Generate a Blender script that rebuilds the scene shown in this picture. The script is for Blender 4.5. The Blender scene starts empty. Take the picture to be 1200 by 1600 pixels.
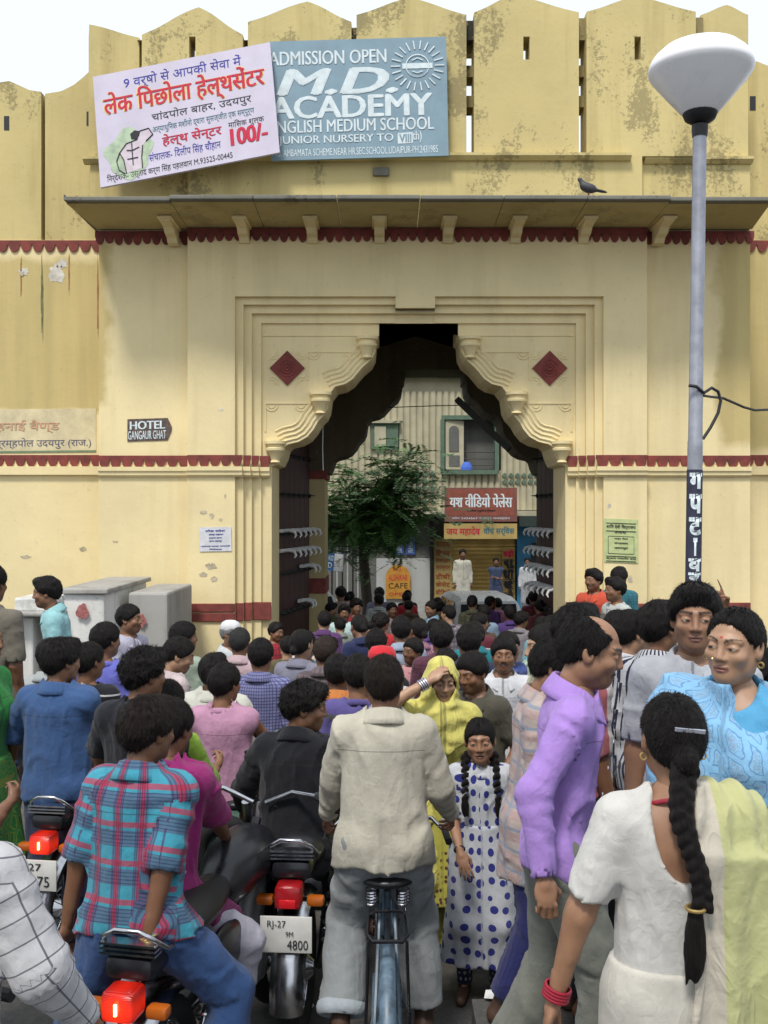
import bpy, bmesh, math, random
import numpy as np
from mathutils import Vector, Matrix, Euler
from mathutils.geometry import tessellate_polygon

# ------------------------------------------------------------------ camera, sky, sun, exposure
S = bpy.context.scene
COL = S.collection
F_PX = 1560.0            # focal length in pixels of the 1200 x 1600 photograph
CAM_H = 2.1
cam_d = bpy.data.cameras.new('camera'); cam = bpy.data.objects.new('camera', cam_d); COL.objects.link(cam)
cam.location = (0, 0, CAM_H); cam.rotation_euler = (math.radians(90), 0, 0)
cam_d.sensor_fit = 'VERTICAL'; cam_d.sensor_height = 36; cam_d.lens = 36 * F_PX / 1600
cam_d.clip_start = 0.05; cam_d.clip_end = 3000
S.camera = cam
S.render.resolution_x, S.render.resolution_y = 768, 1024
S.render.engine = 'CYCLES'
S.cycles.use_denoising = True
S.cycles.max_bounces = 6
S.cycles.caustics_reflective = S.cycles.caustics_refractive = False
S.view_settings.view_transform = 'Standard'; S.view_settings.look = 'None'
S.view_settings.gamma = 1; S.view_settings.exposure = 1.1
SUN_EL, SUN_AZ = math.radians(58), math.radians(-160)   # high, behind the camera's left shoulder
world = bpy.data.worlds.new('World'); S.world = world; world.use_nodes = True
wn, wl = world.node_tree.nodes, world.node_tree.links
bgn = wn['Background']; bgn.inputs['Strength'].default_value = 0.085
sky = wn.new('ShaderNodeTexSky'); sky.sky_type = 'NISHITA'; sky.sun_disc = False
sky.sun_elevation = SUN_EL; sky.sun_rotation = SUN_AZ; sky.dust_density = 3.0; sky.air_density = 1.2
# thin broken overcast: noise clouds over the blue
tc = wn.new('ShaderNodeTexCoord'); mp = wn.new('ShaderNodeMapping'); mp.inputs['Scale'].default_value = (1.6, 1.6, 4.0)
mp.inputs['Location'].default_value = (0.35, 0.1, 0.2)
nz = wn.new('ShaderNodeTexNoise'); nz.inputs['Scale'].default_value = 1.7; nz.inputs['Detail'].default_value = 6
rp = wn.new('ShaderNodeValToRGB'); rp.color_ramp.elements[0].position = 0.10; rp.color_ramp.elements[1].position = 0.36
mx = wn.new('ShaderNodeMix'); mx.data_type = 'RGBA'; mx.inputs['B'].default_value = (5.3, 5.8, 6.4, 1)
wl.new(tc.outputs['Generated'], mp.inputs['Vector']); wl.new(mp.outputs[0], nz.inputs['Vector'])
wl.new(nz.outputs['Fac'], rp.inputs['Fac']); wl.new(rp.outputs['Color'], mx.inputs['Factor'])
wl.new(sky.outputs[0], mx.inputs['A']); wl.new(mx.outputs['Result'], bgn.inputs['Color'])
sun_d = bpy.data.lights.new('sun', 'SUN'); sun_d.energy = 1.5; sun_d.angle = math.radians(11); sun_d.color = (1, 0.96, 0.9)
sun = bpy.data.objects.new('sun', sun_d); COL.objects.link(sun)
_sv = Vector((math.sin(-SUN_AZ) * -1 * math.cos(SUN_EL), math.cos(SUN_AZ) * math.cos(SUN_EL), math.sin(SUN_EL)))
sun.rotation_euler = _sv.to_track_quat('Z', 'Y').to_euler()

def W(px, py, d):
    """world point seen at photo pixel (px, py) and standing d metres away"""
    return Vector(((px - 600) * d / F_PX, d, CAM_H + (800 - py) * d / F_PX))
def gz(y):
    """height of the street: level here, falling towards the gate"""
    xs = [-20, 4.6, 6, 8, 10, 13, 20, 30, 400]; zs = [-.36, -.36, -0.42, -0.52, -0.66, -0.88, -1.02, -1.08, -1.1]
    return float(np.interp(y, xs, zs))

# ------------------------------------------------------------------ objects
def link(o): COL.objects.link(o); return o
def props(o, label=None, cat=None, group=None, kind=None):
    for k, v in (('label', label), ('category', cat), ('group', group), ('kind', kind)):
        if v: o[k] = v
    return o
def empty(name, loc=(0, 0, 0), rz=0, **kw):
    o = link(bpy.data.objects.new(name, None)); o.location = loc; o.rotation_euler = (0, 0, rz); o.empty_display_size = .1
    return props(o, **kw)
def mesh_from(name, v, f, smooth=False):
    m = bpy.data.meshes.new(name); m.from_pydata([tuple(x) for x in v], [], [tuple(x) for x in f])
    if smooth: m.polygons.foreach_set('use_smooth', np.ones(len(m.polygons), bool))
    m.update(); return m
def put(name, data, mats=None, parent=None, **kw):
    o = link(bpy.data.objects.new(name, data))
    if mats is not None:
        for m in (mats if isinstance(mats, (list, tuple)) else [mats]):
            data.materials.append(m)
    o.parent = parent
    return props(o, **kw)

class MB:
    """collects simple solids; build() makes ONE mesh object"""
    def __init__(s): s.v = []; s.f = []; s.mi = []; s.cur = 0
    def add(s, v, f):
        n = len(s.v); s.v += [tuple(p) for p in v]; s.f += [tuple(i + n for i in q) for q in f]; s.mi += [s.cur] * len(f); return s
    def box(s, x0, x1, y0, y1, z0, z1, M=None):
        v = [Vector((x, y, z)) for x in (x0, x1) for y in (y0, y1) for z in (z0, z1)]
        if M is not None: v = [M @ p for p in v]
        return s.add(v, [(0, 1, 3, 2), (4, 6, 7, 5), (0, 4, 5, 1), (2, 3, 7, 6), (0, 2, 6, 4), (1, 5, 7, 3)])
    def prism(s, poly, y0, y1, M=None, axis='y'):
        """poly = [(a, b)...] counter-clockwise, extruded along axis"""
        n = len(poly)
        if axis == 'y': mk = lambda a, b, y: Vector((a, y, b))
        elif axis == 'x': mk = lambda a, b, y: Vector((y, a, b))
        else: mk = lambda a, b, y: Vector((a, b, y))
        v = [mk(a, b, y0) for a, b in poly] + [mk(a, b, y1) for a, b in poly]
        if M is not None: v = [M @ p for p in v]
        if n > 6:
            tri = tessellate_polygon([[Vector((a, b, 0)) for a, b in poly]]); caps = [tuple(t) for t in tri] + [tuple(n + i for i in t[::-1]) for t in tri]
        else: caps = [tuple(range(n)), tuple(range(2 * n - 1, n - 1, -1))]
        return s.add(v, caps + [(i, n + i, n + (i + 1) % n, (i + 1) % n) for i in range(n)])
    def tube(s, pts, r, seg=8, caps=True, flat=1.0):
        pts = [Vector(p) for p in pts]; n = len(pts); rr = r if isinstance(r, (list, tuple)) else [r] * n
        v = []; f = []; up = None
        for i, p in enumerate(pts):
            t = (pts[min(i + 1, n - 1)] - pts[max(i - 1, 0)])
            t = t.normalized() if t.length > 1e-9 else Vector((0, 0, 1))
            if up is None: up = t.orthogonal().normalized()
            a = (up - t * up.dot(t)); a = a.normalized() if a.length > 1e-6 else t.orthogonal().normalized(); up = a; b = t.cross(a)
            for k in range(seg):
                w = 2 * math.pi * k / seg
                v.append(p + (a * math.cos(w) + b * math.sin(w) * flat) * rr[i])
        for i in range(n - 1):
            for k in range(seg):
                k2 = (k + 1) % seg; f.append((i * seg + k, i * seg + k2, (i + 1) * seg + k2, (i + 1) * seg + k))
        if caps: f += [tuple(range(seg - 1, -1, -1)), tuple((n - 1) * seg + k for k in range(seg))]
        return s.add(v, f)
    def lathe(s, prof, seg=16, M=None, a0=0, a1=2 * math.pi):
        """prof = [(r, z)...]; revolved about z"""
        full = abs(a1 - a0 - 2 * math.pi) < 1e-6; m = seg if full else seg + 1
        v = []; f = []
        for r, z in prof:
            for k in range(m):
                w = a0 + (a1 - a0) * k / seg; p = Vector((r * math.cos(w), r * math.sin(w), z)); v.append(M @ p if M is not None else p)
        for i in range(len(prof) - 1):
            for k in range(seg):
                k2 = (k + 1) % m; f.append((i * m + k, i * m + k2, (i + 1) * m + k2, (i + 1) * m + k))
        return s.add(v, f)
    def torus(s, c, axis, R, r, seg=28, sub=8, flat=1.0):
        ax = Vector(axis).normalized(); u = ax.orthogonal().normalized(); w = ax.cross(u); c = Vector(c); v = []; f = []
        for i in range(seg):
            a = 2 * math.pi * i / seg; d = u * math.cos(a) + w * math.sin(a)
            for k in range(sub):
                b = 2 * math.pi * k / sub; v.append(c + d * (R + r * math.cos(b)) + ax * r * flat * math.sin(b))
        for i in range(seg):
            for k in range(sub):
                f.append((i * sub + k, ((i + 1) % seg) * sub + k, ((i + 1) % seg) * sub + (k + 1) % sub, i * sub + (k + 1) % sub))
        return s.add(v, f)
    def loft(s, rings, close=True):
        n = len(rings[0]); v = [p for r in rings for p in r]; f = []
        for i in range(len(rings) - 1):
            for k in range(n if close else n - 1):
                k2 = (k + 1) % n; f.append((i * n + k, i * n + k2, (i + 1) * n + k2, (i + 1) * n + k))
        if close: f += [tuple(range(n - 1, -1, -1)), tuple((len(rings) - 1) * n + k for k in range(n))]
        return s.add(v, f)
    def data(s, name, smooth=None, bevel=0, fix=True):
        m = bpy.data.meshes.new(name); m.from_pydata(s.v, [], s.f)
        if any(s.mi): m.polygons.foreach_set('material_index', s.mi)
        if fix or bevel:
            bm = bmesh.new(); bm.from_mesh(m)
            bmesh.ops.recalc_face_normals(bm, faces=bm.faces)
            if bevel:
                es = [e for e in bm.edges if len(e.link_faces) == 2 and e.calc_face_angle(0) > 0.6]
                bmesh.ops.bevel(bm, geom=es, offset=bevel, segments=2, affect='EDGES', profile=.5)
            bm.to_mesh(m); bm.free()
        if smooth is not None:
            m.polygons.foreach_set('use_smooth', np.ones(len(m.polygons), bool))
            m.set_sharp_from_angle(angle=math.radians(smooth))
        m.update(); return m
    def build(s, name, mats, parent=None, smooth=None, bevel=0, **kw):
        return put(name, s.data(name, smooth, bevel), mats, parent, **kw)

# ------------------------------------------------------------------ materials
class NT:
    """tiny node-graph helper"""
    def __init__(s, name):
        s.m = bpy.data.materials.new(name); s.m.use_nodes = True; s.n = s.m.node_tree.nodes; s.l = s.m.node_tree.links
        s.p = s.n['Principled BSDF']
    def __call__(s, kind, **kw):
        nd = s.n.new('ShaderNode' + kind)
        for k, v in kw.items():
            if k == 'ins':
                for kk, vv in v.items(): s.set(nd.inputs[kk], vv)
            else: setattr(nd, k, v)
        return nd
    def set(s, sock, v):
        if isinstance(v, bpy.types.NodeSocket): s.l.new(v, sock)
        else:
            if sock.type == 'RGBA' and len(v) == 3: v = (*v, 1)
            sock.default_value = v
    def math(s, op, a, b=0.0, c=0.0):
        nd = s.n.new('ShaderNodeMath'); nd.operation = op
        for i, v in enumerate((a, b, c)): s.set(nd.inputs[i], v)
        return nd.outputs[0]
    def mix(s, f, a, b, blend='MIX'):
        nd = s.n.new('ShaderNodeMix'); nd.data_type = 'RGBA'; nd.blend_type = blend
        s.set(nd.inputs[0], f); s.set(nd.inputs[6], a); s.set(nd.inputs[7], b); return nd.outputs[2]
    def noise(s, vec=None, scale=5, detail=4, rough=.55, dist=0):
        nd = s('TexNoise'); nd.inputs['Scale'].default_value = scale; nd.inputs['Detail'].default_value = detail
        nd.inputs['Roughness'].default_value = rough; nd.inputs['Distortion'].default_value = dist
        if vec is not None: s.l.new(vec, nd.inputs['Vector'])
        return nd.outputs['Fac']
    def ramp(s, f, a, b, ca=(0, 0, 0), cb=(1, 1, 1)):
        nd = s('ValToRGB'); e = nd.color_ramp.elements; e[0].position = a; e[1].position = b
        e[0].color = (*ca, 1); e[1].color = (*cb, 1); s.l.new(f, nd.inputs[0]); return nd.outputs[0]
    def obj(s): return s('TexCoord').outputs['Object']
    def geo(s): return s('NewGeometry').outputs['Position']
    def map(s, vec, scale=(1, 1, 1), loc=(0, 0, 0), rot=(0, 0, 0)):
        nd = s('Mapping'); nd.inputs['Scale'].default_value = scale; nd.inputs['Location'].default_value = loc
        nd.inputs['Rotation'].default_value = rot; s.l.new(vec, nd.inputs[0]); return nd.outputs[0]
    def bump(s, h, strength=.3, dist=.01):
        nd = s('Bump'); nd.inputs['Strength'].default_value = strength; nd.inputs['Distance'].default_value = dist
        s.l.new(h, nd.inputs['Height']); s.l.new(nd.outputs[0], s.p.inputs['Normal'])
    def out(s, col=None, rough=None, spec=None, metal=None):
        if col is not None: s.set(s.p.inputs['Base Color'], col)
        if rough is not None: s.set(s.p.inputs['Roughness'], rough)
        if spec is not None: s.set(s.p.inputs['Specular IOR Level'], spec)
        if metal is not None: s.set(s.p.inputs['Metallic'], metal)
        return s.m

_pm = {}
def plain(name, col, rough=.6, metal=0, spec=.5, vary=.25, scale=9, bump=0.0, emit=0, emit_col=None):
    """a plain paint, metal or plastic with grime"""
    if name in _pm: return _pm[name]
    t = NT(name); o = t.geo()
    n = t.noise(o, scale, 6, .6)
    c = t.mix(t.ramp(n, .3, .72), tuple(x * (1 - vary) for x in col), tuple(min(1, x * (1 + vary * .6)) for x in col))
    t.out(c, t.math('MULTIPLY_ADD', n, .3, rough - .15), spec, metal)
    if bump: t.bump(t.noise(o, scale * 6, 4), bump, .005)
    if emit:
        t.set(t.p.inputs['Emission Color'], emit_col or col); t.p.inputs['Emission Strength'].default_value = emit
    _pm[name] = t.m; return t.m
# ------------------------------------------------------------------ implicit surfaces for figures
def A(*x): return np.array(x, np.float32)
def smin(a, b, k): h = np.clip(.5 + .5 * (b - a) / k, 0, 1); return b + (a - b) * h - k * h * (1 - h)
def smax(a, b, k): return -smin(-a, -b, k)
def rcone(P, a, b, ra, rb, sy=None):
    a = np.asarray(a, np.float32); b = np.asarray(b, np.float32); ab = b - a
    t = np.clip(((P - a) @ ab) / max(float(ab @ ab), 1e-9), 0, 1)
    return np.linalg.norm(P - a - t[:, None] * ab, axis=1) - (ra + (rb - ra) * t)
def ell(P, c, r, R=None):
    q = P - np.asarray(c, np.float32)
    if R is not None: q = q @ R
    r = np.asarray(r, np.float32); k0 = np.linalg.norm(q / r, axis=1); k1 = np.linalg.norm(q / (r * r), axis=1)
    return k0 * (k0 - 1) / np.maximum(k1, 1e-6)
_rng = np.random.default_rng(7)
_H = _rng.random((32, 32, 32)).astype(np.float32)
def vnoise(q):
    """smooth value noise, -1..1"""
    i = np.floor(q).astype(np.int32); f = (q - i).astype(np.float32); f = f * f * (3 - 2 * f); i &= 31; j = (i + 1) & 31
    x0, y0, z0 = i.T; x1, y1, z1 = j.T; fx, fy, fz = f.T
    c = lambda a, b, d: _H[a, b, d]
    l = lambda a, b, t: a + (b - a) * t
    return 2 * l(l(l(c(x0, y0, z0), c(x1, y0, z0), fx), l(c(x0, y1, z0), c(x1, y1, z0), fx), fy),
                 l(l(c(x0, y0, z1), c(x1, y0, z1), fx), l(c(x0, y1, z1), c(x1, y1, z1), fx), fy), fz) - 1
def polygonise(f, lo, hi, h, band=1.6):
    """surface nets of f < 0, evaluated only near the surface"""
    lo = np.asarray(lo, np.float32); hi = np.asarray(hi, np.float32); K = 4
    n = np.maximum(np.ceil((hi - lo) / (h * K)).astype(int), 2)
    gx = [lo[i] + (np.arange(n[i]) + .5) * h * K - h * .5 for i in range(3)]
    C = np.stack(np.meshgrid(*gx, indexing='ij'), -1).reshape(-1, 3).astype(np.float32)
    dc = f(C).reshape(n)
    D = np.repeat(np.repeat(np.repeat(dc, K, 0), K, 1), K, 2).astype(np.float32)
    N = np.array(D.shape); m = np.abs(D) < h * K * band + .012
    idx = np.argwhere(m); P = (lo + idx * h).astype(np.float32)
    D[m] = np.concatenate([f(P[i:i + 200000]) for i in range(0, len(P), 200000)]) if len(P) else 0
    D[0] = D[-1] = 1; D[:, 0] = D[:, -1] = 1; D[:, :, 0] = D[:, :, -1] = 1
    s = D < 0
    c0 = [slice(0, -1)] * 3
    cnt = np.zeros(N - 1, np.int8)
    for dx in (0, 1):
        for dy in (0, 1):
            for dz in (0, 1):
                cnt += s[dx:N[0] - 1 + dx, dy:N[1] - 1 + dy, dz:N[2] - 1 + dz]
    act = (cnt > 0) & (cnt < 8); cells = np.argwhere(act)
    vid = -np.ones(N - 1, np.int32); vid[act] = np.arange(len(cells))
    acc = np.zeros((len(cells), 3), np.float32); num = np.zeros(len(cells), np.float32)
    ci, cj, ck = cells.T
    for ax in range(3):
        o = [(a, b) for a in (0, 1) for b in (0, 1)]
        for a, b in o:
            off = [0, 0, 0]; off[(ax + 1) % 3] = a; off[(ax + 2) % 3] = b; of2 = list(off); of2[ax] = 1
            d0 = D[ci + off[0], cj + off[1], ck + off[2]]; d1 = D[ci + of2[0], cj + of2[1], ck + of2[2]]
            x = (d0 < 0) != (d1 < 0); t = np.where(x, d0 / np.where(x, d0 - d1, 1), 0)
            p = np.tile(np.array(off, np.float32), (len(cells), 1)); p[:, ax] = t
            acc[x] += p[x]; num[x] += 1
    V = lo + (cells + acc / np.maximum(num, 1)[:, None]) * h
    quads = []
    for ax in range(3):
        u, w = (ax + 1) % 3, (ax + 2) % 3
        sl0 = [slice(None)] * 3; sl1 = [slice(None)] * 3; sl0[ax] = slice(0, -1); sl1[ax] = slice(1, None)
        x = s[tuple(sl0)] != s[tuple(sl1)]
        e = np.argwhere(x); e = e[(e[:, u] > 0) & (e[:, w] > 0) & (e[:, u] < N[u] - 1) & (e[:, w] < N[w] - 1)]
        ins = s[tuple(e.T)]
        def cell(du, dw):
            q = e.copy(); q[:, u] += du; q[:, w] += dw; return vid[tuple(q.T)]
        q = np.stack([cell(-1, -1), cell(0, -1), cell(0, 0), cell(-1, 0)], 1)
        q[~ins] = q[~ins][:, ::-1]; quads.append(q)
    Q = np.concatenate(quads); Q = Q[(Q >= 0).all(1)]
    return V.astype(np.float32), Q
def np_mesh(name, V, Q, uv=None, col=None, tris=None):
    m = bpy.data.meshes.new(name); nv, nq = len(V), len(Q); nt = 0 if tris is None else len(tris)
    m.vertices.add(nv); m.vertices.foreach_set('co', np.asarray(V, np.float32).ravel())
    m.loops.add(nq * 4 + nt * 3); m.polygons.add(nq + nt)
    li = Q.ravel() if nt == 0 else np.concatenate([Q.ravel(), np.asarray(tris).ravel()])
    m.loops.foreach_set('vertex_index', li.astype(np.int32))
    st = np.arange(nq) * 4
    if nt: st = np.concatenate([st, nq * 4 + np.arange(nt) * 3])
    m.polygons.foreach_set('loop_start', st.astype(np.int32))
    m.update(calc_edges=True); m.validate()
    m.polygons.foreach_set('use_smooth', np.ones(len(m.polygons), bool))
    if uv is not None:
        a = m.attributes.new('cl', 'FLOAT_VECTOR', 'POINT' if len(uv) == nv else 'CORNER'); a.data.foreach_set('vector', np.asarray(uv, np.float32).ravel())
    if col is not None:
        a = m.attributes.new('feat', 'FLOAT_COLOR', 'POINT'); a.data.foreach_set('color', np.asarray(col, np.float32).ravel())
    m.update(); return m
def rotm(yaw=0, pitch=0, roll=0):
    """degrees; pitch > 0 nods down (figures face -Y), yaw > 0 turns to +X, roll > 0 tilts to +X"""
    return np.array(Matrix.Rotation(math.radians(yaw), 3, 'Z') @ Matrix.Rotation(math.radians(roll), 3, 'Y') @ Matrix.Rotation(math.radians(pitch), 3, 'X'), np.float32)

# ---- heads. head frame: z up, face towards -Y, origin between the ears
def head_sdf(P, k):
    X = P.copy(); X[:, 0] = np.abs(X[:, 0]); j = k.get('jaw', 1.0)
    d = ell(P, (0, .012, .03), (.074, .094, .085))
    d = smin(d, ell(P, (0, -.028, -.035), (.060 * (.5 + .5 * j), .062, .078)), .03)
    d = smin(d, ell(P, (0, -.05, -.087), (.034 * j, .034, .027)), .03)
    d = smin(d, ell(X, (.052, .0, -.055), (.016 * j, .035, .03)), .03)
    d = smin(d, ell(X, (.043, -.062, -.022), (.02, .02, .017)), .025)          # cheek bones
    d = smin(d, rcone(X, (.006, -.083, .030), (.046, -.066, .026), .011, .010), .014)   # brow
    d = smax(d, -ell(X, (.032, -.1, .004), (.0205, .022, .0125)), .012)
    nl = k.get('nose', 1.0)
    d = smin(d, rcone(P, (0, -.086, .022), (0, -.0945 - .007 * nl, -.025), .007, .0112), .012)
    d = smin(d, ell(X, (.0125, -.0905, -.0295), (.008, .011, .008)), .008)
    d = smax(d, -ell(X, (.006, -.096, -.038), (.004, .006, .005)), .004)
    d = smin(d, ell(X, (.032, -.0745, .003), (.0165, .0145, .0135)), .006)      # eye and lids
    d = smax(d, -ell(X, (.032, -.0915, .0025), (.0145, .006, .0052)), .003)
    d = smin(d, ell(P, (0, -.0835, -.0555), (.0235, .0125, .0062)), .005)
    d = smin(d, ell(P, (0, -.081, -.0665), (.019, .0135, .0075)), .005)
    d = smax(d, -ell(P, (0, -.098, -.0605), (.021, .011, .0016 + k.get('open', 0))), .003)
    R = rotm(0, -12, 0)
    e = ell(X, (.077, .012, -.003), (.011, .02, .033), R)
    e = smax(e, -ell(X, (.091, .004, .004), (.011, .012, .02), R), .006)
    d = smin(d, e, .008)
    d = smin(d, rcone(P, (0, .022, -.06), (0, .04, -.19), .052 * k.get('neck', 1), .058 * k.get('neck', 1)), .03)
    return d
def head_paint(V, k):
    x, y, z = np.abs(V[:, 0]), V[:, 1], V[:, 2]; C = np.zeros((len(V), 4), np.float32)
    front = y < -.045
    def lay(mask, rgb, a):
        a = np.where(mask, a, 0).astype(np.float32)
        C[:, :3] = C[:, :3] * (1 - a[:, None]) + np.array(rgb, np.float32) * a[:, None]; C[:, 3] = np.maximum(C[:, 3], a)
    ex, ez = (x - .032) / .0145, (z - .002) / .0036; r = ex * ex + ez * ez
    lay(front & (r < 2.0), (.03, .018, .012), .45)
    lay(front & (r < 1.0), (.30, .25, .21), 1.0)
    g = k.get('gaze', 0)
    sx = np.where(V[:, 0] > 0, 1, -1) * (x - .032) - g
    lay(front & (r < 1.25) & (sx ** 2 + (z - .003) ** 2 < .0070 ** 2), (.012, .008, .006), 1.0)
    bz = .0275 + .005 * np.sin(np.clip((x - .012) / .045, 0, 1) * 2.4) - k.get('frown', 0) * (x < .03) * (.03 - x) * .35
    w = k.get('brow', .0045)
    lay(front & (x > .010) & (x < .055) & (np.abs(z - bz) < w * (1.15 - x / .09)), (.012, .01, .01), .9)
    lip = ((x / .0255) ** 2 + ((z + .061) / .0125) ** 2) < 1
    lay((y < -.07) & lip, k.get('lip', (.20, .075, .06)), .8)
    if k.get('open', 0): lay((y < -.06) & (((x / .017) ** 2 + ((z + .0605) / (.0016 + k['open'])) ** 2) < 1), (.03, .01, .01), 1.0)
    if k.get('mous'):
        lay((y < -.07) & (z < -.041 - .25 * x) & (z > -.0535 - .45 * x) & (x < .03), (.014, .011, .01), .93)
    if k.get('stub'):
        m = np.clip((-.035 - z - (x < .02) * .0) / .02, 0, 1) * (z > -.115) * np.clip((.02 - y) / .03, 0, 1)
        lay(m > 0, (.05, .038, .03), k['stub'] * m)
    if k.get('bindi'): lay((y < -.06) & ((x ** 2 + (z - .037) ** 2) < .0042 ** 2), (.45, .01, .012), 1.0)
    return C
_heads = {}
def head_tpl(key, res, **k):
    if (key, res) in _heads: return _heads[key, res]
    V, Q = polygonise(lambda P: head_sdf(P, k), (-.105, -.14, -.2), (.105, .13, .135), res)
    _heads[key, res] = (V, Q, head_paint(V, k)); return _heads[key, res]

# ---- hair. phi runs round the crown, theta from the crown down
def hair_uv(V):
    q = V - A(0, .035, .05); th = np.arccos(np.clip(q[:, 2] / np.maximum(np.linalg.norm(q, axis=1), 1e-5), -1, 1)); ph = np.arctan2(q[:, 0], q[:, 1])
    return np.stack([ph, th, np.zeros_like(th)], 1)
def hair_sdf(P, k):
    t = k.get('t', .012); X = np.abs(P[:, 0]); y, z = P[:, 1], P[:, 2]
    d = ell(P, (0, .012 + k.get('back', 0), .03 + k.get('up', 0)), (.074 + t, .094 + t, .085 + t * k.get('topk', 1.0)))
    nz = k.get('nape', -.085)
    d = smin(d, ell(P, (0, .05, -.01), (.064 + t * .7, .055 + t, .062 + t * .5)), .03)
    d = d + t * .62 * np.clip((.035 - z) / .08, 0, 1) * np.clip(1.2 - 9 * np.clip(y - .03, 0, 1) * 0, 0, 1)
    if k.get('part'): d = d + .007 * np.exp(-(P[:, 0] / .007) ** 2) * (z > .05) * (y < .05)
    if k.get('quiff'): d = smin(d, ell(P, (0, -.062, .103), (.055, .034, .026)), .03)
    fa, fz = k.get('front', (-.096, .080)); ba, bz = k.get('side', (-.008, -.045))
    n = np.array([-(bz - fz), ba - fa]); n /= np.linalg.norm(n)
    wob = .006 * vnoise(P * 55) + .007 * vnoise(P * A(24, 24, 24) + 7) + .012 * np.clip((.06 - X) / .06, 0, 1) * (z > .03) * k.get('peak', .0)
    g1 = -((y - fa) * n[0] + (z - fz) * n[1]) + wob
    g2 = nz - z + .006 * vnoise(P * 60)
    g2 = np.maximum(g2, (.045 - y) - (z + .045) * 1.5) if k.get('fade', True) else g2
    g = np.maximum(g1, g2)
    if k.get('bald'):
        b = ell(P, (0, -.055, .105), (.06, .1, .06)); g = np.maximum(g, -b + .004 * vnoise(P * 70))
    d = smax(d, g, k.get('taper', .028))
    q = hair_uv(P); amp = k.get('amp', .004)
    wv = k.get('wave', 0)
    c = np.stack([q[:, 0] * k.get('lock', 7) + wv * np.sin(q[:, 1] * 9), q[:, 1] * k.get('len', 2.5), P[:, 2] * 0 + 3.3], 1)
    d = d + amp * (vnoise(c) + .6 * vnoise(c * A(2.6, 1.6, 1)) + .4 * vnoise(c * A(6, 2, 1) + 5)) + k.get('lump', 0) * vnoise(P * 38)
    return d
_hairs = {}
def hair_mesh(key, res, strands=500, **k):
    if (key, res) in _hairs: return _hairs[key, res]
    lo, hi = (-.13, -.15, -.13), (.13, .16, .175)
    f = lambda P: hair_sdf(P, k)
    if k.get('bun'):
        f = lambda P: smin(hair_sdf(P, k), ell(P, (0, .115, -.035), (.032, .03, .034)), .02)
    V, Q = polygonise(f, lo, hi, res)
    uv = hair_uv(V)
    if strands:   # loose strands standing proud of the mass break the outline
        rg = np.random.default_rng(3); fi = rg.integers(0, len(Q), strands)
        c = V[Q[fi]].mean(1); nn = np.cross(V[Q[fi, 1]] - V[Q[fi, 0]], V[Q[fi, 2]] - V[Q[fi, 0]]); nn /= np.maximum(np.linalg.norm(nn, axis=1), 1e-9)[:, None]
        ax = c - A(0, .035, .05); down = -A(0, 0, 1) - (nn @ -A(0, 0, 1))[:, None] * nn + .5 * (ax - (ax * nn).sum(1)[:, None] * nn) / .1
        down += rg.normal(0, k.get('mess', .18), down.shape).astype(np.float32); down /= np.maximum(np.linalg.norm(down, axis=1), 1e-6)[:, None]
        w = np.cross(nn, down) * .0011; L = rg.uniform(.015, .04, strands)[:, None] * k.get('sl', .5)
        base = len(V); vs = []
        for t, lift in ((-.3, -.002), (.3, .002), (1.0, .003 + k.get('lift', .001))):
            p = c + down * L * t + nn * lift; ww = w * (1.0 if t < .5 else .25); vs += [p - ww, p + ww]
        V = np.concatenate([V] + vs); ids = base + np.arange(strands); s = strands
        qs = [np.stack([ids + 2 * s * i, ids + s * (2 * i + 1), ids + s * (2 * i + 3), ids + s * (2 * i + 2)], 1) for i in (0, 1)]
        Q = np.concatenate([Q] + qs); uv = hair_uv(V)
    m = np_mesh('hair', V, Q, uv=uv); _hairs[key, res] = m; return m

# ---- hands. hand frame: wrist at origin, fingers along -Z, palm facing -Y, thumb on +X
def hand_sdf(P, curl, spread=.0, point=False):
    d = ell(P, (0, 0, -.045), (.038, .0145, .046)); d = smin(d, rcone(P, (0, 0, .03), (0, 0, -.02), .023, .021), .015)
    d = smin(d, ell(P, (.02, -.008, -.03), (.016, .013, .026)), .012)
    L = (.040, .044, .041, .032); X = (.0265, .009, -.009, -.0255); r = (.0085, .0088, .0085, .0072)
    for i in range(4):
        c = curl if not (point and i == 0) else 4; c = c + i * 4
        p = np.array([X[i], 0, -.085 + (.006 if i == 3 else 0) + (.003 if i == 0 else 0)]); a = math.radians(c * .6); dx = (X[i] / .03) * (.08 + spread)
        for s, l in enumerate((L[i], L[i] * .62, L[i] * .48)):
            q = p + l * np.array([dx * math.cos(a), -math.sin(a), -math.cos(a)]); d = smin(d, rcone(P, p, q, r[i] * (1 - .09 * s), r[i] * (.93 - .1 * s)), .0035)
            p = q; a += math.radians(c * (.95 if s == 0 else .7))
    b0 = np.array([.022, -.006, -.022]); b1 = np.array([.047, -.02 - curl * .0001, -.05]); b2 = b1 + np.array([.006 - curl * .0003, -.012, -.028])
    d = smin(d, rcone(P, b0, b1, .0125, .0105), .01); d = smin(d, rcone(P, b1, b2, .0102, .008), .004)
    return d
_hands = {}
def hand_tpl(curl, res, spread=0., point=False):
    key = (curl, res, spread, point)
    if key not in _hands: _hands[key] = polygonise(lambda P: hand_sdf(P, curl, spread, point), (-.06, -.11, -.205), (.075, .045, .045), res)
    return _hands[key]
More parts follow.
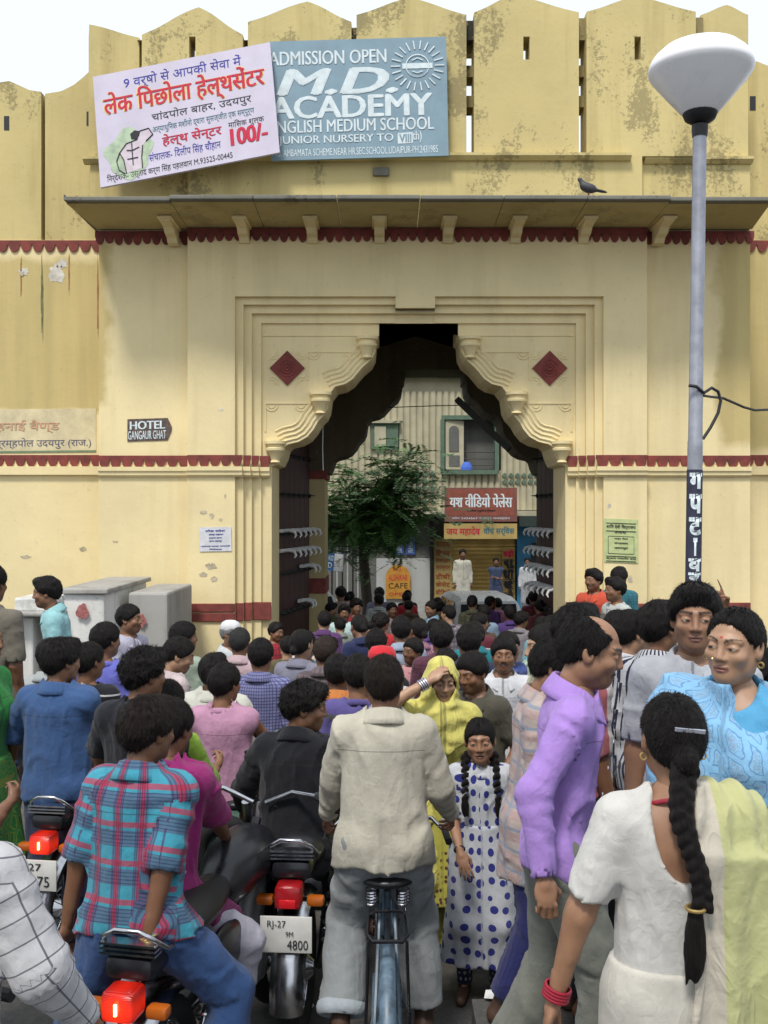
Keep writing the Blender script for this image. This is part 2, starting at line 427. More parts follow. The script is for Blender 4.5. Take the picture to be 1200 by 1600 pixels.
# ------------------------------------------------------------------ cloth, skin and hair materials
def hexc(h, k=1.0):
    v = [int(h[i:i + 2], 16) / 255 for i in (0, 2, 4)]
    return tuple((((x + .055) / 1.055) ** 2.4 if x > .04045 else x / 12.92) * k for x in v)
def cloth(kind, cols=(), su=.08, sv=.08, rough=.85, weave=.25, width=.12, name=None, sheen=.12, crease=.5, seam=True):
    """kind: plain, object, check, plaid, stripe, bands, dots, paisley; cols[0] is the ground"""
    t = NT('cloth_' + (name or kind)); at = t('Attribute', attribute_name='cl').outputs['Vector']
    sp = t('SeparateXYZ'); t.l.new(at, sp.inputs[0]); u, v = sp.outputs[0], sp.outputs[1]
    base = cols[0] if cols else t('ObjectInfo').outputs['Color']
    def line(x, s, w, off=0.0):   # 1 inside a band of relative width w, repeating every s metres
        f = t.math('FRACT', t.math('ADD', t.math('DIVIDE', x, s), off)); return t.math('LESS_THAN', f, w)
    c = base
    if kind == 'check':
        c2 = cols[1] if len(cols) > 1 else t.mix(.55, base, (.03, .025, .03))
        c = t.mix(t.math('MULTIPLY', line(u, su, width), .8), c, c2); c = t.mix(t.math('MULTIPLY', line(v, sv, width), .8), c, c2)
    elif kind == 'plaid':
        c = t.mix(t.math('MULTIPLY', line(u, su, .46), .55), base, cols[1]); c = t.mix(t.math('MULTIPLY', line(v, sv, .42, .1), .55), c, cols[1])
        c = t.mix(t.math('MULTIPLY', line(u, su, .17, .87), .75), c, cols[2]); c = t.mix(t.math('MULTIPLY', line(v, sv, .15, .6), .75), c, cols[2])
        c = t.mix(t.math('MULTIPLY', line(u, su * .094, .35), t.math('MULTIPLY', line(u, su, .46), .5)), c, cols[3])
        c = t.mix(t.math('MULTIPLY', line(v, sv * .094, .35), t.math('MULTIPLY', line(v, sv, .42, .1), .5)), c, cols[3])
    elif kind in ('stripe', 'bands'):
        x = u if kind == 'stripe' else v; n = len(cols) - 1
        if not cols: c = t.mix(line(x, su, .3), base, t.mix(.7, base, (.03, .03, .04)))
        for i in range(n): c = t.mix(line(x, su, width, i / n), c, cols[1 + i])
    elif kind == 'dots':
        vo = t('TexVoronoi', voronoi_dimensions='2D', ins={'Scale': 1 / su, 'Randomness': .32}); t.l.new(at, vo.inputs['Vector'])
        rad = t.math('MULTIPLY_ADD', t.noise(vo.outputs['Color'], 7, 0), .22, .15)
        c = t.mix(t.math('LESS_THAN', vo.outputs['Distance'], rad), base, cols[1])
    elif kind == 'specks':
        vo = t('TexVoronoi', voronoi_dimensions='2D', ins={'Scale': 1 / su, 'Randomness': .6}); t.l.new(at, vo.inputs['Vector'])
        low = t.math('LESS_THAN', v, width)
        c = t.mix(t.math('MULTIPLY', low, t.math('LESS_THAN', vo.outputs['Distance'], .25)), base, cols[1])
    elif kind == 'paisley':
        w = t('TexVoronoi', voronoi_dimensions='2D', feature='DISTANCE_TO_EDGE', ins={'Scale': 1 / su, 'Randomness': .75})
        nn = t.n.new('ShaderNodeTexNoise'); nn.inputs['Scale'].default_value = 22; t.l.new(at, nn.inputs['Vector'])
        wv = t('VectorMath', operation='ADD'); sc = t('VectorMath', operation='SCALE', ins={'Scale': .03})
        t.l.new(nn.outputs['Color'], sc.inputs[0]); t.l.new(sc.outputs[0], wv.inputs[0]); t.l.new(at, wv.inputs[1]); t.l.new(wv.outputs[0], w.inputs['Vector'])
        d = w.outputs['Distance']; fine = t.noise(at, 160, 2)
        edge = t.math('LESS_THAN', t.math('ABSOLUTE', t.math('SUBTRACT', d, .16)), .035)
        core = t.math('MULTIPLY', t.math('GREATER_THAN', d, .24), t.math('GREATER_THAN', fine, .5))
        c = t.mix(t.math('MULTIPLY', edge, .85), base, cols[1]); c = t.mix(t.math('MULTIPLY', core, .8), c, cols[2])
        bd = line(v, .42, .1, .35); c = t.mix(t.math('MULTIPLY', bd, t.math('GREATER_THAN', fine, .47)), c, cols[1])
    g = t.geo(); n = t.noise(g, 11, 5)
    c = t.mix(t.ramp(n, .25, .8), t.mix(.22, c, (0, 0, 0)), c)
    if seam and kind not in ('paisley', 'specks', 'dots', 'bands'):    # stitched yoke and placket
        yk = t.math('LESS_THAN', t.math('ABSOLUTE', t.math('SUBTRACT', v, .372)), .0021); pk = t.math('MULTIPLY', t.math('GREATER_THAN', t.math('ABSOLUTE', u), .4835), t.math('GREATER_THAN', v, -.12))
        c = t.mix(t.math('MULTIPLY', t.math('MAXIMUM', yk, pk), .5), c, (.02, .02, .02))
    t.out(c, rough, .25); t.p.inputs['Sheen Weight'].default_value = sheen; t.p.inputs['Sheen Roughness'].default_value = .5
    cr = t.math('POWER', t.math('SUBTRACT', 1.0, t.math('ABSOLUTE', t.math('MULTIPLY_ADD', t.noise(t.map(at, (9, 3.2, 0)), 1.0, 3, .5, .9), 2.6, -1.3))), 3.2)
    h = t.math('ADD', t.math('ADD', t.math('MULTIPLY', t.noise(at, 900, 1), weave), t.math('MULTIPLY', cr, crease)), t.math('MULTIPLY', t.noise(g, 26, 3, .5, .6), 1.0))
    t.bump(h, .5, .014); return t.m
def skin_mat():
    t = NT('skin'); b = t('ObjectInfo').outputs['Color']; a = t('Attribute', attribute_name='feat'); g = t.geo(); n = t.noise(g, 24, 5)
    c = t.mix(t.ramp(n, .3, .75), t.mix(.25, b, (.1, .03, .015)), b)
    c = t.mix(a.outputs['Alpha'], c, a.outputs['Color'])
    t.out(c, t.math('MULTIPLY_ADD', n, .2, .36), .45); t.p.inputs['Subsurface Weight'].default_value = .06
    t.p.inputs['Subsurface Radius'].default_value = (.012, .004, .002); t.bump(t.noise(g, 260, 3), .12, .003); return t.m
def hair_mat():
    t = NT('hair'); at = t('Attribute', attribute_name='cl').outputs['Vector']; b = t('ObjectInfo').outputs['Color']
    s = t.noise(t.map(at, (60, 3.2, 1)), 1.0, 4, .6)
    c = t.mix(t.ramp(s, .35, .8), b, t.mix(.10, b, (.10, .07, .05)))
    t.out(c, t.math('MULTIPLY_ADD', s, .25, .45), .18); t.bump(s, .9, .006); return t.m
SKIN = skin_mat(); HAIR = hair_mat()
SK = [(.31, .165, .095), (.245, .122, .066), (.40, .235, .145), (.185, .088, .047), (.44, .27, .17)]
PLAIN = cloth('object', name='plain_weave'); CHECK = cloth('check', su=.032, sv=.032, width=.25, name='small_check')
STRIPE = cloth('stripe', su=.03, name='thin_stripe'); PLAID = cloth('check', su=.07, sv=.07, width=.35, name='wide_check')

# ------------------------------------------------------------------ figures (built 1.7 m tall, facing -Y, then scaled)
def ik(a, t, l1, l2, pole):
    a, t = np.asarray(a, float), np.asarray(t, float); d = t - a; L = np.linalg.norm(d); Lm = (l1 + l2) * .998
    if L > Lm: t = a + d / L * Lm; d = t - a; L = Lm
    L = max(L, abs(l1 - l2) + .02); x = (l1 * l1 - l2 * l2 + L * L) / (2 * L); h = math.sqrt(max(l1 * l1 - x * x, 0))
    n = d / max(np.linalg.norm(d), 1e-6); p = np.asarray(pole, float); p = p - n * (p @ n); p /= max(np.linalg.norm(p), 1e-6)
    return (a + n * x + p * h).astype(np.float32), t.astype(np.float32)
class Fig:
    def __init__(s, lean=0, side=0, twist=0, head=(0, 0, 0), w=1.0, fem=False, hs=1.0, pz=.93, px=0.):
        s.T = rotm(twist, lean, side); s.w = w * .93; s.fem = fem; s.hs = hs; s.p0 = np.array([px, 0, pz], np.float32); s.Hd = rotm(*head)
        s.place()
    def tp(s, x, y, z): return s.p0 + s.T @ np.array([x, y, z], np.float32)
    def place(s):
        s.nb = s.tp(0, .012, .505); zc = .5 * (s.T[:, 2] + s.Hd[:, 2]); zc /= np.linalg.norm(zc)
        s.hc = s.nb + zc * .145 * (.6 + .4 * s.hs) - s.Hd[:, 1] * .025
        s.top = s.hc + s.Hd[:, 2] * .128 * s.hs
        s.S = {1: s.tp(.172 * s.w, .012, .445), -1: s.tp(-.172 * s.w, .012, .445)}
        s.Hp = {1: s.tp(.088, 0, -.03), -1: s.tp(-.088, 0, -.03)}
    def limbs(s, hands, feet, poles, fpoles):
        s.E = {}; s.Wr = {}; s.K = {}; s.An = {}
        for sx in (1, -1):
            t = hands.get(sx); t = s.S[sx] + np.array([.05 * sx, -.05, -.515]) if t is None else t
            s.E[sx], s.Wr[sx] = ik(s.S[sx], t, .275, .25, poles.get(sx, (.35 * sx, 1, -.4)))
            f = feet.get(sx); f = (s.Hp[sx][0] + .012 * sx, s.Hp[sx][1] + .02, .075) if f is None else f
            s.K[sx], s.An[sx] = ik(s.Hp[sx], f, .425, .43, fpoles.get(sx, (.12 * sx, -1, 0)))
    # skin
    def torso(s, P, o=0.):
        q = (P - s.p0) @ s.T; w = s.w; q2 = q * A(1, 1 / .66, 1); k = .8
        wa = .118 if s.fem else .138
        d = rcone(q2, (0, 0, -.02), (0, 0, .15), .155 * w, wa * w); d = smin(d, rcone(q2, (0, .0, .15), (0, .012, .36), wa * w, .158 * w), .05) * k
        d = smin(d, rcone(q, (-.14 * w, .012, .437), (.14 * w, .012, .437), .052, .052), .05)
        d = smin(d, rcone(q, (0, .02, .40), (0, .014, .52), .085, .052), .05)
        if s.fem:
            X = q.copy(); X[:, 0] = np.abs(X[:, 0]); d = smin(d, ell(X, (.065, -.075, .30), (.06, .045, .065)), .07)
        return d - o
    def arm(s, P, sx, o=0., o2=None):
        o2 = o if o2 is None else o2
        return smin(rcone(P, s.S[sx], s.E[sx], .05 + o, .04 + o), rcone(P, s.E[sx], s.Wr[sx], .041 + (o + o2) / 2, .025 + o2), .02)
    def leg(s, P, sx, o=0., o2=None):
        o2 = o if o2 is None else o2
        return smin(rcone(P, s.Hp[sx], s.K[sx], .085 + o, .056 + o), rcone(P, s.K[sx], s.An[sx], .057 + o, .036 + o2), .03)
    def bounds(s, pts, m):
        p = np.array(pts); return p.min(0) - m, p.max(0) + m
    def body(s, res, hres, hd, handres, curl, palms, skin_legs=True, point=None, spread=0.):
        J = [s.nb, s.p0 + A(.17, .13, .05), s.p0 - A(.17, .13, .12)] + [x[k] for x in (s.S, s.E, s.Wr) for k in x] + [x[k] for x in (s.Hp, s.K, s.An) for k in x]
        toes = {}
        for sx in (1, -1):
            sh = s.An[sx] - s.K[sx]; sh /= max(np.linalg.norm(sh), 1e-6); f = s.T @ A(0, -1, 0); f[2] = 0
            f = f / max(np.linalg.norm(f), 1e-6) + A(.18 * sx, 0, 0); toes[sx] = s.An[sx] + f * .15 + A(0, 0, -.045); J.append(toes[sx])
        s.toes = toes
        def f(P):
            d = s.torso(P)
            for sx in (1, -1):
                d = smin(d, s.arm(P, sx), .03); d = smin(d, s.leg(P, sx), .03)
                d = smin(d, rcone(P, s.An[sx] + A(0, .025, -.04), toes[sx], .034, .024), .02)
            return d
        lo, hi = s.bounds(J, .13); V, Q = polygonise(f, lo, hi, res); parts = [(V, Q, np.zeros((len(V), 4), np.float32))]
        hv, hq, hcn = hd; parts.append((hv @ s.Hd.T * s.hs + s.hc, hq, hcn))
        for sx in (1, -1):
            if handres is None: continue
            c = curl.get(sx, 22); v, q = hand_tpl(c, handres, spread if c < 30 else 0., point == sx)
            v = v.copy(); q = q.copy()
            if sx < 0: v[:, 0] *= -1; q = q[:, ::-1]
            z = s.Wr[sx] - s.E[sx]; hdv, pv = palms.get(sx, (None, None))
            z = np.asarray(hdv, np.float32) if hdv is not None else z
            z = -z / np.linalg.norm(z); y = -np.asarray(pv if pv is not None else (-sx, .25, 0), np.float32); y = y - z * (y @ z); y /= max(np.linalg.norm(y), 1e-5)
            x = np.cross(y, z); R = np.stack([x, y, z], 1)
            parts.append((v @ R.T * (s.hs ** .3) * .97 + s.Wr[sx], q, np.zeros((len(v), 4), np.float32)))
        n = 0; VV = []; QQ = []; CC = []
        for v, q, c in parts: VV.append(v); QQ.append(q + n); CC.append(c); n += len(v)
        return np_mesh('body', np.concatenate(VV), np.concatenate(QQ), col=np.concatenate(CC))
    # cloth coordinates in metres (u round, v along), and folds
    def ccands(s, P, legs=False):
        """candidate cloth coordinates (u round, v along, wrap, score) for torso and each limb"""
        q = (P - s.p0) @ s.T; ang = np.arctan2(q[:, 0], q[:, 1]); out = [(ang * .155, q[:, 2], 2 * math.pi * .155, s.torso(P) if not legs else np.full(len(P), .09, np.float32))]
        for sx in (1, -1):
            a, b, c = (s.Hp[sx], s.K[sx], s.An[sx]) if legs else (s.S[sx], s.E[sx], s.Wr[sx]); L1 = np.linalg.norm(b - a)
            d1 = rcone(P, a, b, .05, .04); d2 = rcone(P, b, c, .04, .03); d = np.minimum(d1, d2); up = d1 < d2
            if not legs: d = d + np.clip(.05 - ((P - a) @ ((b - a) / L1)), 0, .06) * 1.2
            ax = np.where(up[:, None], (b - a) / L1, (c - b) / max(np.linalg.norm(c - b), 1e-6)); o = np.where(up[:, None], a, b)
            r = P - o; al = (r * ax).sum(1); pr = r - al[:, None] * ax; e1 = A(1, 0, 0) - ax * ax[:, :1]; e1 /= np.maximum(np.linalg.norm(e1, axis=1), 1e-5)[:, None]; e2 = np.cross(ax, e1)
            w = np.arctan2((pr * e1).sum(1), (pr * e2).sum(1)); k = .07 if legs else .055
            out.append((w * k, -(al + np.where(up, 0, L1)), 2 * math.pi * k, d))
        return out
    def ccoord(s, P, legs=False):
        c = s.ccands(P, legs); reg = np.argmin(np.stack([x[3] for x in c]), 0); i = np.arange(len(P))
        return np.stack([x[0] for x in c])[reg, i], np.stack([x[1] for x in c])[reg, i], reg
    def corner_uv(s, V, Q, legs=False):
        c = s.ccands(V, legs); reg = np.argmin(np.stack([x[3] for x in s.ccands(V[Q].mean(1), legs)]), 0); out = np.zeros((len(Q), 4, 3), np.float32)
        for r, (u, v, wr, _) in enumerate(c):
            m = reg == r; uu = u[Q[m]]; far = (uu.max(1) - uu.min(1)) > wr / 2; uu = np.where(far[:, None] & (uu < 0), uu + wr, uu)
            out[m, :, 0] = uu; out[m, :, 1] = v[Q[m]]
        out[:, :, 2] = V[Q][:, :, 2]; return out.reshape(-1, 3)
    def folds(s, P, amp, seed, legs=False):
        u, v, reg = s.ccoord(P, legs); w = vnoise(P * 7 + seed)
        w3 = vnoise(P * 3.1 + seed * 2); tor = np.stack([u * 12 + v * 4 * w3 + w * .8, v * 3.4 + .5 * w, np.full_like(u, seed)], 1)
        lim = np.stack([u * 5 + w * .6, v * (8 if legs else 15) + w * 1.1 + u * 7 * (w3 + .3), np.full_like(u, seed + 9.1)], 1)
        n = vnoise(np.where((reg > 0)[:, None], lim, tor)); n2 = vnoise(np.where((reg > 0)[:, None], lim, tor) * A(2.1, 1.7, 1) + 4)
        r = 1 - np.abs(n) * 2.2; r2 = 1 - np.abs(n2) * 2
        return -amp * (1.4 * np.exp(-(n / .19) ** 2) + .8 * np.exp(-(n2 / .2) ** 2) - .6 + .3 * w)
    def top_garment(s, res, off=.014, sleeve=2.0, hem=.16, flare=.01, amp=.006, seed=0., collar='shirt', cuff=.012, openv=False, tail=None, scoop=None, lo_=.02):
        cut = {}
        for sx in (1, -1):
            t = sleeve if not isinstance(sleeve, dict) else sleeve[sx]; S_, E_, W_ = s.S[sx], s.E[sx], s.Wr[sx]
            e = S_ + (E_ - S_) * t if t <= 1 else E_ + (W_ - E_) * (t - 1); dr = (E_ - S_) if t <= 1 else (W_ - E_); cut[sx] = (t, e, dr / max(np.linalg.norm(dr), 1e-6))
        def f(P):
            q = (P - s.p0) @ s.T; q2 = q * A(1, 1 / .68, 1); w = s.w
            d = s.torso(P, off)
            d = smin(d, rcone(q2, (0, .01, .34), (0, .0, -hem - .06), (.150) * w + off, (.148 + flare) * w + off) * .8, .03)
            if hem > .03:
                for sx in (1, -1): d = smin(d, rcone(P, s.Hp[sx], s.K[sx], .088 + lo_ + .001 + off * .4, .085 + lo_), .03)
            if tail is not None: d = smin(d, tail(P), .02)
            if collar == 'shirt' and openv: d = smax(d, -ell(q, (0, -.085, .485), (.026, .05, .065)), .008)
            hz = -hem + .012 * np.sin(np.arctan2(q[:, 0], q[:, 1]) * 3 + seed) - .03 * (np.abs(q[:, 0]) < .1) * 0
            d = np.maximum(d, hz - q[:, 2])
            for sx in (1, -1):
                t, e, dr = cut[sx]
                if t <= 0: continue
                a = rcone(P, s.S[sx], s.E[sx] + (dr * .08 if t <= 1 else 0), .047 + off, .042 + off * 1.1)
                if t > 1: a = smin(a, rcone(P, s.E[sx], s.Wr[sx] + dr * .05, .042 + off * 1.1, .027 + cuff), .03)
                along = (P - e) @ dr
                near = (np.linalg.norm(P - e, axis=1) < .2)
                a = np.where(near, np.maximum(a, along), a)
                d = smin(d, a, .035)
            nk = rcone(q, (0, .024, .485), (0, -.01, .60), .060 if not collar else .070, .066 if not collar else .085); d = smax(d, -nk, .01)
            d = d + s.folds(P, amp, seed)
            if scoop is not None: d = smax(d, -ell(q, *scoop), .006)
            for sx in (1, -1):
                t, e, dr = cut[sx]
                if t <= 0: continue
                along = (P - e) @ dr; inner = s.arm(P, sx, .001); near = (along > -.022) & (np.linalg.norm(P - e, axis=1) < .075) & (s.torso(P) > .02)
                d = np.where(near, np.maximum(d, -inner), d)
            return d
        J = [s.tp(x, y, z) for x in (-.2, .2) for y in (-.17, .17) for z in (-hem, .55)]
        for sx in (1, -1): J += [cut[sx][1], s.E[sx] if cut[sx][0] > 1 else s.S[sx]]
        lo, hi = s.bounds(J, .09); V, Q = polygonise(f, lo, hi, res)
        if collar:
            cv = []; ph = np.linspace(-158, 158, 40) if collar == 'shirt' else np.linspace(-180, 180, 41)
            if collar == 'shirt': rings = [(.068, .50), (.074, .556), (.079, .561), (.086, .555), (.108, .518), (.118, .496), (.110, .490), (.078, .535)]
            else: rings = [(.068, .505), (.073, .529), (.078, .531), (.088, .520), (.095, .502), (.084, .490)]
            for r, z0_ in rings:
                for p in ph:
                    z = z0_
                    a = math.radians(p); fr = (1 - math.cos(a)) / 2
                    pt = max(0, abs(p) - 105) / 53 if collar == 'shirt' else 0
                    z = z if collar != 'shirt' else .50 + (z - .50) * (1 - .6 * pt)
                    drop = -.05 * fr - (.030 * pt * (z < .52)); rr = r * (1 + .0 * pt)
                    cv.append(s.tp(math.sin(a) * rr, .018 + math.cos(a) * rr * .95 - .024 * fr, z + drop - .003))
            m = len(ph); nr = len(rings); n = len(V); cq = [(n + i * m + k, n + i * m + k + 1, n + ((i + 1) % nr) * m + k + 1, n + ((i + 1) % nr) * m + k) for i in range(nr) for k in range(m - 1)]
            V = np.concatenate([V, np.array(cv, np.float32)]); Q = np.concatenate([Q, np.array(cq)])
        return np_mesh('shirt', V, Q, uv=s.corner_uv(V, Q))
    def trousers(s, res, off=.02, length=2.0, flare=.02, amp=.007, seed=0., waist=.10, fem=False):
        def f(P):
            q = (P - s.p0) @ s.T; d = np.maximum(s.torso(P, off * .6), q[:, 2] - waist)
            for sx in (1, -1):
                K, An = s.K[sx], s.An[sx]; e = s.Hp[sx] + (K - s.Hp[sx]) * length if length <= 1 else K + (An - K) * (length - 1); dr = An - K if length > 1 else K - s.Hp[sx]; dr = dr / max(np.linalg.norm(dr), 1e-6)
                a = smin(rcone(P, s.Hp[sx], K, .088 + off, .062 + off), rcone(P, K, An + dr * .05, .062 + off, .045 + off * .6 + flare), .03)
                a = np.where(np.linalg.norm(P - e, axis=1) < .3, np.maximum(a, (P - e) @ dr), a); d = smin(d, a, .03)
            return d + s.folds(P, amp, seed + 31, True)
        J = [s.p0 + A(.17, .15, .12), s.p0 - A(.17, .15, .12)] + [x[k] for x in (s.Hp, s.K, s.An) for k in x]
        lo, hi = s.bounds(J, .13); V, Q = polygonise(f, lo, hi, res)
        return np_mesh('trousers', V, Q, uv=s.corner_uv(V, Q, True))
    def dress(s, res, hem=.12, top=.30, r0=.13, r1=.24, depth=.75, nf=13, amp=.02, seed=0., shear=0.):
        """skirt, kurta or sari: a cone of cloth with hanging folds, from torso height `top` down to z = hem"""
        a0 = s.tp(0, 0, top); a1 = np.array([s.p0[0] + shear, (s.An[1][1] + s.An[-1][1]) / 2 * .6, hem], np.float32)
        def f(P):
            t = np.clip((a0[2] - P[:, 2]) / (a0[2] - a1[2]), 0, 1); c = a0 + t[:, None] * (a1 - a0); q = P - c
            r = np.hypot(q[:, 0], q[:, 1] / depth); ph = np.arctan2(q[:, 0], q[:, 1]); e = t ** 1.2
            w = vnoise(np.stack([np.sin(ph) * 2, np.cos(ph) * 2, t * 2 + seed], 1)); fold = np.sin(ph * nf + 3 * w + t * 1.5) * .6 + w
            d = (r - (r0 + (r1 - r0) * t) - amp * e * fold) * .75
            for sx in (1, -1): d = smin(d, s.leg(P, sx, .018), .05)
            return np.maximum(np.maximum(d, P[:, 2] - a0[2]), hem + .012 * w - P[:, 2])
        m = r1 + .08; J = [a0, a1, s.K[1], s.K[-1]]; lo, hi = s.bounds(J, m); lo[2] = hem - .05; hi[2] = a0[2] + .04
        V, Q = polygonise(f, lo, hi, res); ph = np.arctan2(V[:, 0] - s.p0[0], V[:, 1]); t = (a0[2] - V[:, 2])
        return np_mesh('skirt', V, Q, uv=np.stack([ph * .19, -t, V[:, 2]], 1))

RES = {0: (.012, .022, .0042, .0052), 1: (.019, .030, .0068, .0100), 2: (.028, .042, .0115, .0160)}
HEADS = {'man': dict(stub=.35, brow=.0052), 'mous': dict(mous=1, stub=.3, brow=.0055), 'clean': dict(stub=.12, brow=.0055, jaw=1.05),
         'woman': dict(jaw=.88, neck=.85, brow=.0032, lip=(.24, .07, .065), nose=.7), 'bindi': dict(jaw=.95, neck=.85, brow=.0036, lip=(.22, .075, .07), nose=.8, bindi=1, gaze=-.004, frown=.5),
         'side': dict(stub=.25, brow=.006, jaw=1.0, gaze=.0045, neck=1.05), 'frown': dict(jaw=.9, neck=.85, brow=.0042, frown=1, lip=(.2, .08, .07)),
         'child': dict(jaw=.86, neck=.75, brow=.0034, nose=.5, open=.0045)}
HAIRS = {'short': dict(t=.018, amp=.004), 'full': dict(t=.024, amp=.005, quiff=1, lump=.003), 'curly': dict(front=(-.095,.070),t=.028, amp=.006, lump=.008, lock=10, wave=1.6, mess=.8, quiff=1, lift=.008),
         'crop': dict(t=.014, amp=.003, nape=-.08), 'flat': dict(t=.022, amp=.004, front=(-.10, .080), side=(.0, -.02), quiff=1, peak=0, taper=.02),
         'bald': dict(t=.015, amp=.003, bald=1, front=(-.05, .06), side=(-.0, -.035)), 'tied': dict(t=.010, amp=.0025, nape=-.075, front=(-.092, .104), side=(-.004, -.015), taper=.02, bun=1, part=1, sl=.25, fade=False, lock=10, mess=.12, lift=.001, peak=0),
         'shaggy': dict(t=.03, amp=.007, lump=.006, nape=-.085, side=(-.01, -.05), mess=.5, lift=.007, quiff=1), 'girl': dict(t=.010, amp=.003, nape=-.07, side=(-.02, -.05), front=(-.094, .098), taper=.02, part=1, sl=.3, fade=False, mess=.2, peak=-.5)}
GRP = 'people crowding through the old gate'
def person(px, py, d, yaw=180, label='', H=None, seat=None, ground=None, lean=0, side=0, twist=0, head=(0, 0, 0), w=1.0, fem=False, hs=1.0,
           skin=0, hair='short', haircol=(.006, .005, .005), face='man', lod=1, hands={}, feet={}, poles={}, fpoles={}, curl={}, palms={}, point=None, spread=0.,
           shirt=None, shirtcol=None, off=.014, sleeve=2.0, hem=.16, flare=.01, amp=.006, collar='shirt', tail=None, scoop=None, group=None, armskin=True,
           pants=None, pantcol=(.05, .05, .06), plen=1.97, pflare=.015, poff=.02, skirt=None, skirtmat=None, cap=None, seed=None, shoes=None, handres=True):
    """a figure whose hair top is seen at photo pixel (px, py), d metres away; standing on the street, or `seat`ed with body scale H / 1.7"""
    g = gz(d) if ground is None else ground; tp = W(px, py, d); seed = (px * .37 + py * .11) % 17 if seed is None else seed
    fg = Fig(lean, side, twist, head, w, fem, hs)
    if seat is None: k = (tp.z - g) / float(fg.top[2]) if H is None else H / 1.7
    else: k = H / 1.7; fg.p0[2] += (tp.z - g) / k - float(fg.top[2]); fg.place()
    if seat is None and H is not None: g = tp.z - float(fg.top[2]) * k
    Rz = Matrix.Rotation(math.radians(yaw), 4, 'Z'); h0 = Rz @ Vector((float(fg.hc[0]), float(fg.hc[1]), 0)) * k
    root = empty('person', (tp.x - h0.x, tp.y - h0.y, g), math.radians(yaw), label=label, cat='person', group=group); root.scale = (k, k, k)
    inv = (Matrix.Translation(root.location) @ Rz @ Matrix.Scale(k, 4)).inverted()
    loc = lambda dct: {a: (np.array(inv @ b, np.float32) if isinstance(b, Vector) else b) for a, b in dct.items()}
    fg.limbs(loc(hands), loc(feet), poles, fpoles)
    rc, rb, rh, rf = RES[lod]
    if lod < 2 and abs((yaw + head[0]) % 360 - 180) < 62: rh = .008 + .0025 * lod
    bm_ = fg.body(rb, rh, head_tpl(face, rh, **HEADS[face]), rf if handres else None, curl, palms, point=point, spread=spread)
    b = put('body', bm_, SKIN, root); b.color = (*(SK[skin] if isinstance(skin, int) else skin), 1)
    if hair:
        h = put('hair', hair_mesh(hair, {0: .0048, 1: .0062, 2: .009}[lod], {0: 3000, 1: 1300, 2: 300}[lod], **HAIRS[hair]), None, root)
        if not h.data.materials: h.data.materials.append(HAIR)
        h.matrix_local = Matrix.Translation(Vector(fg.hc.tolist())) @ Matrix(fg.Hd.tolist()).to_4x4() @ Matrix.Scale(hs, 4); h.color = (*haircol, 1)
    if shirt is not None:
        o = put('shirt', fg.top_garment(rc, off, sleeve, hem, flare, amp, seed, collar, tail=tail, scoop=scoop, lo_=poff), shirt, root)
        o.color = (*(shirtcol or (.5, .5, .5)), 1)
    if pants is not None:
        o = put('trousers', fg.trousers(rc * (1 if lod == 0 else 1.6), poff, plen, pflare, .007, seed), pants, root); o.color = (*pantcol, 1)
    if skirt is not None:
        o = put('skirt', fg.dress(rc, seed=seed, **skirt), skirtmat, root)
    if shoes is not None:
        for sx in (1, -1):
            a, t = fg.An[sx], fg.toes[sx]
            f = lambda P: np.maximum(smin(rcone(P, a + A(0, .03, -.045), t, .041, .031), rcone(P, a + A(0, .02, -.03), a + A(0, .0, .02), .04, .042), .02), (a[2] - .085) - P[:, 2])
            lo, hi = fg.bounds([a, t], .08); V, Q = polygonise(f, lo, hi, .008); put('shoe', np_mesh('shoe', V, Q, uv=V), shoes, root)
    if cap:
        mb = MB(); pr = [(.082, .03), (.088, .05), (.086, .075), (.07, .108), (.04, .126), (.0, .131)] if cap[0] == 'skull' else [(.086, .02), (.095, .05), (.092, .09), (.07, .125), (.0, .138)]
        mb.lathe(pr, 20, Matrix.Translation((0, .014, 0)) @ Matrix.Scale(1.18, 4, (0, 1, 0)))
        o = mb.build('cap', cap[1], root, smooth=50); o.matrix_local = Matrix.Translation(Vector(fg.hc.tolist())) @ Matrix(fg.Hd.tolist()).to_4x4() @ Matrix.Scale(hs, 4)
    root['k'] = k; FIGS[root.name] = fg
    return root, fg
FIGS = {}
# ------------------------------------------------------------------ lettering
def lettering(body, w, h, loc, mat, parent, rx=math.pi / 2, roll=0, bold=0.0, shear=0.0, name='lettering', align='L', rot=None, fit=True):
    """flat painted letters, w x h metres, lower-left corner at loc (parent's space)"""
    c = bpy.data.curves.new('t', 'FONT'); c.body = body; c.size = 1; c.shear = shear; c.resolution_u = 3
    o = bpy.data.objects.new('t', c); COL.objects.link(o)
    dg = bpy.context.evaluated_depsgraph_get(); dg.update(); m = bpy.data.meshes.new_from_object(o.evaluated_get(dg)); bpy.data.objects.remove(o)
    n = len(m.vertices); co = np.zeros(n * 3, np.float32); m.vertices.foreach_get('co', co); co = co.reshape(-1, 3)
    lo, hi = co.min(0), co.max(0); sx = w / (hi[0] - lo[0]); sy = h / (hi[1] - lo[1]) if h else sx
    co = (co - A(lo[0], lo[1], 0)) * A(sx, sy, 1); m.vertices.foreach_set('co', co.ravel()); m.update()
    p = put(name, m, mat, parent); p.location = loc; p.rotation_euler = rot or Euler((rx, 0, 0)); 
    if roll: p.rotation_euler = (Matrix.Rotation(-roll, 3, 'Y') @ Matrix.Rotation(rx, 3, 'X')).to_euler()
    return p

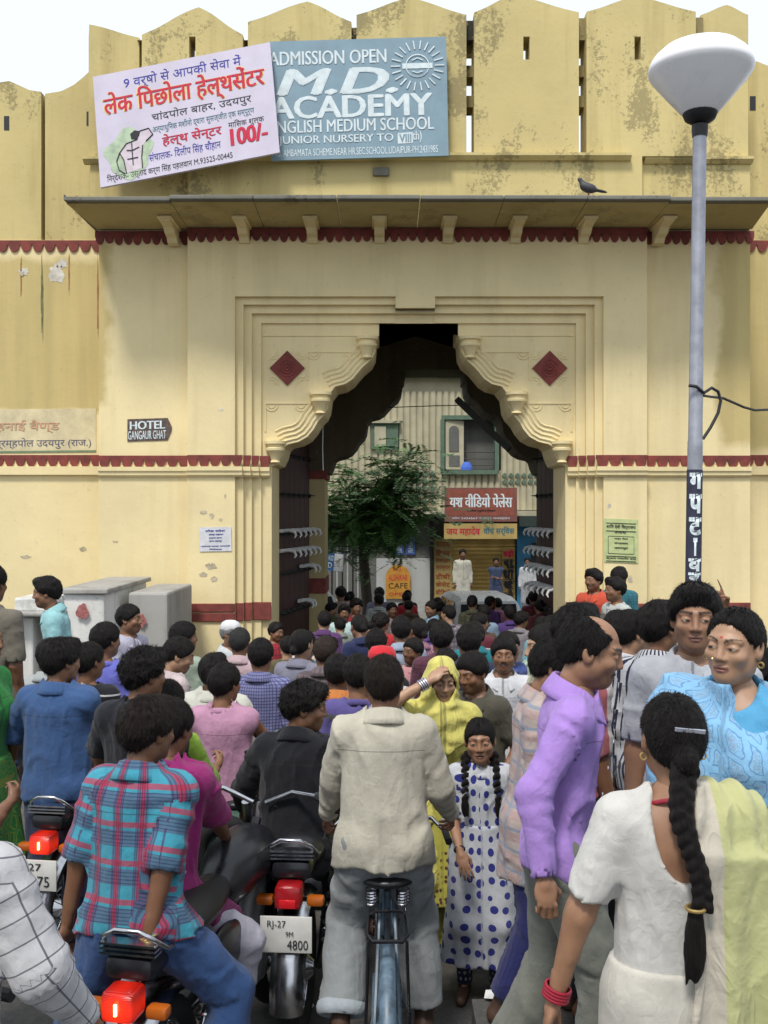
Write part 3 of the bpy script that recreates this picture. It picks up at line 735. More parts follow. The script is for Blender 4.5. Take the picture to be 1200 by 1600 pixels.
# ------------------------------------------------------------------ street surface
def ground_mat():
    t = NT('asphalt'); g = t.geo(); n = t.noise(g, .8, 5); f = t.noise(g, 40, 6, .7); d = t.noise(g, 3.2, 6, .65)
    c = t.mix(t.ramp(n, .3, .7), (.045, .043, .042), (.085, .08, .074)); c = t.mix(t.ramp(d, .52, .72), c, (.13, .115, .095))
    c = t.mix(t.math('MULTIPLY', t.ramp(f, .45, .8), .5), c, (.16, .15, .14)); t.out(c, t.math('MULTIPLY_ADD', d, .35, .6), .3)
    t.bump(t.math('ADD', f, t.math('MULTIPLY', d, .6)), .5, .012); return t.m
xs = np.concatenate([[-400, -60, -20], np.linspace(-9, 9, 37), [20, 60, 400]]); ys = np.concatenate([[-40, -5], np.linspace(0, 30, 121), [45, 80, 200, 800]])
gv = [(x, y, gz(y) + (.012 * math.sin(x * 2.1 + y) * math.sin(y * 1.7) if abs(x) < 8 and y < 30 else 0)) for y in ys for x in xs]; nx = len(xs)
put('street', mesh_from('street', gv, [(j * nx + i, j * nx + i + 1, (j + 1) * nx + i + 1, (j + 1) * nx + i) for j in range(len(ys) - 1) for i in range(nx - 1)], True), ground_mat(), kind='structure')
CONC = plain('old_concrete', (.27, .25, .22), .85, vary=.45, scale=4, bump=.4)
pz = lambda y: float(np.interp(y, [-9, 6, 11, 14], [.1, .1, -.25, -.3]))
pv = MB(); yy = np.concatenate([np.linspace(-3, 4.1, 8), np.linspace(4.5, 13.4, 18)])
for i in range(len(yy) - 1):   # raised footpath on the right, with a kerb
    for x0, x1, top in ((1.1 if yy[i] > 4.0 else .36, 9.0, 0),):
        a, b = pz(yy[i]), pz(yy[i + 1]); q = [(x0, yy[i], a - .8), (x1, yy[i], a - .8), (x1, yy[i], a + top), (x0, yy[i], a + top), (x0, yy[i + 1], b - .8), (x1, yy[i + 1], b - .8), (x1, yy[i + 1], b + top), (x0, yy[i + 1], b + top)]
        pv.add(q, [(3, 2, 6, 7), (0, 3, 7, 4), (1, 5, 6, 2), (4, 7, 6, 5)])
pv.build('footpath', ground_mat(), kind='structure')

# ------------------------------------------------------------------ the gate
D0 = 13.5; SC = F_PX / D0
def gx(px): return (px - 600) / SC
def gzz(py): return CAM_H + (800 - py) / SC
def plaster(name, base, old=None, dirt=.35, lichen=0.0, patch=None):
    t = NT(name); g = t.geo(); n = t.noise(g, .55, 6, .6); f = t.noise(g, 14, 8, .65); st = t.noise(t.map(g, (2.6, 2.6, .22)), 1.0, 5, .6)
    c = t.mix(t.ramp(n, .3, .7), tuple(x * .86 for x in base), tuple(min(x * 1.08, 1) for x in base))
    if old is not None and patch:     # areas where the older, darker wash of paint was left
        sp = t('SeparateXYZ'); t.l.new(g, sp.inputs[0]); wob = t.math('MULTIPLY_ADD', t.noise(g, 1.6, 5), .5, -.25); wob2 = t.math('MULTIPLY_ADD', t.noise(g, 2.9, 5), .3, -.15)
        for (x0, x1, z0, z1) in patch:
            ax = t.math('ADD', sp.outputs[0], wob); az = t.math('ADD', sp.outputs[2], wob2)
            m = None
            for v, lo, hi in ((ax, x0, x1), (az, z0, z1)):
                mr = t.math('MULTIPLY', t.ramp(t.math('MULTIPLY_ADD', v, .5, .5 - lo * .5), .5, .56), t.ramp(t.math('MULTIPLY_ADD', v, -.5, .5 + hi * .5), .5, .56))
                m = mr if m is None else t.math('MULTIPLY', m, mr)
            c = t.mix(t.math('MULTIPLY', m, .7), c, t.mix(t.ramp(st, .35, .7), old, tuple(x * .74 for x in old)))
    c = t.mix(t.math('MULTIPLY', t.ramp(st, .5, .78), dirt), c, tuple(x * y for x, y in zip(base, (.50, .46, .36))))
    c = t.mix(t.math('MULTIPLY', t.ramp(f, .60, .72), .30), c, (.34, .30, .25))
    if lichen:
        l = t.noise(g, 17, 9, .8); big = t.noise(t.map(g, (1.5, 1.5, .9)), 1.0, 4)
        c = t.mix(t.math('MULTIPLY', t.ramp(t.math('MULTIPLY_ADD', big, .95, t.math('MULTIPLY', l, .8)), .96, 1.06), lichen), c, (.045, .042, .034))
    t.out(c, .9, .2); t.bump(t.math('ADD', t.math('MULTIPLY', f, .6), t.noise(g, 3, 4)), .28, .02); return t.m
CREAM = (.80, .665, .375); OCHRE = (.52, .40, .14)
WALL = plaster('cream_limewash', CREAM, OCHRE, .3, 0, [(-9, gx(172), gzz(640), gzz(372)), (gx(1120), 9, gzz(700), gzz(350))])
WALLUP = plaster('ochre_limewash', (.60, .49, .225), None, .65, .45)
WALLTOP = plaster('stained_ochre', (.30, .245, .12), None, .8, 1.0)
STONE = plaster('eave_stone', (.20, .195, .165), None, .6, .6)
REDP = plain('red_oxide_paint', (.21, .046, .036), .85, vary=.45, scale=7, bump=.2)
DARKW = plaster('dark_plaster', (.10, .08, .052), None, .7, .5)  # dark brown base colour for the passage walls and back arch

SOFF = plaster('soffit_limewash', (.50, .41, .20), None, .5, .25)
gate = empty('city_gate', (gx(655), D0, gz(D0)), label='cream and ochre city gate with cusped arch, stone eave and pointed merlons', cat='gate')
def gp(mb, name, mat, smooth=None, bevel=0, parent=None, **kw):
    """a part of the gate built in world coordinates"""
    p = parent or gate; o = mb.build(name, mat, p, smooth, bevel, **kw)
    o.matrix_parent_inverse = Matrix.Identity(4); off = p_world(p); o.location = -off; return o
def p_world(o):
    v = Vector(o.location)
    while o.parent: o = o.parent; v += Vector(o.location)
    return v
# arch outline: right side of the opening, (dx from axis, z), rising from the ground
AX = gx(655)
ZB = gz(D0) - .3
def _o(l): return [((655 - px) / SC, gzz(py)) for px, py in l]
ogee1 = [(447, 692), (464, 688), (478, 680), (488, 668), (494, 657), (500, 650)]
ogee2 = [(522, 600), (538, 596), (550, 588), (559, 577), (566, 569), (574, 562)]
outl = _o([(421, 0)]) [:0] + [((655 - 421) / SC, ZB)] + _o([(421, 727), (431, 724), (437, 712), (441, 697)] + ogee1 + [(505, 645), (510, 634), (513, 612)] + ogee2 + [(580, 557), (586, 545), (588, 522), (592, 519), (592, 497)])
def arch_face(y, top, half, side='both', sc=1.0, cx=AX):
    """spandrel polygons either side of the opening up to z = top, out to half"""
    o = [(dx * sc, z) for dx, z in outl]; out = []
    for sg in (-1, 1):
        P = [(cx + sg * dx, z) for dx, z in o] + [(cx, o[-1][1]), (cx, top), (cx + sg * half, top), (cx + sg * half, ZB)]
        out.append(P if sg > 0 else P[::-1])
    return out
def arch_slab(y0, y1, top, half, name, mat, sc=1.0, cx=AX, back=True):
    mb = MB()
    for P in arch_face(y0, top, half, sc=sc, cx=cx):
        mb.prism(P, y0, y1)
    return mb
# stepped frame: each layer lies 7 cm behind the last
FR = [(367, 463), (379, 474), (391, 486), (405, 500)]
hw = lambda px: (655 - px) / SC
zt_frame = gzz(370)
# centre bay: wall with the rectangular recess, in three pieces
XL, XR = gx(293), gx(1011); LAY = .075
mb = MB(); yb = D0 + .6
for a, b in ((XL, AX - hw(367)), (AX + hw(367), XR)): mb.box(a, b, D0, yb, ZB, zt_frame)
mb.box(AX - hw(367), AX + hw(367), D0, yb, gzz(463), zt_frame)
mb.box(gx(618), gx(680), D0 + .002, yb, gzz(481), gzz(463))
gp(mb, 'front_wall', WALL)
for i in range(3):
    h0, h1 = hw(FR[i][0]), hw(FR[i + 1][0]); z0, z1 = gzz(FR[i][1]), gzz(FR[i + 1][1]); y = D0 + LAY * (i + 1); mb = MB()
    for sg in (-1, 1):
        a, b = sorted((AX + sg * h0, AX + sg * h1)); mb.box(a, b, y, yb, ZB, z0)
    for a, b in ((AX - h1, gx(618)), (gx(680), AX + h1)): mb.box(a, b, y, yb, z1, z0)
    if i < 1: pass
    mb.box(gx(618), gx(680), y + .02, yb, z1, min(z0, gzz(481)))
    gp(mb, 'frame_moulding', WALL)
YA = D0 + LAY * 4 - .03
mb = arch_slab(YA, D0 + 1.25, gzz(500), hw(405), 'arch', WALL); mb.box(AX - hw(405), AX + hw(405), YA + .3, D0 + 1.25, gzz(500), gzz(400))
gp(mb, 'cusped_arch', WALL)
# carved work on the spandrels
def curve_ridge(pts, r, y, name='carved_moulding'):
    for sg in (1, -1):
        mb = MB(); mb.tube([(AX + sg * dx, y, z) for dx, z in pts], r, 6, flat=1.0); gp(mb, name, WALL, 60)
def shift(pts, n):   # offset an outline away from the opening
    out = []
    for i, (x, z) in enumerate(pts):
        a = pts[max(i - 1, 0)]; b = pts[min(i + 1, len(pts) - 1)]; tx, tz = b[0] - a[0], b[1] - a[1]; L = math.hypot(tx, tz) or 1
        out.append((x - tz / L * -n, z + tx / L * -n))
    return out
for og in (ogee1, ogee2):
    base = _o([(og[0][0] - 8, og[0][1] + 4)] + og + [(og[-1][0] + 6, og[-1][1] - 10)])
    for j in range(4): curve_ridge(shift(base, .05 + j * .062), .022, YA + .008)
for (px, py, w_) in ((427, 706, 15), (499, 628, 16), (573, 540, 16)):   # little hanging capitals
    for sg in (1, -1):
        x = AX + sg * hw(px); z = gzz(py); mb = MB(); u = w_ / SC
        prof = [(.02, -.15), (u * .55, -.13), (u * .45, -.10), (u * .75, .0), (u * 1.0, .03), (u * 1.02, .06), (u * .85, .075), (u * .9, .10), (u * 1.12, .12), (u * 1.12, .16), (0.01, .165)]
        mb.lathe(prof, 14, Matrix.Translation((x, YA - .03, z))); gp(mb, 'capital', WALL, 40)
def ring_carve(x, z, r):
    mb = MB()
    for rr in (r, r * .62, r * .3): mb.torus((x, YA - .018 - .006 * (1 - rr / r), z), (0, 1, 0), rr * .74, .014, 20, 6)
    return mb
for sg in (1, -1):
    cx, cz, r = AX + sg * hw(446), gzz(571), 28 / SC
    mb = MB(); mb.prism([(cx - r, cz), (cx, cz - r), (cx + r, cz), (cx, cz + r)], YA - .022, YA + .01); d = gp(mb, 'red_diamond', REDP)
    mb = ring_carve(cx, cz, r * .62); mb.torus((cx, YA - .024, cz), (0, 1, 0), .03, .014, 12, 6); gp(mb, 'carved_ring', REDP, 60)
    for a in (0, 1, 2, 3):     # leaf scrolls in the four corners around each diamond
        mb = MB(); sx_, sz_ = (1, 1, -1, -1)[a], (1, -1, 1, -1)[a]
        for q in (.05, .085): mb.tube([(cx + sx_ * (r * .86) + math.cos(w) * q * sx_, YA - .001, cz + sz_ * (r * .86) + math.sin(w) * q * sz_) for w in np.linspace(math.pi * .9, math.pi * 1.6, 7)], .01, 5)
        gp(mb, 'carved_scroll', WALL, 60)
    for (x0, x1, z) in ((478, 560, 546), (411, 484, 628)):   # incised panel lines
        a, b = sorted((AX + sg * hw(x0), AX + sg * hw(x1))); mb = MB(); mb.box(a, b, YA - .012, YA + .01, gzz(z), gzz(z) + .022); 
        gp(mb, 'panel_moulding', WALL); mb = MB(); e = AX + sg * hw(x0); mb.box(min(e, e + sg * -.0) - .011, e + .011, YA - .0125, YA + .01, gzz(z + 44), gzz(z) - .0); gp(mb, 'panel_moulding', WALL)
        for q in (0, 1):
            ex = AX + sg * hw(x0 + 10 + q * (x1 - x0 - 26)); mb = MB()
            for rr in (.045, .085): mb.tube([(ex + rr * math.cos(w), YA - .001, gzz(z) - .01 - rr * math.sin(w)) for w in np.linspace(0, math.pi, 9)], .011, 5)
            gp(mb, 'carved_scroll', WALL, 60)
for sg in (1, -1):
    mb = MB(); a, b = sorted((AX + sg * hw(408), AX + sg * hw(588))); mb.box(a, b, YA - .014, YA + .01, gzz(520), gzz(517)); gp(mb, 'panel_moulding', WALL)

# side bays of the tower and the tower returns
TL, TR = gx(150), gx(1178); SB = D0 + .14
for a, b in ((TL, XL), (XR, TR)): mb = MB(); mb.box(a, b, SB, SB + .5, ZB, gzz(330)); gp(mb, 'side_wall', WALL)
for a, b in ((TL - .003, TL + .3), (TR - .3, TR + .003)): mb = MB(); mb.box(a, b, SB + .5, SB + 2.2, ZB, gzz(60)); gp(mb, 'return_wall', WALL)
# ledge courses with scalloped red paint
def course(x0, x1, y, py0, py1, proj, name='ledge_moulding', mat=None):
    mb = MB(); z0, z1 = gzz(py1), gzz(py0); m = (z0 + z1) / 2
    mb.prism([(y + .02, z0 - .03), (y + .02, z1), (y - proj, z1), (y - proj, m), (y - proj * .75, m), (y - proj * .7, z0), (y - proj * .2, z0 - .03)], x0, x1, axis='x'); return gp(mb, name, mat or WALL, parent=gate)
def scallops(x0, x1, y, ztop, h, pitch, band=.35, name='scallop'):
    """a painted strip whose lower edge hangs in petals; each petal a piece"""
    mb = MB(); mb.box(x0, x1, y - .008, y + .02, ztop - h * band, ztop); st = gp(mb, 'red_band', REDP)
    n = max(1, round((x1 - x0) / pitch)); p = (x1 - x0) / n; data = None
    for i in range(n):
        if data is None:
            m = MB(); pts = [(-p * .46, 0)] + [(-p * .44 * math.cos(w) , -h * (1 - band) * (math.sin(w) ** .8)) for w in np.linspace(.12, math.pi - .12, 7)] + [(p * .46, 0)]
            m.prism(pts, -.013, .012); data = m.data('petal')
        o = put('petal', data, None if data.materials else REDP, gate); o.location = Vector((x0 + p * (i + .5), y + .0, ztop - h * band)) - Vector(gate.location)
        o.rotation_euler = (0, random.uniform(-.05, .05), 0); o.scale = (1, 1, random.uniform(.85, 1.12))
random.seed(5)
for a, b, y in ((TL, XL, SB), (XL, AX - hw(379), D0), (AX + hw(379), XR, D0), (XR, TR, SB)):
    course(a, b, y, 729, 742, .07); scallops(a, b, y - .012, gzz(711), gzz(711) - gzz(730), .155)
for i in (0, 1, 2):      # the courses return round the stepped frame
    for sg in (-1, 1):
        y = D0 + LAY * (i + 1); a, b = sorted((AX + sg * hw(FR[i][0] + 12), AX + sg * (hw(FR[min(i + 1, 3)][0] + (12 if i < 2 else 14)))))
        if b - a > .02: course(a, b, y, 729, 742, .07); scallops(a, b, y - .012, gzz(711), gzz(711) - gzz(730), .10)
for a, b, y in ((XL, AX - hw(367), D0), (AX + hw(367), XR, D0)):
    mb = MB(); z0, z1 = gzz(971), gzz(943); mb.box(a, b, y - .03, y + .01, z0, (z0 + z1) / 2 - .008); mb.box(a, b, y - .03, y + .01, (z0 + z1) / 2 + .008, z1); gp(mb, 'red_plinth_band', REDP, bevel=.008)
for i in range(3):
    for sg in (-1, 1):
        a, b = sorted((AX + sg * hw(FR[i][0]), AX + sg * hw(FR[i + 1][0] if i < 2 else 421))); y = D0 + LAY * (i + 1); mb = MB(); mb.box(a, b, y - .028, y + .01, gzz(971), gzz(943)); gp(mb, 'red_plinth_band', REDP, bevel=.008)
mb = MB(); mb.box(XR, TR, SB - .03, SB + .01, gzz(971), gzz(943)); gp(mb, 'red_plinth_band', REDP, bevel=.008)
# dark red fringe under the eave
for a, b, y in ((TL - .05, XL, SB), (XL, XR, D0), (XR, TR + .05, SB)):
    scallops(a, b, y - .012, gzz(357), gzz(357) - gzz(378), .125, .45)
# the eave: long stone slabs on brackets, open to the side at each end
ZE = gzz(364) + .075; PR = 1.15
def slab(x0, x1, xo0, xo1, yw, yo, parent=None):
    mb = MB(); v = [(x0, yw, ZE), (x1, yw, ZE), (xo1, yo, ZE + .02), (xo0, yo, ZE + .02)]; t = .055
    mb.add(v + [(x, y, z + t) for x, y, z in v], [(0, 1, 2, 3), (7, 6, 5, 4), (0, 4, 5, 1), (1, 5, 6, 2), (2, 6, 7, 3), (3, 7, 4, 0)]); 
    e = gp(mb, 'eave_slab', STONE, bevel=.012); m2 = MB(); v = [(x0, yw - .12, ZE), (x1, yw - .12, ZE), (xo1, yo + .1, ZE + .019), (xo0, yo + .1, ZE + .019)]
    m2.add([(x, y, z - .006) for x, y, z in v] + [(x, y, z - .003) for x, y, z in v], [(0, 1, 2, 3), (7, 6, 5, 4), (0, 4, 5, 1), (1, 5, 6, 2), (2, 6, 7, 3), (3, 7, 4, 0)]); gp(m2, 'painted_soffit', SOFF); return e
xa, xb = TL, TR; yo = D0 - PR; ks = (D0 - PR) / D0
ex0, ex1 = (97 - 600) * yo / F_PX, (1212 - 600) * yo / F_PX
edges = [xa] + list(np.linspace(XL, XR, 7)) + [xb]; outer = [ex0] + [e + (0) for e in edges[1:-1]] + [ex1]
for i in range(len(edges) - 1): slab(edges[i] + .004, edges[i + 1] - .004, outer[i] + .004, outer[i + 1] - .004, D0 + .1 if 0 < i < 7 else SB + .04, yo + (.06 if i in (0, 7) else 0) + random.uniform(-.02, .02))
mb = MB(); mb.add([(ex0, yo + .06, ZE + .03), (xa, SB, ZE + .01), (xa, SB + 1.2, ZE + .01), (ex0, SB + 1.2, ZE + .03)], [(0, 1, 2, 3)]); mb.add([(ex0, yo + .06, ZE + .1), (xa, SB, ZE + .1), (xa, SB + 1.2, ZE + .1), (ex0, SB + 1.2, ZE + .1)], [(3, 2, 1, 0)]); mb.box(ex0, ex0 + .01, yo + .06, SB + 1.2, ZE + .03, ZE + .1); gp(mb, 'eave_slab', STONE)
bd = None
for px in (268, 381, 488, 593, 700, 806, 913, 1032):
    if bd is None:
        m = MB(); m.prism([(.1, 0), (-.62, 0), (-.62, -.07), (-.5, -.10), (-.36, -.12), (-.26, -.2), (-.12, -.23), (-.05, -.31), (.1, -.33)], -.085, .085, axis='x'); m.box(-.12, .12, -.66, .1, -.05, -.002); bd = m.data('bracket', bevel=.01)
    o = put('bracket', bd, None if bd.materials else WALL, gate); o.scale = (.8, .85, .72); o.location = Vector((gx(px) * (D0 - .1) / D0, D0, ZE)) - Vector(gate.location)
# frieze above the eave, thin cornice, parapet
ZF, ZC = ZE + .05, gzz(243)
mb = MB(); mb.box(XL, gx(1004), D0 + .02, D0 + .55, ZF - .4, ZC); mb.box(TL - .12, XL, SB, SB + .5, gzz(330) + .001, ZC); mb.box(gx(1004), TR, SB, SB + .5, gzz(330) + .001, ZC); gp(mb, 'frieze_wall', WALLUP)
mb = MB()
for a, b, y in ((TL - .2, XL, SB), (XL, gx(985), D0), (gx(1010), TR + .02, SB)): mb.prism([(y + .03, ZC - .07), (y + .03, ZC + .012), (y - .09, ZC + .012), (y - .09, ZC - .025), (y - .03, ZC - .07)], a, b, axis='x')
gp(mb, 'cornice', WALLUP)
mb = MB(); mb.box(gx(583), gx(608), D0 - .03, D0 + .05, gzz(275), gzz(262)); gp(mb, 'rain_spout', STONE, bevel=.01)
def merlon(x0, x1, y, z0, zs, zp, xp, hole, th=.42):
    """a pointed battlement plate with a loophole; zs shoulder height, (xp, zp) peak"""
    P = [(x0, zs)]; n = 9
    lo = lambda t: (x0 + (xp - x0) * t, zs + (zp - zs) * (t ** .95 - .04 * math.sin(t * math.pi * 2)))
    L = [lo(i / n) for i in range(n + 1)]
    R = [(x1 - (x1 - xp) * i / n, zs + (zp - zs) * ((i / n) ** .95 - .04 * math.sin(i / n * math.pi * 2))) for i in range(n + 1)]
    topz = zs; mb = MB()
    if hole:
        hx0, hx1, hz0, hz1 = hole; mb.box(x0, x1, y, y + th, z0, hz0); mb.box(x0, hx0, y, y + th, hz0, hz1); mb.box(hx1, x1, y, y + th, hz0, hz1); mb.box(x0, x1, y, y + th, hz1, zs)
    else: mb.box(x0, x1, y, y + th, z0, zs)
    top = L + R[::-1][1:]
    if x0 < xp < x1 or True: mb.prism([(a, b + 0) for a, b in top][::-1], y, y + th)
    return gp(mb, 'merlon', WALLUP)
mers = [(133, 213, 134, 50, 29, 0), (221, 379, 310, 53, 10, 300), (437, 540, 480, 33, 1, 0), (546, 729, 640, 22, -5, 0), (741, 905, 802, 18, -9, 823), (917, 1088, 995, 17, -7, 997), (1101, 1176, 1142, 14, -2, 0)]
mers[2] = (387, 549, 480, 33, 1, 0); mers[3] = (557, 729, 640, 22, -5, 0)
for i, (a, b, p, s_, t_, h_) in enumerate(mers):
    y = D0 if 1 <= i <= 4 else SB
    if i == 5: y = D0
    hl = (gx(h_ - 5), gx(h_ + 5), gzz(92), gzz(56)) if h_ else None
    if i == 0: hl = None
    merlon(gx(a), gx(b), y + .02, ZC, gzz(s_), gzz(t_), gx(p), hl)
for i in range(len(mers) - 1):     # saddle stones bridge each slit, with cross stones inside it
    x0, x1 = gx(mers[i][1]), gx(mers[i + 1][0]); zt = min(gzz(mers[i][3]), gzz(mers[i + 1][3])) + .01; mb = MB()
    mb.box(x0 - .3, x1 + .3, D0 + .47, D0 + .68, gzz(56), zt); mb.box(x0 - .02, x1 + .02, D0 + .12, D0 + .5, gzz(56), zt - .04); gp(mb, 'saddle_stone', WALLTOP)
    for a, b in ((92, 110), (140, 158)): mb = MB(); mb.box(x0 - .01, x1 + .01, D0 + .2, D0 + .5, gzz(b), gzz(a)); gp(mb, 'cross_stone', WALLTOP)

# ------------------------------------------------------------------ passage behind the arch
BX, BY0, BY1 = .86, 16.9, 17.9
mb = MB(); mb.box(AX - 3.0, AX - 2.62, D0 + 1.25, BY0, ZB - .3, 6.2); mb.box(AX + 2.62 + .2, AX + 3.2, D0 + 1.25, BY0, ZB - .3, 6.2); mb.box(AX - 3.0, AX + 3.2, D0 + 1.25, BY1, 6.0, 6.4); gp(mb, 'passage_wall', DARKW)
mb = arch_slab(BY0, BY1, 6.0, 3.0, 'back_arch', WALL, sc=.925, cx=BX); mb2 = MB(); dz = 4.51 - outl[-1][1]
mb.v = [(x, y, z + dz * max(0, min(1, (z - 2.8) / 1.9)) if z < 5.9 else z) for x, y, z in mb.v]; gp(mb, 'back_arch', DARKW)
jx = BX - .925 * (655 - 421) / SC
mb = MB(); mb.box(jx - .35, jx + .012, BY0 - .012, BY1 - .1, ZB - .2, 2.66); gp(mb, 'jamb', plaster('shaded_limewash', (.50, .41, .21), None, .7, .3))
mb = MB(); mb.box(jx - .38, jx + .05, BY0 - .05, BY1 - .05, 2.66, 2.80); gp(mb, 'red_band', REDP); mb = MB(); mb.box(jx - .37, jx + .03, BY0 - .03, BY1 - .06, .72, .98); gp(mb, 'red_band', REDP)

# ------------------------------------------------------------------ door leaves, spikes and painted hooks
LEAF = plain('maroon_door_paint', (.055, .018, .014), .6, vary=.5, scale=6, bump=.3); IRON = plain('dark_iron', (.03, .027, .025), .5, .6, vary=.4); WHITEP = plain('white_gloss_paint', (.62, .62, .60), .45, vary=.2)
def leaf(p0, p1, z0, z1, face, rows, label):
    """an open door leaf from p0 to p1 (plan), face = sign of the side that carries spikes"""
    p0, p1 = Vector((*p0, 0)), Vector((*p1, 0)); L = (p1 - p0).length; ang = math.atan2(p1.y - p0.y, p1.x - p0.x)
    r = empty('gate_door', (p0.x, p0.y, z0), ang, label=label, cat='door', group='open leaves of the old gate'); H = z1 - z0
    n = 7; w = L / n
    for i in range(n): MB().box(i * w + .006, (i + 1) * w - .006, -.05, .05, 0, H).build('plank', LEAF, r, bevel=.006)
    for j in range(9): z = .25 + j * (H - .4) / 8; MB().box(0, L, .05 * face, .075 * face, z, z + .07).build('iron_strap', IRON, r)
    sp = MB(); sp.lathe([(.035, 0), (.03, .012), (.014, .03), (.008, .09), (.001, .13)], 8); sd = sp.data('spike', 40)
    for j in range(8):
        for i in range(n):
            o = put('spike', sd, None if sd.materials else IRON, r); o.location = ((i + .5) * w, .075 * face, .285 + j * (H - .4) / 8); o.rotation_euler = (-math.pi / 2 * face, 0, 0)
    for z, a, b in rows:
        k = max(2, round((b - a) / .3)); bar = MB(); bar.box(a, b, .08 * face, .12 * face, z - z0 - .03, z - z0 + .02); hk = bar.build('hook_rail', WHITEP, r)
        for i in range(k):
            x = a + (b - a) * (i + .5) / k; m = MB(); m.tube([(x + .0, face * .1, 0), (x + .01, face * .2, .015), (x + .0, face * .3, -.01), (x - .05, face * .34, -.06), (x - .10, face * .33, -.10)], [.03, .03, .027, .02, .006], 7)
            h = m.build('hook', WHITEP, hk, 60); h.location = (0, 0, z - z0 - .01)
    return r
rz = [CAM_H + (800 - py) / F_PX * 15.6 for py in (828, 858, 887, 917)]
leaf((-1.70, 14.8), (-1.30, 16.75), gz(15) - .02, 4.3, -1, [(rz[0], .15, 1.85), (rz[1], .15, 1.85), (rz[2], 1.3, 1.8), (rz[3] - .25, 1.2, 1.5)], 'dark maroon gate door folded back at the archway side of the tree, two full rows of white hooks')
leaf((2.80, 14.8), (2.62, 16.75), gz(15) - .02, 4.3, 1, [(z, .1, 1.9) for z in rz], 'dark maroon gate door folded back near the blue shopfront, four rows of white hooks')

# a beam and wires hanging in the passage
mb = MB(); a, b = W(714, 624, 15.4), W(796, 702, 15.0); mb.tube([a, b], .065, 4); o = mb.build('hanging_beam', plain('charred_wood', (.02, .018, .016), .8), label='dark wooden beam hanging at a slant inside the archway', cat='beam')
def wire(name, pts, r, mat, label, cat='wire'):
    m = MB(); m.tube([Vector(p) for p in pts], r, 5); return m.build(name, mat, smooth=60, label=label, cat=cat)
BLK = plain('black_rubber', (.012, .012, .013), .55)
wire('hanging_string', [W(505, 655, 14.9), W(504, 700, 14.9), W(505, 735, 14.9)], .008, WHITEP, 'pale string hanging from the arch soffit beside the left hand door', 'string')
wire('service_wire', [W(528, 632, 17), W(600, 637, 17), W(680, 634, 17), W(735, 633, 17)], .008, BLK, 'thin black wire strung across the back arch')
# ------------------------------------------------------------------ ramparts either side
ram = empty('rampart_wall', (gx(60), SB + .8, gz(D0)), label='lower ochre rampart with slit and pointed merlons left of the gate tower', cat='wall')
YR = SB + .75; kx = YR / D0
def rx_(px): return (px - 600) * YR / F_PX
def rzz(py): return CAM_H + (800 - py) * YR / F_PX
mb = MB(); mb.box(rx_(-60), TL + .02, YR, YR + .6, ZB, rzz(375)); gp(mb, 'wall', WALL, parent=ram)
def rmer(par, poly):
    mb = MB(); mb.prism(poly, YR + .01, YR + .5); gp(mb, 'merlon', WALLUP, parent=par)
rmer(ram, [(rx_(-60), rzz(375)), (rx_(64), rzz(375)), (rx_(64), rzz(143)), (rx_(45), rzz(140)), (rx_(30), rzz(133)), (rx_(14), rzz(126)), (rx_(0), rzz(128)), (rx_(-30), rzz(143)), (rx_(-60), rzz(146))])
rmer(ram, [(rx_(70), rzz(375)), (rx_(152), rzz(375)), (rx_(152), rzz(98)), (rx_(132), rzz(118)), (rx_(115), rzz(132)), (rx_(95), rzz(142)), (rx_(70), rzz(146))])
mb = MB(); mb.box(rx_(60), rx_(76), YR + .3, YR + .6, rzz(180), rzz(146)); mb.box(rx_(62), rx_(72), YR + .2, YR + .6, rzz(236), rzz(228)); mb.box(rx_(62), rx_(72), YR + .2, YR + .6, rzz(282), rzz(270)); gp(mb, 'saddle_stone', WALLTOP, parent=ram)
for px, py in ((10, 192), (139, 185)): mb = MB(); mb.box(rx_(px - 4), rx_(px + 4), YR + .004, YR + .03, rzz(py + 11), rzz(py - 11)); gp(mb, 'loophole', BLK, parent=ram)
def rcourse(par, x0, x1):
    mb = MB(); mb.box(x0, x1, YR - .06, YR + .02, rzz(742), rzz(729)); gp(mb, 'ledge_moulding', WALL, parent=par)
    for zt, zb, p in ((711, 730, .155), (376, 394, .17)):
        mb = MB(); mb.box(x0, x1, YR - .02, YR + .02, rzz(zt) - .06, rzz(zt)); gp(mb, 'red_band', REDP, parent=par); n = int((x1 - x0) / p); m = MB()
        m.prism([(-p * .46, 0)] + [(-p * .44 * math.cos(w), -.11 * math.sin(w)) for w in np.linspace(.1, math.pi - .1, 7)] + [(p * .46, 0)], -.013, .012); dt = m.data('petal')
        for i in range(n):
            o = put('petal', dt, None if dt.materials else REDP, par); o.location = Vector((x0 + (i + .5) * p, YR - .01, rzz(zt) - .06)) - Vector(par.location)
rcourse(ram, rx_(-60), TL - .02)
ram2 = empty('rampart_wall', (gx(1240), SB + .8, gz(D0)), label='short stretch of ochre rampart right of the gate tower behind the lamp', cat='wall')
mb = MB(); mb.box(TR - .02, rx_(1330), YR, YR + .6, ZB, rzz(375)); gp(mb, 'wall', WALL, parent=ram2)
rmer(ram2, [(rx_(1170), rzz(375)), (rx_(1330), rzz(375)), (rx_(1330), rzz(120)), (rx_(1260), rzz(90)), (rx_(1215), rzz(108)), (rx_(1185), rzz(96)), (rx_(1170), rzz(92))])
mb = MB(); mb.box(rx_(1172), rx_(1181), YR + .004, YR + .03, rzz(172), rzz(150)); gp(mb, 'loophole', BLK, parent=ram2)
rcourse(ram2, TR + .02, rx_(1330))

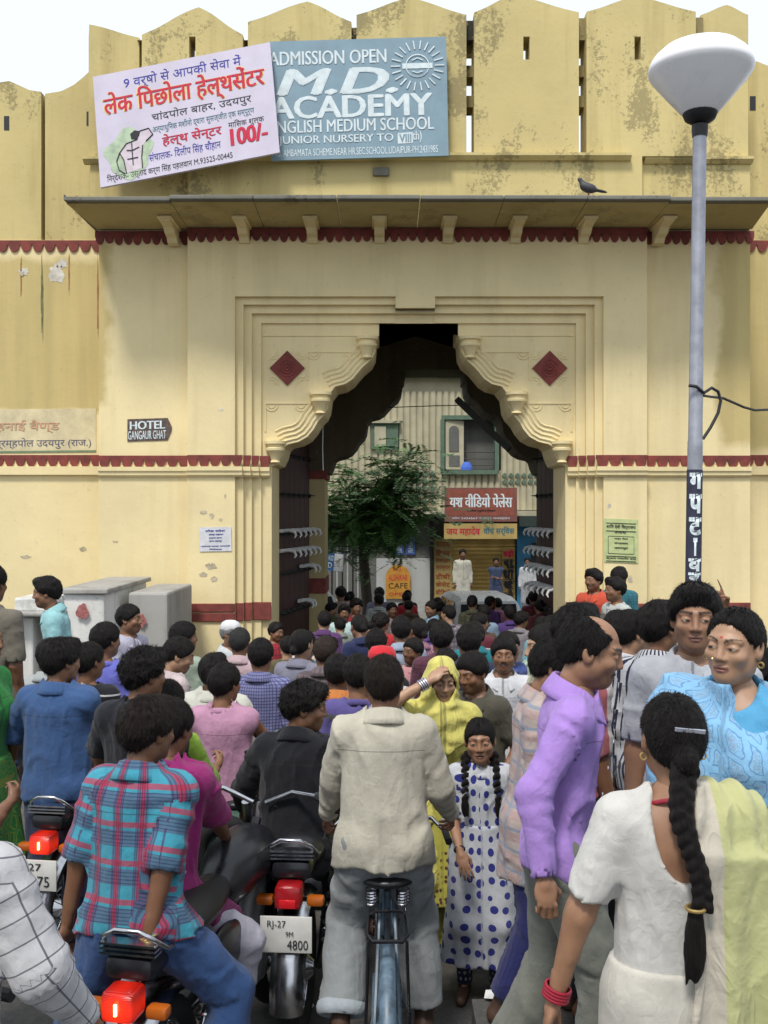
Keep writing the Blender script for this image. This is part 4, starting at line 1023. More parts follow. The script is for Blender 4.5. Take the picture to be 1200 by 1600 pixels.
# bare patches, chips and drips on the plaster
PATCH = plain('bare_plaster', (.62, .58, .50), .9, vary=.35, scale=9, bump=.3); CHIP = plain('chipped_plaster', (.50, .43, .30), .9, vary=.5, scale=12); DRIP = plain('red_drip', (.36, .17, .08), .9, vary=.4); MOSS = plain('green_drip', (.20, .20, .09), .9, vary=.5)
prg = random.Random(9)
def patch(par, px, py, w, h, y, mat, name):
    k = y / F_PX; c = Vector(((px - 600) * k, y, CAM_H + (800 - py) * k)); n = 22; pts = []
    for i in range(n): a = 2 * math.pi * i / n; r = prg.uniform(.62, 1.1); pts.append((c.x + w * k * r * math.cos(a), c.z + h * k * r * math.sin(a)))
    m = MB(); m.prism(pts, y - .004, y + .002); gp(m, name, mat, parent=par)
for px, py, w, h in ((88, 428, 14, 17), (97, 412, 10, 8), (37, 424, 9, 7)): patch(ram, px, py, w, h, YR, PATCH, 'plaster_patch')
patch(ram, 34, 428, 4, 4, YR - .006, CHIP, 'plaster_chip')
for px, py, w, h in ((318, 800, 6, 4), (331, 806, 4, 5), (345, 812, 3, 3), (318, 898, 7, 4), (335, 905, 6, 5), (330, 885, 9, 6), (352, 775, 2, 4), (345, 640, 4, 2), (985, 905, 4, 7), (952, 790, 3, 4), (1000, 730, 2, 6)): patch(gate, px, py, w, h, D0, CHIP if prg.random() < .7 else PATCH, 'plaster_chip')
for px, py, w, h in ((40, 870, 9, 3), (130, 858, 6, 4), (180, 846, 5, 2)): patch(gate if px > 150 else ram, px, py, w, h, SB if px > 150 else YR, CHIP, 'plaster_chip')
for px, y0, y1, w, mt in ((153, 395, 545, 1.6, DRIP), (66, 395, 540, 2.4, MOSS), (108, 395, 460, 1.2, DRIP), (33, 395, 470, 1.2, DRIP)): patch(ram if px < 150 else gate, px, (y0 + y1) / 2, w, (y1 - y0) / 2, YR if px < 150 else SB, mt, 'drip_stain')
# ------------------------------------------------------------------ boards with lettering
def P4(px, py, d): return W(px, py, d)
class Board:
    """a flat board through three photo corners (bottom-left, bottom-right, top-left); unit coordinates u, v on its face"""
    def __init__(s, bl, br, tl, mat, name, label, cat, th=.04, parent=None, edge=None, d2=None):
        s.o, s.ex, s.ez = bl, br - bl, tl - bl; s.n = s.ex.cross(s.ez).normalized()
        if s.n.y > 0: s.n = -s.n
        s.root = empty(name, bl, label=label, cat=cat) if parent is None else parent; s.off = p_world(s.root)
        mb = MB(); c = [s.at(0, 0), s.at(1, 0), s.at(1, 1), s.at(0, 1)]; b = [p - s.n * th for p in c]
        mb.add(c + b, [(0, 1, 2, 3), (7, 6, 5, 4), (0, 4, 5, 1), (1, 5, 6, 2), (2, 6, 7, 3), (3, 7, 4, 0)]); s.panel = mb.build('panel' if parent is None else name, mat, s.root); s.panel.location = -s.off
    def at(s, u, v, lift=0): return s.o + s.ex * u + s.ez * v + s.n * lift
    def text(s, body, u, v, w, h, mat, bold=.0, shear=.0, lift=.004, name='lettering', tilt=0., outline=None):
        if outline: s.text(body, u - .002, v - .002, w + .004, h + .004, outline[0], bold + outline[1], shear, lift - .002, 'lettering_outline', tilt)
        c = bpy.data.curves.new('t', 'FONT'); c.body = body; c.size = 1; c.shear = shear; c.resolution_u = 3
        o = bpy.data.objects.new('t', c); COL.objects.link(o)
        dg = bpy.context.evaluated_depsgraph_get(); dg.update(); m = bpy.data.meshes.new_from_object(o.evaluated_get(dg)); bpy.data.objects.remove(o)
        n = len(m.vertices); co = np.zeros(n * 3, np.float32); m.vertices.foreach_get('co', co); co = co.reshape(-1, 3); lo, hi = co.min(0), co.max(0)
        q = (co - lo) / np.maximum(hi - lo, 1e-6); out = [s.at(u + w * float(a), v + h * float(b) + tilt * w * float(a), lift) for a, b, _ in q]
        m.vertices.foreach_set('co', np.array(out, np.float32).ravel()); m.update()
        if bold > .015:      # brush-thick letters: the strokes doubled sideways
            e = bold * .8 * w / float(hi[0] - lo[0]); ps = [tuple(f.vertices) for f in m.polygons]; V = []; Fc = []
            for i, (du, dv) in enumerate(((-e, 0), (0, e * .5), (e, 0), (0, -e * .5), (-e * .5, 0), (e * .5, 0))):
                Fc += [tuple(j + len(V) for j in f) for f in ps]; V += [q_ + s.ex * du + s.ez * dv + s.n * (.0006 * i) for q_ in out]
            m = mesh_from(name, V, Fc)
        p = put(name, m, mat, s.root); p.location = -s.off; return p
    def shape(s, pts, mat, name, lift=.003):
        mb = MB(); mb.add([s.at(u, v, lift) for u, v in pts], [tuple(range(len(pts)))]); o = mb.build(name, mat, s.root); o.location = -s.off; return o
    def stroke(s, lines, w, mat, name, lift=.005):
        mb = MB()
        for ln in lines: mb.tube([s.at(u, v, lift) for u, v in ln], w, 4)
        o = mb.build(name, mat, s.root); o.location = -s.off; return o
def ink(n, h, **k): return plain('ink_' + n, hexc(h), .7, vary=.2, **k)
LILAC = plain('lilac_sign_paint', (.55, .50, .60), .6, vary=.12, scale=3); PALEBLUE = plain('blue_grey_sign_paint', (.21, .31, .37), .6, vary=.15, scale=3)
BLUEI, REDI, BLACKI, TEALI, YELI, WHI = ink('blue', '2c2c96'), ink('red', 'c0143c'), ink('black', '1a1a20'), ink('teal', '2f6a78'), ink('yellow', 'e6d27a'), ink('white', 'd5e0e2')
dS = 13.34
b1 = Board(W(157, 293, dS - .25), W(437, 238, dS - .25), W(145, 120, dS - .1), LILAC, 'signboard', 'tilted lilac signboard with red Hindi lettering and a flexing athlete', 'sign')
b1.text('9 वर्षो से आपकी सेवा में', .17, .815, .66, .13, BLUEI, .012)
b1.text('लेक िपछोला हेल्थसेंटर', .05, .575, .90, .255, REDI, .045, outline=(YELI, .03))
b1.text('चांदपोल बाहर, उदयपुर', .31, .475, .56, .105, BLACKI, .012)
b1.text('अत्याधुिनक मशीनो द्वारा सुसज्जीत एक सम्पूर्ण', .31, .375, .57, .085, TEALI, .01)
b1.text('हेल्थ सेन्टर', .36, .235, .33, .125, REDI, .025); b1.text('मािसक शुल्क', .73, .285, .20, .08, BLACKI, .008); b1.text('100/-', .74, .14, .20, .15, REDI, .06)
b1.text('संचालक- िदलीप िसंह चौहान', .28, .13, .40, .095, BLUEI, .012); b1.text('िनर्देशक- उस्ताद कर्ण िसंह पहलवान M.93525-00445', .04, .015, .70, .085, BLACKI, .006)
b1.shape([(.17 + .13 * math.cos(a) * (1 + .15 * math.sin(5 * a)), .25 + .21 * math.sin(a) * (1 + .15 * math.cos(4 * a))) for a in np.linspace(0, 2 * math.pi, 26)[:-1]], plain('pale_green_wash', (.42, .52, .36), .7, vary=.35, scale=8), 'painted_wash')
b1.shape([(.15, .08), (.14, .20), (.12, .27), (.16, .34), (.22, .36), (.24, .43), (.29, .43), (.30, .36), (.27, .33), (.25, .30), (.24, .20), (.24, .10)], ink('flesh', 'cdbfc8'), 'painted_figure', .005)
b1.shape([(.19, .37), (.185, .42), (.21, .445), (.24, .43), (.235, .39), (.215, .365)], BLACKI, 'painted_hair', .007)
b1.stroke([[(.15, .08), (.14, .20), (.12, .27), (.16, .34), (.22, .36)], [(.22, .36), (.24, .43), (.29, .44), (.31, .38), (.27, .33)], [(.25, .30), (.24, .2), (.24, .1)], [(.12, .27), (.10, .20), (.11, .12), (.14, .08)], [(.19, .34), (.19, .14)], [(.16, .28), (.19, .27), (.23, .29)], [(.16, .2), (.22, .2)]], .008, BLACKI, 'painted_outline', .007)
b2 = Board(W(424, 251, dS), W(701, 243, dS), W(420, 65, dS), PALEBLUE, 'signboard', 'blue grey school signboard with white English lettering and sun emblem', 'sign')
b2.text('ADMISSION OPEN', .0, .795, .66, .115, WHI, .03); b2.text('M.D.', .05, .545, .66, .21, WHI, .05, .25); b2.text('ACADEMY', .0, .345, .91, .185, WHI, .045)
b2.text('ENGLISH MEDIUM SCHOOL', -.0, .225, .92, .105, WHI, .025); b2.text('(JUNIOR NURSERY TO', .03, .115, .66, .085, WHI, .02); b2.shape([(.715, .11), (.80, .115), (.80, .205), (.715, .20)], WHI, 'painted_panel'); b2.text('VIII', .725, .125, .065, .065, PALEBLUE, .03, lift=.007); b2.text('th)', .80, .115, .05, .10, WHI, .02)
b2.text('13, AMBAMATA SCHEME,NEAR HR.SEC.SCHOOL,UDAIPUR-PH.2431985', .03, .02, .91, .07, WHI, .008)
cx, cy = .835, .76
for k in range(22): a = k * 2 * math.pi / 22; b2.stroke([[(cx + .098 * math.cos(a), cy + .14 * math.sin(a)), (cx + .15 * math.cos(a), cy + .21 * math.sin(a))]], .011, WHI, 'emblem_ray', .004)
b2.stroke([[(cx + .065 * math.cos(a), cy + .093 * math.sin(a)) for a in np.linspace(0, 2 * math.pi, 21)]], .009, WHI, 'emblem_ring', .004); b2.shape([(cx - .085, cy - .022), (cx + .085, cy - .022), (cx + .085, cy + .022), (cx - .085, cy + .022)], WHI, 'emblem_bar', .006); b2.stroke([[(cx - .03, cy + .045), (cx, cy + .065), (cx + .03, cy + .045)], [(cx - .03, cy - .045), (cx, cy - .06), (cx + .03, cy - .045)]], .009, WHI, 'emblem_mark')
# plate painted on the wall, painted notices and posters
dw = SB - .01
hb = Board(W(199, 690, dw), W(262, 688, dw), W(199, 655, dw), plain('brown_sign_paint', (.13, .09, .075), .8, vary=.6, scale=14), 'hotel_sign', 'small brown arrow shaped hotel sign on the wall left of the arch', 'sign', .012)
hb.shape([(1.0, .0), (1.1, .42), (1.1, .62), (1.0, 1.0)], hb.panel.data.materials[0], 'arrow_tip', .0); hb.text('HOTEL', .07, .53, .86, .36, WHI, .05); hb.text('GANGAUR GHAT', .02, .08, .94, .38, WHI, .025)
wr = YR - .008
nb = Board(W(-40, 708, wr), W(150, 706, wr), W(-40, 640, wr), plain('pale_green_whitewash', (.66, .565, .35), .9, vary=.25, scale=4), 'painted_notice', 'faded whitewashed patch with painted Hindi notice above the red ledge', 'notice', .006)
nb.text('रंग ब्रम्हपोल उदयपुर (राज.)', .06, .08, .90, .26, ink('faded_blue', '5a5a70'), .01); nb.text('शहनाई बैण्ड', .1, .45, .6, .3, ink('faded_red', 'cfa07c'), .02); nb.shape([(.0, .0), (1, .0), (1, .04), (0, .04)], ink('faded_green', '6f8a68'), 'painted_line')
dp = D0 - .012
for args, txt in (((312, 862, 362, 861, 311, 824, (.62, .62, .64), 'white_poster', 'creased white paper notice pasted beside the arch frame', 'poster'), [('शोक संदेश', .2, .80, .6, .10), ('समस्त भक्तजन', .3, .64, .45, .08), ('दर्शन लाभ', .3, .5, .4, .08), ('स्थान उदयपुर', .3, .38, .4, .07), ('आयोजक समस्त ग्रामवासी', .05, .18, .9, .07), ('िनवेदक', .3, .06, .4, .06)]),
                  ((944, 878, 997, 880, 944, 810, (.50, .56, .26), 'green_poster', 'yellow green printed poster pasted right of the arch', 'poster'), [('शांित देवी िवद्यालय', .07, .76, .86, .11), ('जनसभा', .3, .66, .35, .06), ('भव्य मेला', .3, .52, .4, .05), ('मंगलवार', .3, .42, .4, .05), ('उदयपुर', .3, .3, .4, .05), ('स्थान गणगौर घाट', .06, .06, .88, .06)])):
    a = args; pb = Board(W(a[0], a[1], dp), W(a[2], a[3], dp), W(a[4], a[5], dp), plain(a[7] + '_paper', a[6], .8, vary=.18, scale=12, bump=.3), a[7], a[8], a[9], .004)
    for t_, u, v, w_, h_ in txt: pb.text(t_, u, v, w_, h_, BLACKI if a[7] == 'green_poster' else BLUEI, .02, lift=.002)
    if a[7] == 'green_poster':
        for v in (.72, .90, .14, .03): pb.stroke([[(.06, v), (.94, v)]], .006, BLACKI, 'printed_rule', .002)
        pb.stroke([[(.12, .2), (.12, .6), (.88, .6), (.88, .2), (.12, .2)]], .004, BLACKI, 'printed_frame', .002)

# ------------------------------------------------------------------ lamp post
STEEL = plain('galvanised_pole', (.30, .31, .35), .45, .35, vary=.25, scale=12); GLASSW = plain('opal_acrylic', (.90, .89, .90), .3, vary=.03)
dl = 6.5; base = W(1076, 800, dl); lp = empty('street_lamp', (base.x, dl, gz(dl) + .12), label='tall steel lamp post with white saucer shade in front of the wall', cat='lamp'); lp.rotation_euler = (0, math.radians(.85), 0)
z_ = lambda py: W(0, py, dl).z - gz(dl) - .12
MB().lathe([(.14, -.1), (.14, .03), (.06, .04), (.048, .06), (.048, z_(700)), (.0475, z_(690)), (.045, z_(688)), (.043, z_(205)), (.0, z_(204))], 18).build('pole', STEEL, lp, 40)
MB().lathe([(.047, z_(214)), (.052, z_(205)), (.052, z_(196)), (.04, z_(194)), (.06, z_(192)), (.098, z_(186)), (.112, z_(178)), (.108, z_(175)), (.0, z_(174))], 20).build('lamp_base', BLK, lp, 40)
MB().lathe([(.10, z_(179)), (.125, z_(174)), (.20, z_(153)), (.315, z_(119)), (.331, z_(113)), (.335, z_(108)), (.322, z_(98)), (.30, z_(90)), (.25, z_(79)), (.18, z_(72)), (.09, z_(68)), (.001, z_(67))], 40).build('lamp_shade', GLASSW, lp, 35)
MB().lathe([(.0505, z_(915)), (.0505, z_(734))], 18).build('painted_band', plain('black_band_paint', (.03, .03, .06), .6, vary=.5, scale=20), lp, 60)
for i, (t_, py, h_) in enumerate((('ग', 764, 25), ('प', 802, 30), ('ट', 836, 28), ('ा', 868, 28), ('व', 892, 20), ('र', 912, 18))):
    c = bpy.data.curves.new('t', 'FONT'); c.body = t_; c.offset = .05; c.resolution_u = 3; o = bpy.data.objects.new('t', c); COL.objects.link(o); dg = bpy.context.evaluated_depsgraph_get(); dg.update(); m = bpy.data.meshes.new_from_object(o.evaluated_get(dg)); bpy.data.objects.remove(o)
    bmx = bmesh.new(); bmx.from_mesh(m); bmesh.ops.subdivide_edges(bmx, edges=bmx.edges, cuts=2); bmx.to_mesh(m); bmx.free()
    co = np.array([v.co[:] for v in m.vertices]); lo, hi = co.min(0), co.max(0); q = (co - lo) / np.maximum(hi - lo, 1e-6); ang = (q[:, 0] - .5) * (1.7 if t_ != 'ा' else .5) - .1; r = .052
    m.vertices.foreach_set('co', np.stack([r * np.sin(ang), -r * np.cos(ang), z_(py) + q[:, 1] * h_ * dl / F_PX], 1).astype(np.float32).ravel()); m.update(); put('lettering', m, WHI, lp)
pr = .058
wire('lamp_cable', [W(1076, 602, dl - .06), W(1088, 604, dl - .07), W(1100, 614, dl - .03), W(1112, 606, dl), W(1122, 612, dl), W(1126, 626, dl), W(1122, 645, dl), W(1110, 668, dl), W(1098, 686, dl)], .011, BLK, 'thick black cable looped round the lamp pole', 'cable')
wire('overhead_cable', [W(1099, 618, dl), W(1112, 620, dl + .1), W(1130, 622, dl + .2), W(1162, 636, dl + .3), W(1180, 641, dl + .4), W(1240, 638, dl + .8)], .009, BLK, 'black cable running off right from the lamp pole', 'cable')
# pigeon on the eave
pg = W(920, 292, D0 - 1.0); FE = plain('pigeon_feather', (.045, .045, .055), .6, vary=.5, scale=40)
def pig(P):
    d = ell(P, (0, 0, .075), (.075, .045, .045), rotm(0, 0, 14)); d = smin(d, rcone(P, (-.05, 0, .1), (-.075, 0, .145), .03, .02), .03); d = smin(d, ell(P, (-.082, 0, .155), (.022, .018, .018)), .01)
    d = smin(d, rcone(P, (-.1, 0, .153), (-.12, 0, .147), .006, .002), .005); return smin(d, ell(P, (.1, 0, .05), (.075, .026, .012), rotm(0, 0, 12)), .02)
V, Q = polygonise(pig, (-.16, -.08, 0), (.2, .08, .2), .007); r = empty('pigeon', (pg.x, pg.y, ZE + .105), label='dark grey pigeon standing on the stone eave', cat='bird'); r.scale = (1.35,) * 3; put('body', np_mesh('body', V, Q), FE, r)
for s_ in (-.015, .015): MB().tube([(.0, s_, -.005), (.0, s_, .05)], .005, 5).build('leg', plain('pigeon_leg', (.25, .06, .05)), r)

# ------------------------------------------------------------------ masonry counters on the left
CON2 = plaster('whitewashed_concrete', (.70, .69, .66), None, .5, .2); CON3 = plaster('bare_concrete', (.36, .345, .32), None, .7, .2)
def blk(name, px0, px1, py0, d0, d1, mat, label, extra=None):
    a, b = W(px0, py0, d0), W(px1, py0, d0); r = empty(name, ((a.x + b.x) / 2, d0, gz(d0)), label=label, cat='block'); m = MB(); m.box(a.x, b.x, d0, d1, gz(d0) - .2, a.z); o = m.build('body', mat, r, bevel=.03); o.location = -Vector(r.location); return r, a, b
r, a, b = blk('masonry_block', 97, 163, 928, 11.2, 13.2, CON2, 'tall whitewashed concrete block with red blot behind the turquoise shirt')
m = MB(); m.box(a.x - .04, b.x + .05, 11.15, 13.25, a.z, a.z + .06); o = m.build('coping', CON3, r, bevel=.015); o.location = -Vector(r.location)
def blot(px, py, w, h, d, r, name='red_blot'):
    m = MB(); c = W(px, py, d); m.add([c + Vector((w * (1 + .2 * math.sin(3 * t + px)) * math.cos(t), -.004, h * (1 + .15 * math.cos(5 * t)) * math.sin(t))) for t in np.linspace(0, 2 * math.pi, 18)[:-1]], [tuple(range(17))]); o = m.build(name, plain('red_blot_paint', (.40, .14, .13), .9, vary=.7, scale=26), r); o.location = -Vector(r.location)
blot(129, 955, .07, .085, 11.16, r)
r, a, b = blk('masonry_block', 200, 262, 926, 11.8, 13.3, CON3, 'grey bare concrete block between the whitewashed block and the arch'); blot(222, 970, .045, .08, 11.77, r)
r = empty('stone_counter', (W(50, 1000, 11).x, 11, gz(11)), label='whitewashed stone counter with thick ledge behind the man in turquoise', cat='counter')
for (p0, p1, t0, t1, d0, d1, n_, mt) in ((22, 90, 934, 956, 11.0, 12.2, 'top', CON2), (15, 92, 956, 964, 10.9, 12.3, 'ledge', CON3), (28, 52, 964, 1180, 11.1, 12.2, 'leg', CON2), (74, 92, 964, 1180, 11.1, 12.2, 'leg', CON2), (52, 74, 964, 1180, 11.6, 12.2, 'back_panel', CON3)):
    m = MB(); A0, B0 = W(p0, t0, d0), W(p1, t1, d0); m.box(A0.x, B0.x - .002, d0, d1, max(B0.z, gz(11) - .1), A0.z - .002); o = m.build(n_, mt, r, bevel=.02); o.location = -Vector(r.location)

# ------------------------------------------------------------------ buildings beyond the gate
DB = 24.0
def bx_(px): return (px - 600) * DB / F_PX
def bz_(py): return CAM_H + (800 - py) * DB / F_PX
bl = empty('shop_building', (bx_(700), DB, gz(DB)), label='pale clad two storey shop building seen through the arch', cat='building')
def bp(mb, name, mat, y=0, **k): return gp(mb, name, mat, parent=bl, **k)
CLAD = plain('cream_cladding', (.46, .42, .29), .6, vary=.25, scale=2); GRN = plain('green_trim', (.10, .16, .11), .6); GREYW = plaster('grey_shop_wall', (.14, .14, .13), None, .6, .2); OFFW = plaster('white_shop_wall', (.42, .43, .42), None, .6, .2)
mb = MB(); mb.box(bx_(330), bx_(960), DB + .25, DB + 7, gz(DB), bz_(606)); bp(mb, 'wall', GREYW)
mb = MB(); n_ = 30; prof = [(bx_(420 + 480 * i / n_), bz_(612 - 22 * math.sin(math.pi * i / n_))) for i in range(n_ + 1)]
mb.prism([(bx_(420), bz_(640)), (bx_(900), bz_(640))] + prof[::-1], DB + .02, DB + .25); bp(mb, 'gable', CLAD)
mb = MB(); mb.loft([[Vector((x, DB - .25, z)), Vector((x, DB + .5, z)), Vector((x, DB + .5, z + .09)), Vector((x, DB - .25, z + .09))] for x, z in prof]); bp(mb, 'roof', GRN)
wx0, wx1, wz0, wz1 = bx_(693), bx_(774), bz_(735), bz_(656); p = .155; x = bx_(420); data = {}
while x < bx_(905):     # separate upright cladding boards, left open at the window
    for z0, z1 in ([(bz_(797), wz0), (wz1, bz_(612))] if (x + p > wx0 and x < wx1) else [(bz_(797), bz_(612))]):
        k = round(z1 - z0, 3)
        if k not in data: m = MB(); m.prism([(0, 0), (p * .25, -.045), (p * .75, -.045), (p, 0), (p, .03), (0, .03)], 0, z1 - z0, axis='z'); data[k] = m.data('cladding_board')
        o = put('cladding_board', data[k], None if data[k].materials else CLAD, bl); o.location = Vector((x, DB, z0)) - Vector(bl.location)
    x += p
win = empty('window', Vector((wx0, DB, wz0)) - Vector(bl.location)); win.parent = bl; ww, wh = wx1 - wx0, wz1 - wz0
for a in ((-.04, ww + .04, -.16, .2, -.1, .0), (-.04, ww + .04, -.1, .2, wh, wh + .1), (-.08, .02, -.1, .2, 0, wh), (ww - .02, ww + .08, -.1, .2, 0, wh)): MB().box(*a).build('frame', GRN, win)
MB().box(.02, ww - .02, .9, .95, 0, wh).build('dark_room', BLK, win)
sh = MB().box(.04, .48, -.07, -.03, .02, wh - .02).build('shutter', CLAD, win); sh.rotation_euler = (0, 0, .12)
m = MB(); m.prism([(.12, .45)] + [(.36, .45)] + [(.24 + .12 * math.cos(t), .95 + .12 * math.sin(t)) for t in np.linspace(0, math.pi, 9)], -.085, -.072); m.build('arched_pane', GREYW, sh)
MB().box(.12, .38, -.082, -.072, .1, .36).build('panel', GREYW, sh)
for z in (.12, .28, .44): MB().tube([(.5, -.02, z), (ww, -.02, z)], .012, 5).build('bar', IRON, win)
m = MB(); m.loft([[Vector((.55 + .13 * math.cos(t) * s_, -.08 + .06 * math.sin(t) * s_, z)) for t in np.linspace(0, 2 * math.pi, 9)[:-1]] for z, s_ in ((0.005, 1), (.07, 1.05), (.14, .8), (.2, .5))]); props(m.build('folded_cloth', ink('cloth_blue', '4a6fd0')), 'small bright blue cloth bundle on the upstairs window sill', 'cloth').location = (wx0, DB, wz0)
for (px0, px1, py0, py1) in ((580, 622, 662, 702),):
    w2 = empty('window', Vector((bx_(px0), DB, bz_(py1))) - Vector(bl.location)); w2.parent = bl; a, b = bx_(px1) - bx_(px0), bz_(py0) - bz_(py1)
    MB().box(0, a, -.12, -.05, 0, b).build('frame', GRN, w2); MB().box(.08, a * .55, -.15, -.12, .06, b - .08).build('shutter', CLAD, w2); MB().box(-.05, a + .05, -.2, .02, b, b + .07).build('lintel', CLAD, w2)
def diamonds(px0, px1, py0, py1, rows):
    h = (py1 - py0) / rows * DB / F_PX; n = int((bx_(px1) - bx_(px0)) / h); m = MB(); m.prism([(-h * .42, 0), (0, -h * .42), (h * .42, 0), (0, h * .42)], -.02, .02); dt = m.data('lattice_diamond')
    for r_ in range(rows):
        for i in range(n): o = put('lattice_diamond', dt, None if dt.materials else GRN, bl); o.location = Vector((bx_(px0) + (i + .5) * h, DB - .06, bz_(py1) + (r_ + .5) * h)) - Vector(bl.location)
diamonds(783, 868, 738, 758, 2); diamonds(604, 682, 735, 790, 5)
mb = MB(); mb.box(bx_(420), bx_(905), DB - .3, DB + .02, bz_(806), bz_(798)); bp(mb, 'floor_slab', CLAD)
mb = MB(); mb.box(bx_(655), bx_(700), DB - .7, DB - .31, bz_(803), bz_(797)); bp(mb, 'canopy', CLAD)
mb = MB(); mb.box(bx_(588), bx_(672), DB + .13, DB + .24, gz(DB), bz_(873)); bp(mb, 'white_dado', OFFW)
mb = MB(); mb.box(bx_(672), bx_(676), DB - .05, DB + .3, gz(DB), bz_(800)); bp(mb, 'pillar', IRON)
SHUT = plain('ochre_shutter_paint', (.36, .235, .055), .6, vary=.3, scale=3); TAN = plain('tan_panel_paint', (.34, .25, .09), .7, vary=.3, scale=3)
mb = MB(); zz = np.linspace(bz_(985), bz_(840), 46); mb.loft([[Vector((bx_(707), DB + .1 - .025 * (i % 2), z)), Vector((bx_(806), DB + .1 - .025 * (i % 2), z))] for i, z in enumerate(zz)], close=False); bp(mb, 'roller_shutter', SHUT)
tb = Board(Vector((bx_(678), DB + .08, bz_(940))), Vector((bx_(707), DB + .08, bz_(940))), Vector((bx_(678), DB + .08, bz_(842))), TAN, 'painted_panel', '', '', .04, parent=bl)
for i, t_ in enumerate(('सायरस', 'टेप', 'िरकार्डर', 'मरम्मत', 'टीवी', 'केसेट', 'वीिडयो')): tb.text(t_, .12, .86 - i * .125, .76, .085, ink('rust', '8a4a20'), .03)
tb = Board(Vector((bx_(785), DB + .05, bz_(940))), Vector((bx_(805), DB + .05, bz_(940))), Vector((bx_(785), DB + .05, bz_(855))), SHUT, 'painted_panel', '', '', .02, parent=bl)
for i, (t_, mt) in enumerate((('घड़ी', REDI), ('सु', BLACKI), ('धा', BLACKI), ('र', BLACKI), ('के', BLACKI))): tb.text(t_, .1, .80 - i * .19, .8, .15, mt, .05)
BLUED = plain('bright_blue_paint', (.02, .16, .30), .55, vary=.3, scale=4)
mb = MB(); mb.box(bx_(808), bx_(870), DB - .02, DB + .2, gz(DB), bz_(822)); bp(mb, 'blue_shopfront', BLUED)
mb = MB(); mb.box(bx_(830), bx_(846), DB - .04, DB + .0, gz(DB), bz_(848)); bp(mb, 'doorway', BLK)
mb = MB(); mb.box(bx_(847), bx_(851), DB - .08, DB - .03, bz_(898), bz_(851)); bp(mb, 'white_post', WHITEP)
mb = MB(); mb.box(bx_(806), bx_(905), DB - .6, DB + .01, bz_(822), bz_(806)); bp(mb, 'awning_box', plain('dark_green_awning', (.02, .035, .03), .7))
for px in (617, 635):
    q = Board(Vector((bx_(px), DB + .2, bz_(867))), Vector((bx_(px + 14), DB + .2, bz_(867))), Vector((bx_(px), DB + .2, bz_(838))), ink('poster_blue', '3c5c9c'), 'blue_poster', ('blue film poster on the grey wall nearer the tree' if px == 617 else 'blue film poster on the grey wall nearer the shop sign'), 'poster', .02); q.shape([(.2, .1), (.8, .1), (.75, .6), (.5, .9), (.3, .6)], ink('poster_pale', '8fa0c0'), 'printed_figure')
cf = empty('cafe_sign', (bx_(622), DB + .1, bz_(936)), label='orange arch shaped cafe sign on the white wall', cat='sign'); m = MB(); hwid = .30; m.prism([(-hwid, 0), (hwid, 0)] + [(hwid * math.cos(t), .5 + .32 * math.sin(t)) for t in np.linspace(0, math.pi, 13)], -.03, .0); m.build('panel', plain('orange_sign_paint', (.50, .24, .03), .6), cf)
for t_, z, h_, mt in (('R.J.', .66, .08, REDI), ('ALSHIKAR', .44, .15, REDI), ('CAFE', .25, .13, BLACKI), ('OPEN', .07, .08, REDI)): lettering(t_, .46 if t_ != 'R.J.' else .2, h_, (-.23 if t_ != 'R.J.' else -.1, -.036, z), mt, cf, bold=.03)
vs = Board(W(695, 843 - 28, 23.2), W(808, 843 - 28, 23.2), W(695, 762, 23.2), plain('rust_sign_paint', (.20, .075, .06), .6, vary=.25, scale=3), 'signboard', 'rust red video shop signboard with white Hindi lettering', 'sign', .12)
vs.shape([(.04, .18), (.96, .18), (.96, .95), (.04, .95)], plain('rust_sign_inset', (.26, .07, .045), .6), 'painted_inset'); vs.text('यश वीिडयो पेलेस', .07, .42, .86, .40, WHI, .05, lift=.006); vs.text('क्लािसक म्यूिजक िसस्टम', .3, .28, .4, .08, BLACKI, .02, lift=.006); vs.text('फोन 2434567 उदयपुर राजस्थान', .1, .05, .8, .09, WHI, .01, lift=.006)
ws = Board(W(694, 842, 23.2), W(808, 842, 23.2), W(694, 818, 23.2), plain('yellow_sign_paint', (.42, .30, .10), .6, vary=.2, scale=3), 'signboard', 'narrow yellow watch service signboard under the rust red sign', 'sign', .1)
ws.text('जय महादेव', .03, .2, .46, .62, REDI, .04); ws.text('वॉच सर्िवस', .54, .2, .42, .62, TEALI, .03)
lb = Board(W(503, 890, 22), W(536, 894, 22), W(505, 862, 22), ink('board_blue', '3a6aa8'), 'notice_board', 'small tilted blue and white notice board beside the tree', 'sign', .04); lb.shape([(.55, .02), (.98, .02), (.98, .98), (.55, .98)], WHITEP, 'white_half'); lb.text('STD PCO', .05, .55, .45, .3, WHI, .03); lb.text('ISD', .1, .15, .35, .3, WHI, .03)
fn = empty('iron_railing', (bx_(500), 23, gz(23)), label='upright iron bars at the shop entrance behind the tree', cat='railing')
for i in range(9): MB().tube([(i * .12 + .1, 0, -.1), (i * .12 + .1, 0, 2.5)], .02, 6).build('bar', OFFW if i % 2 else IRON, fn)
for z in (.3, 2.4): MB().box(.05, 1.1, -.02, .02, z, z + .05).build('rail', IRON, fn)
mb = MB(); mb.box(bx_(585), bx_(870), DB - 1.6, DB + .02, gz(DB) - .1, -.36); bp(mb, 'shop_step', CONC)
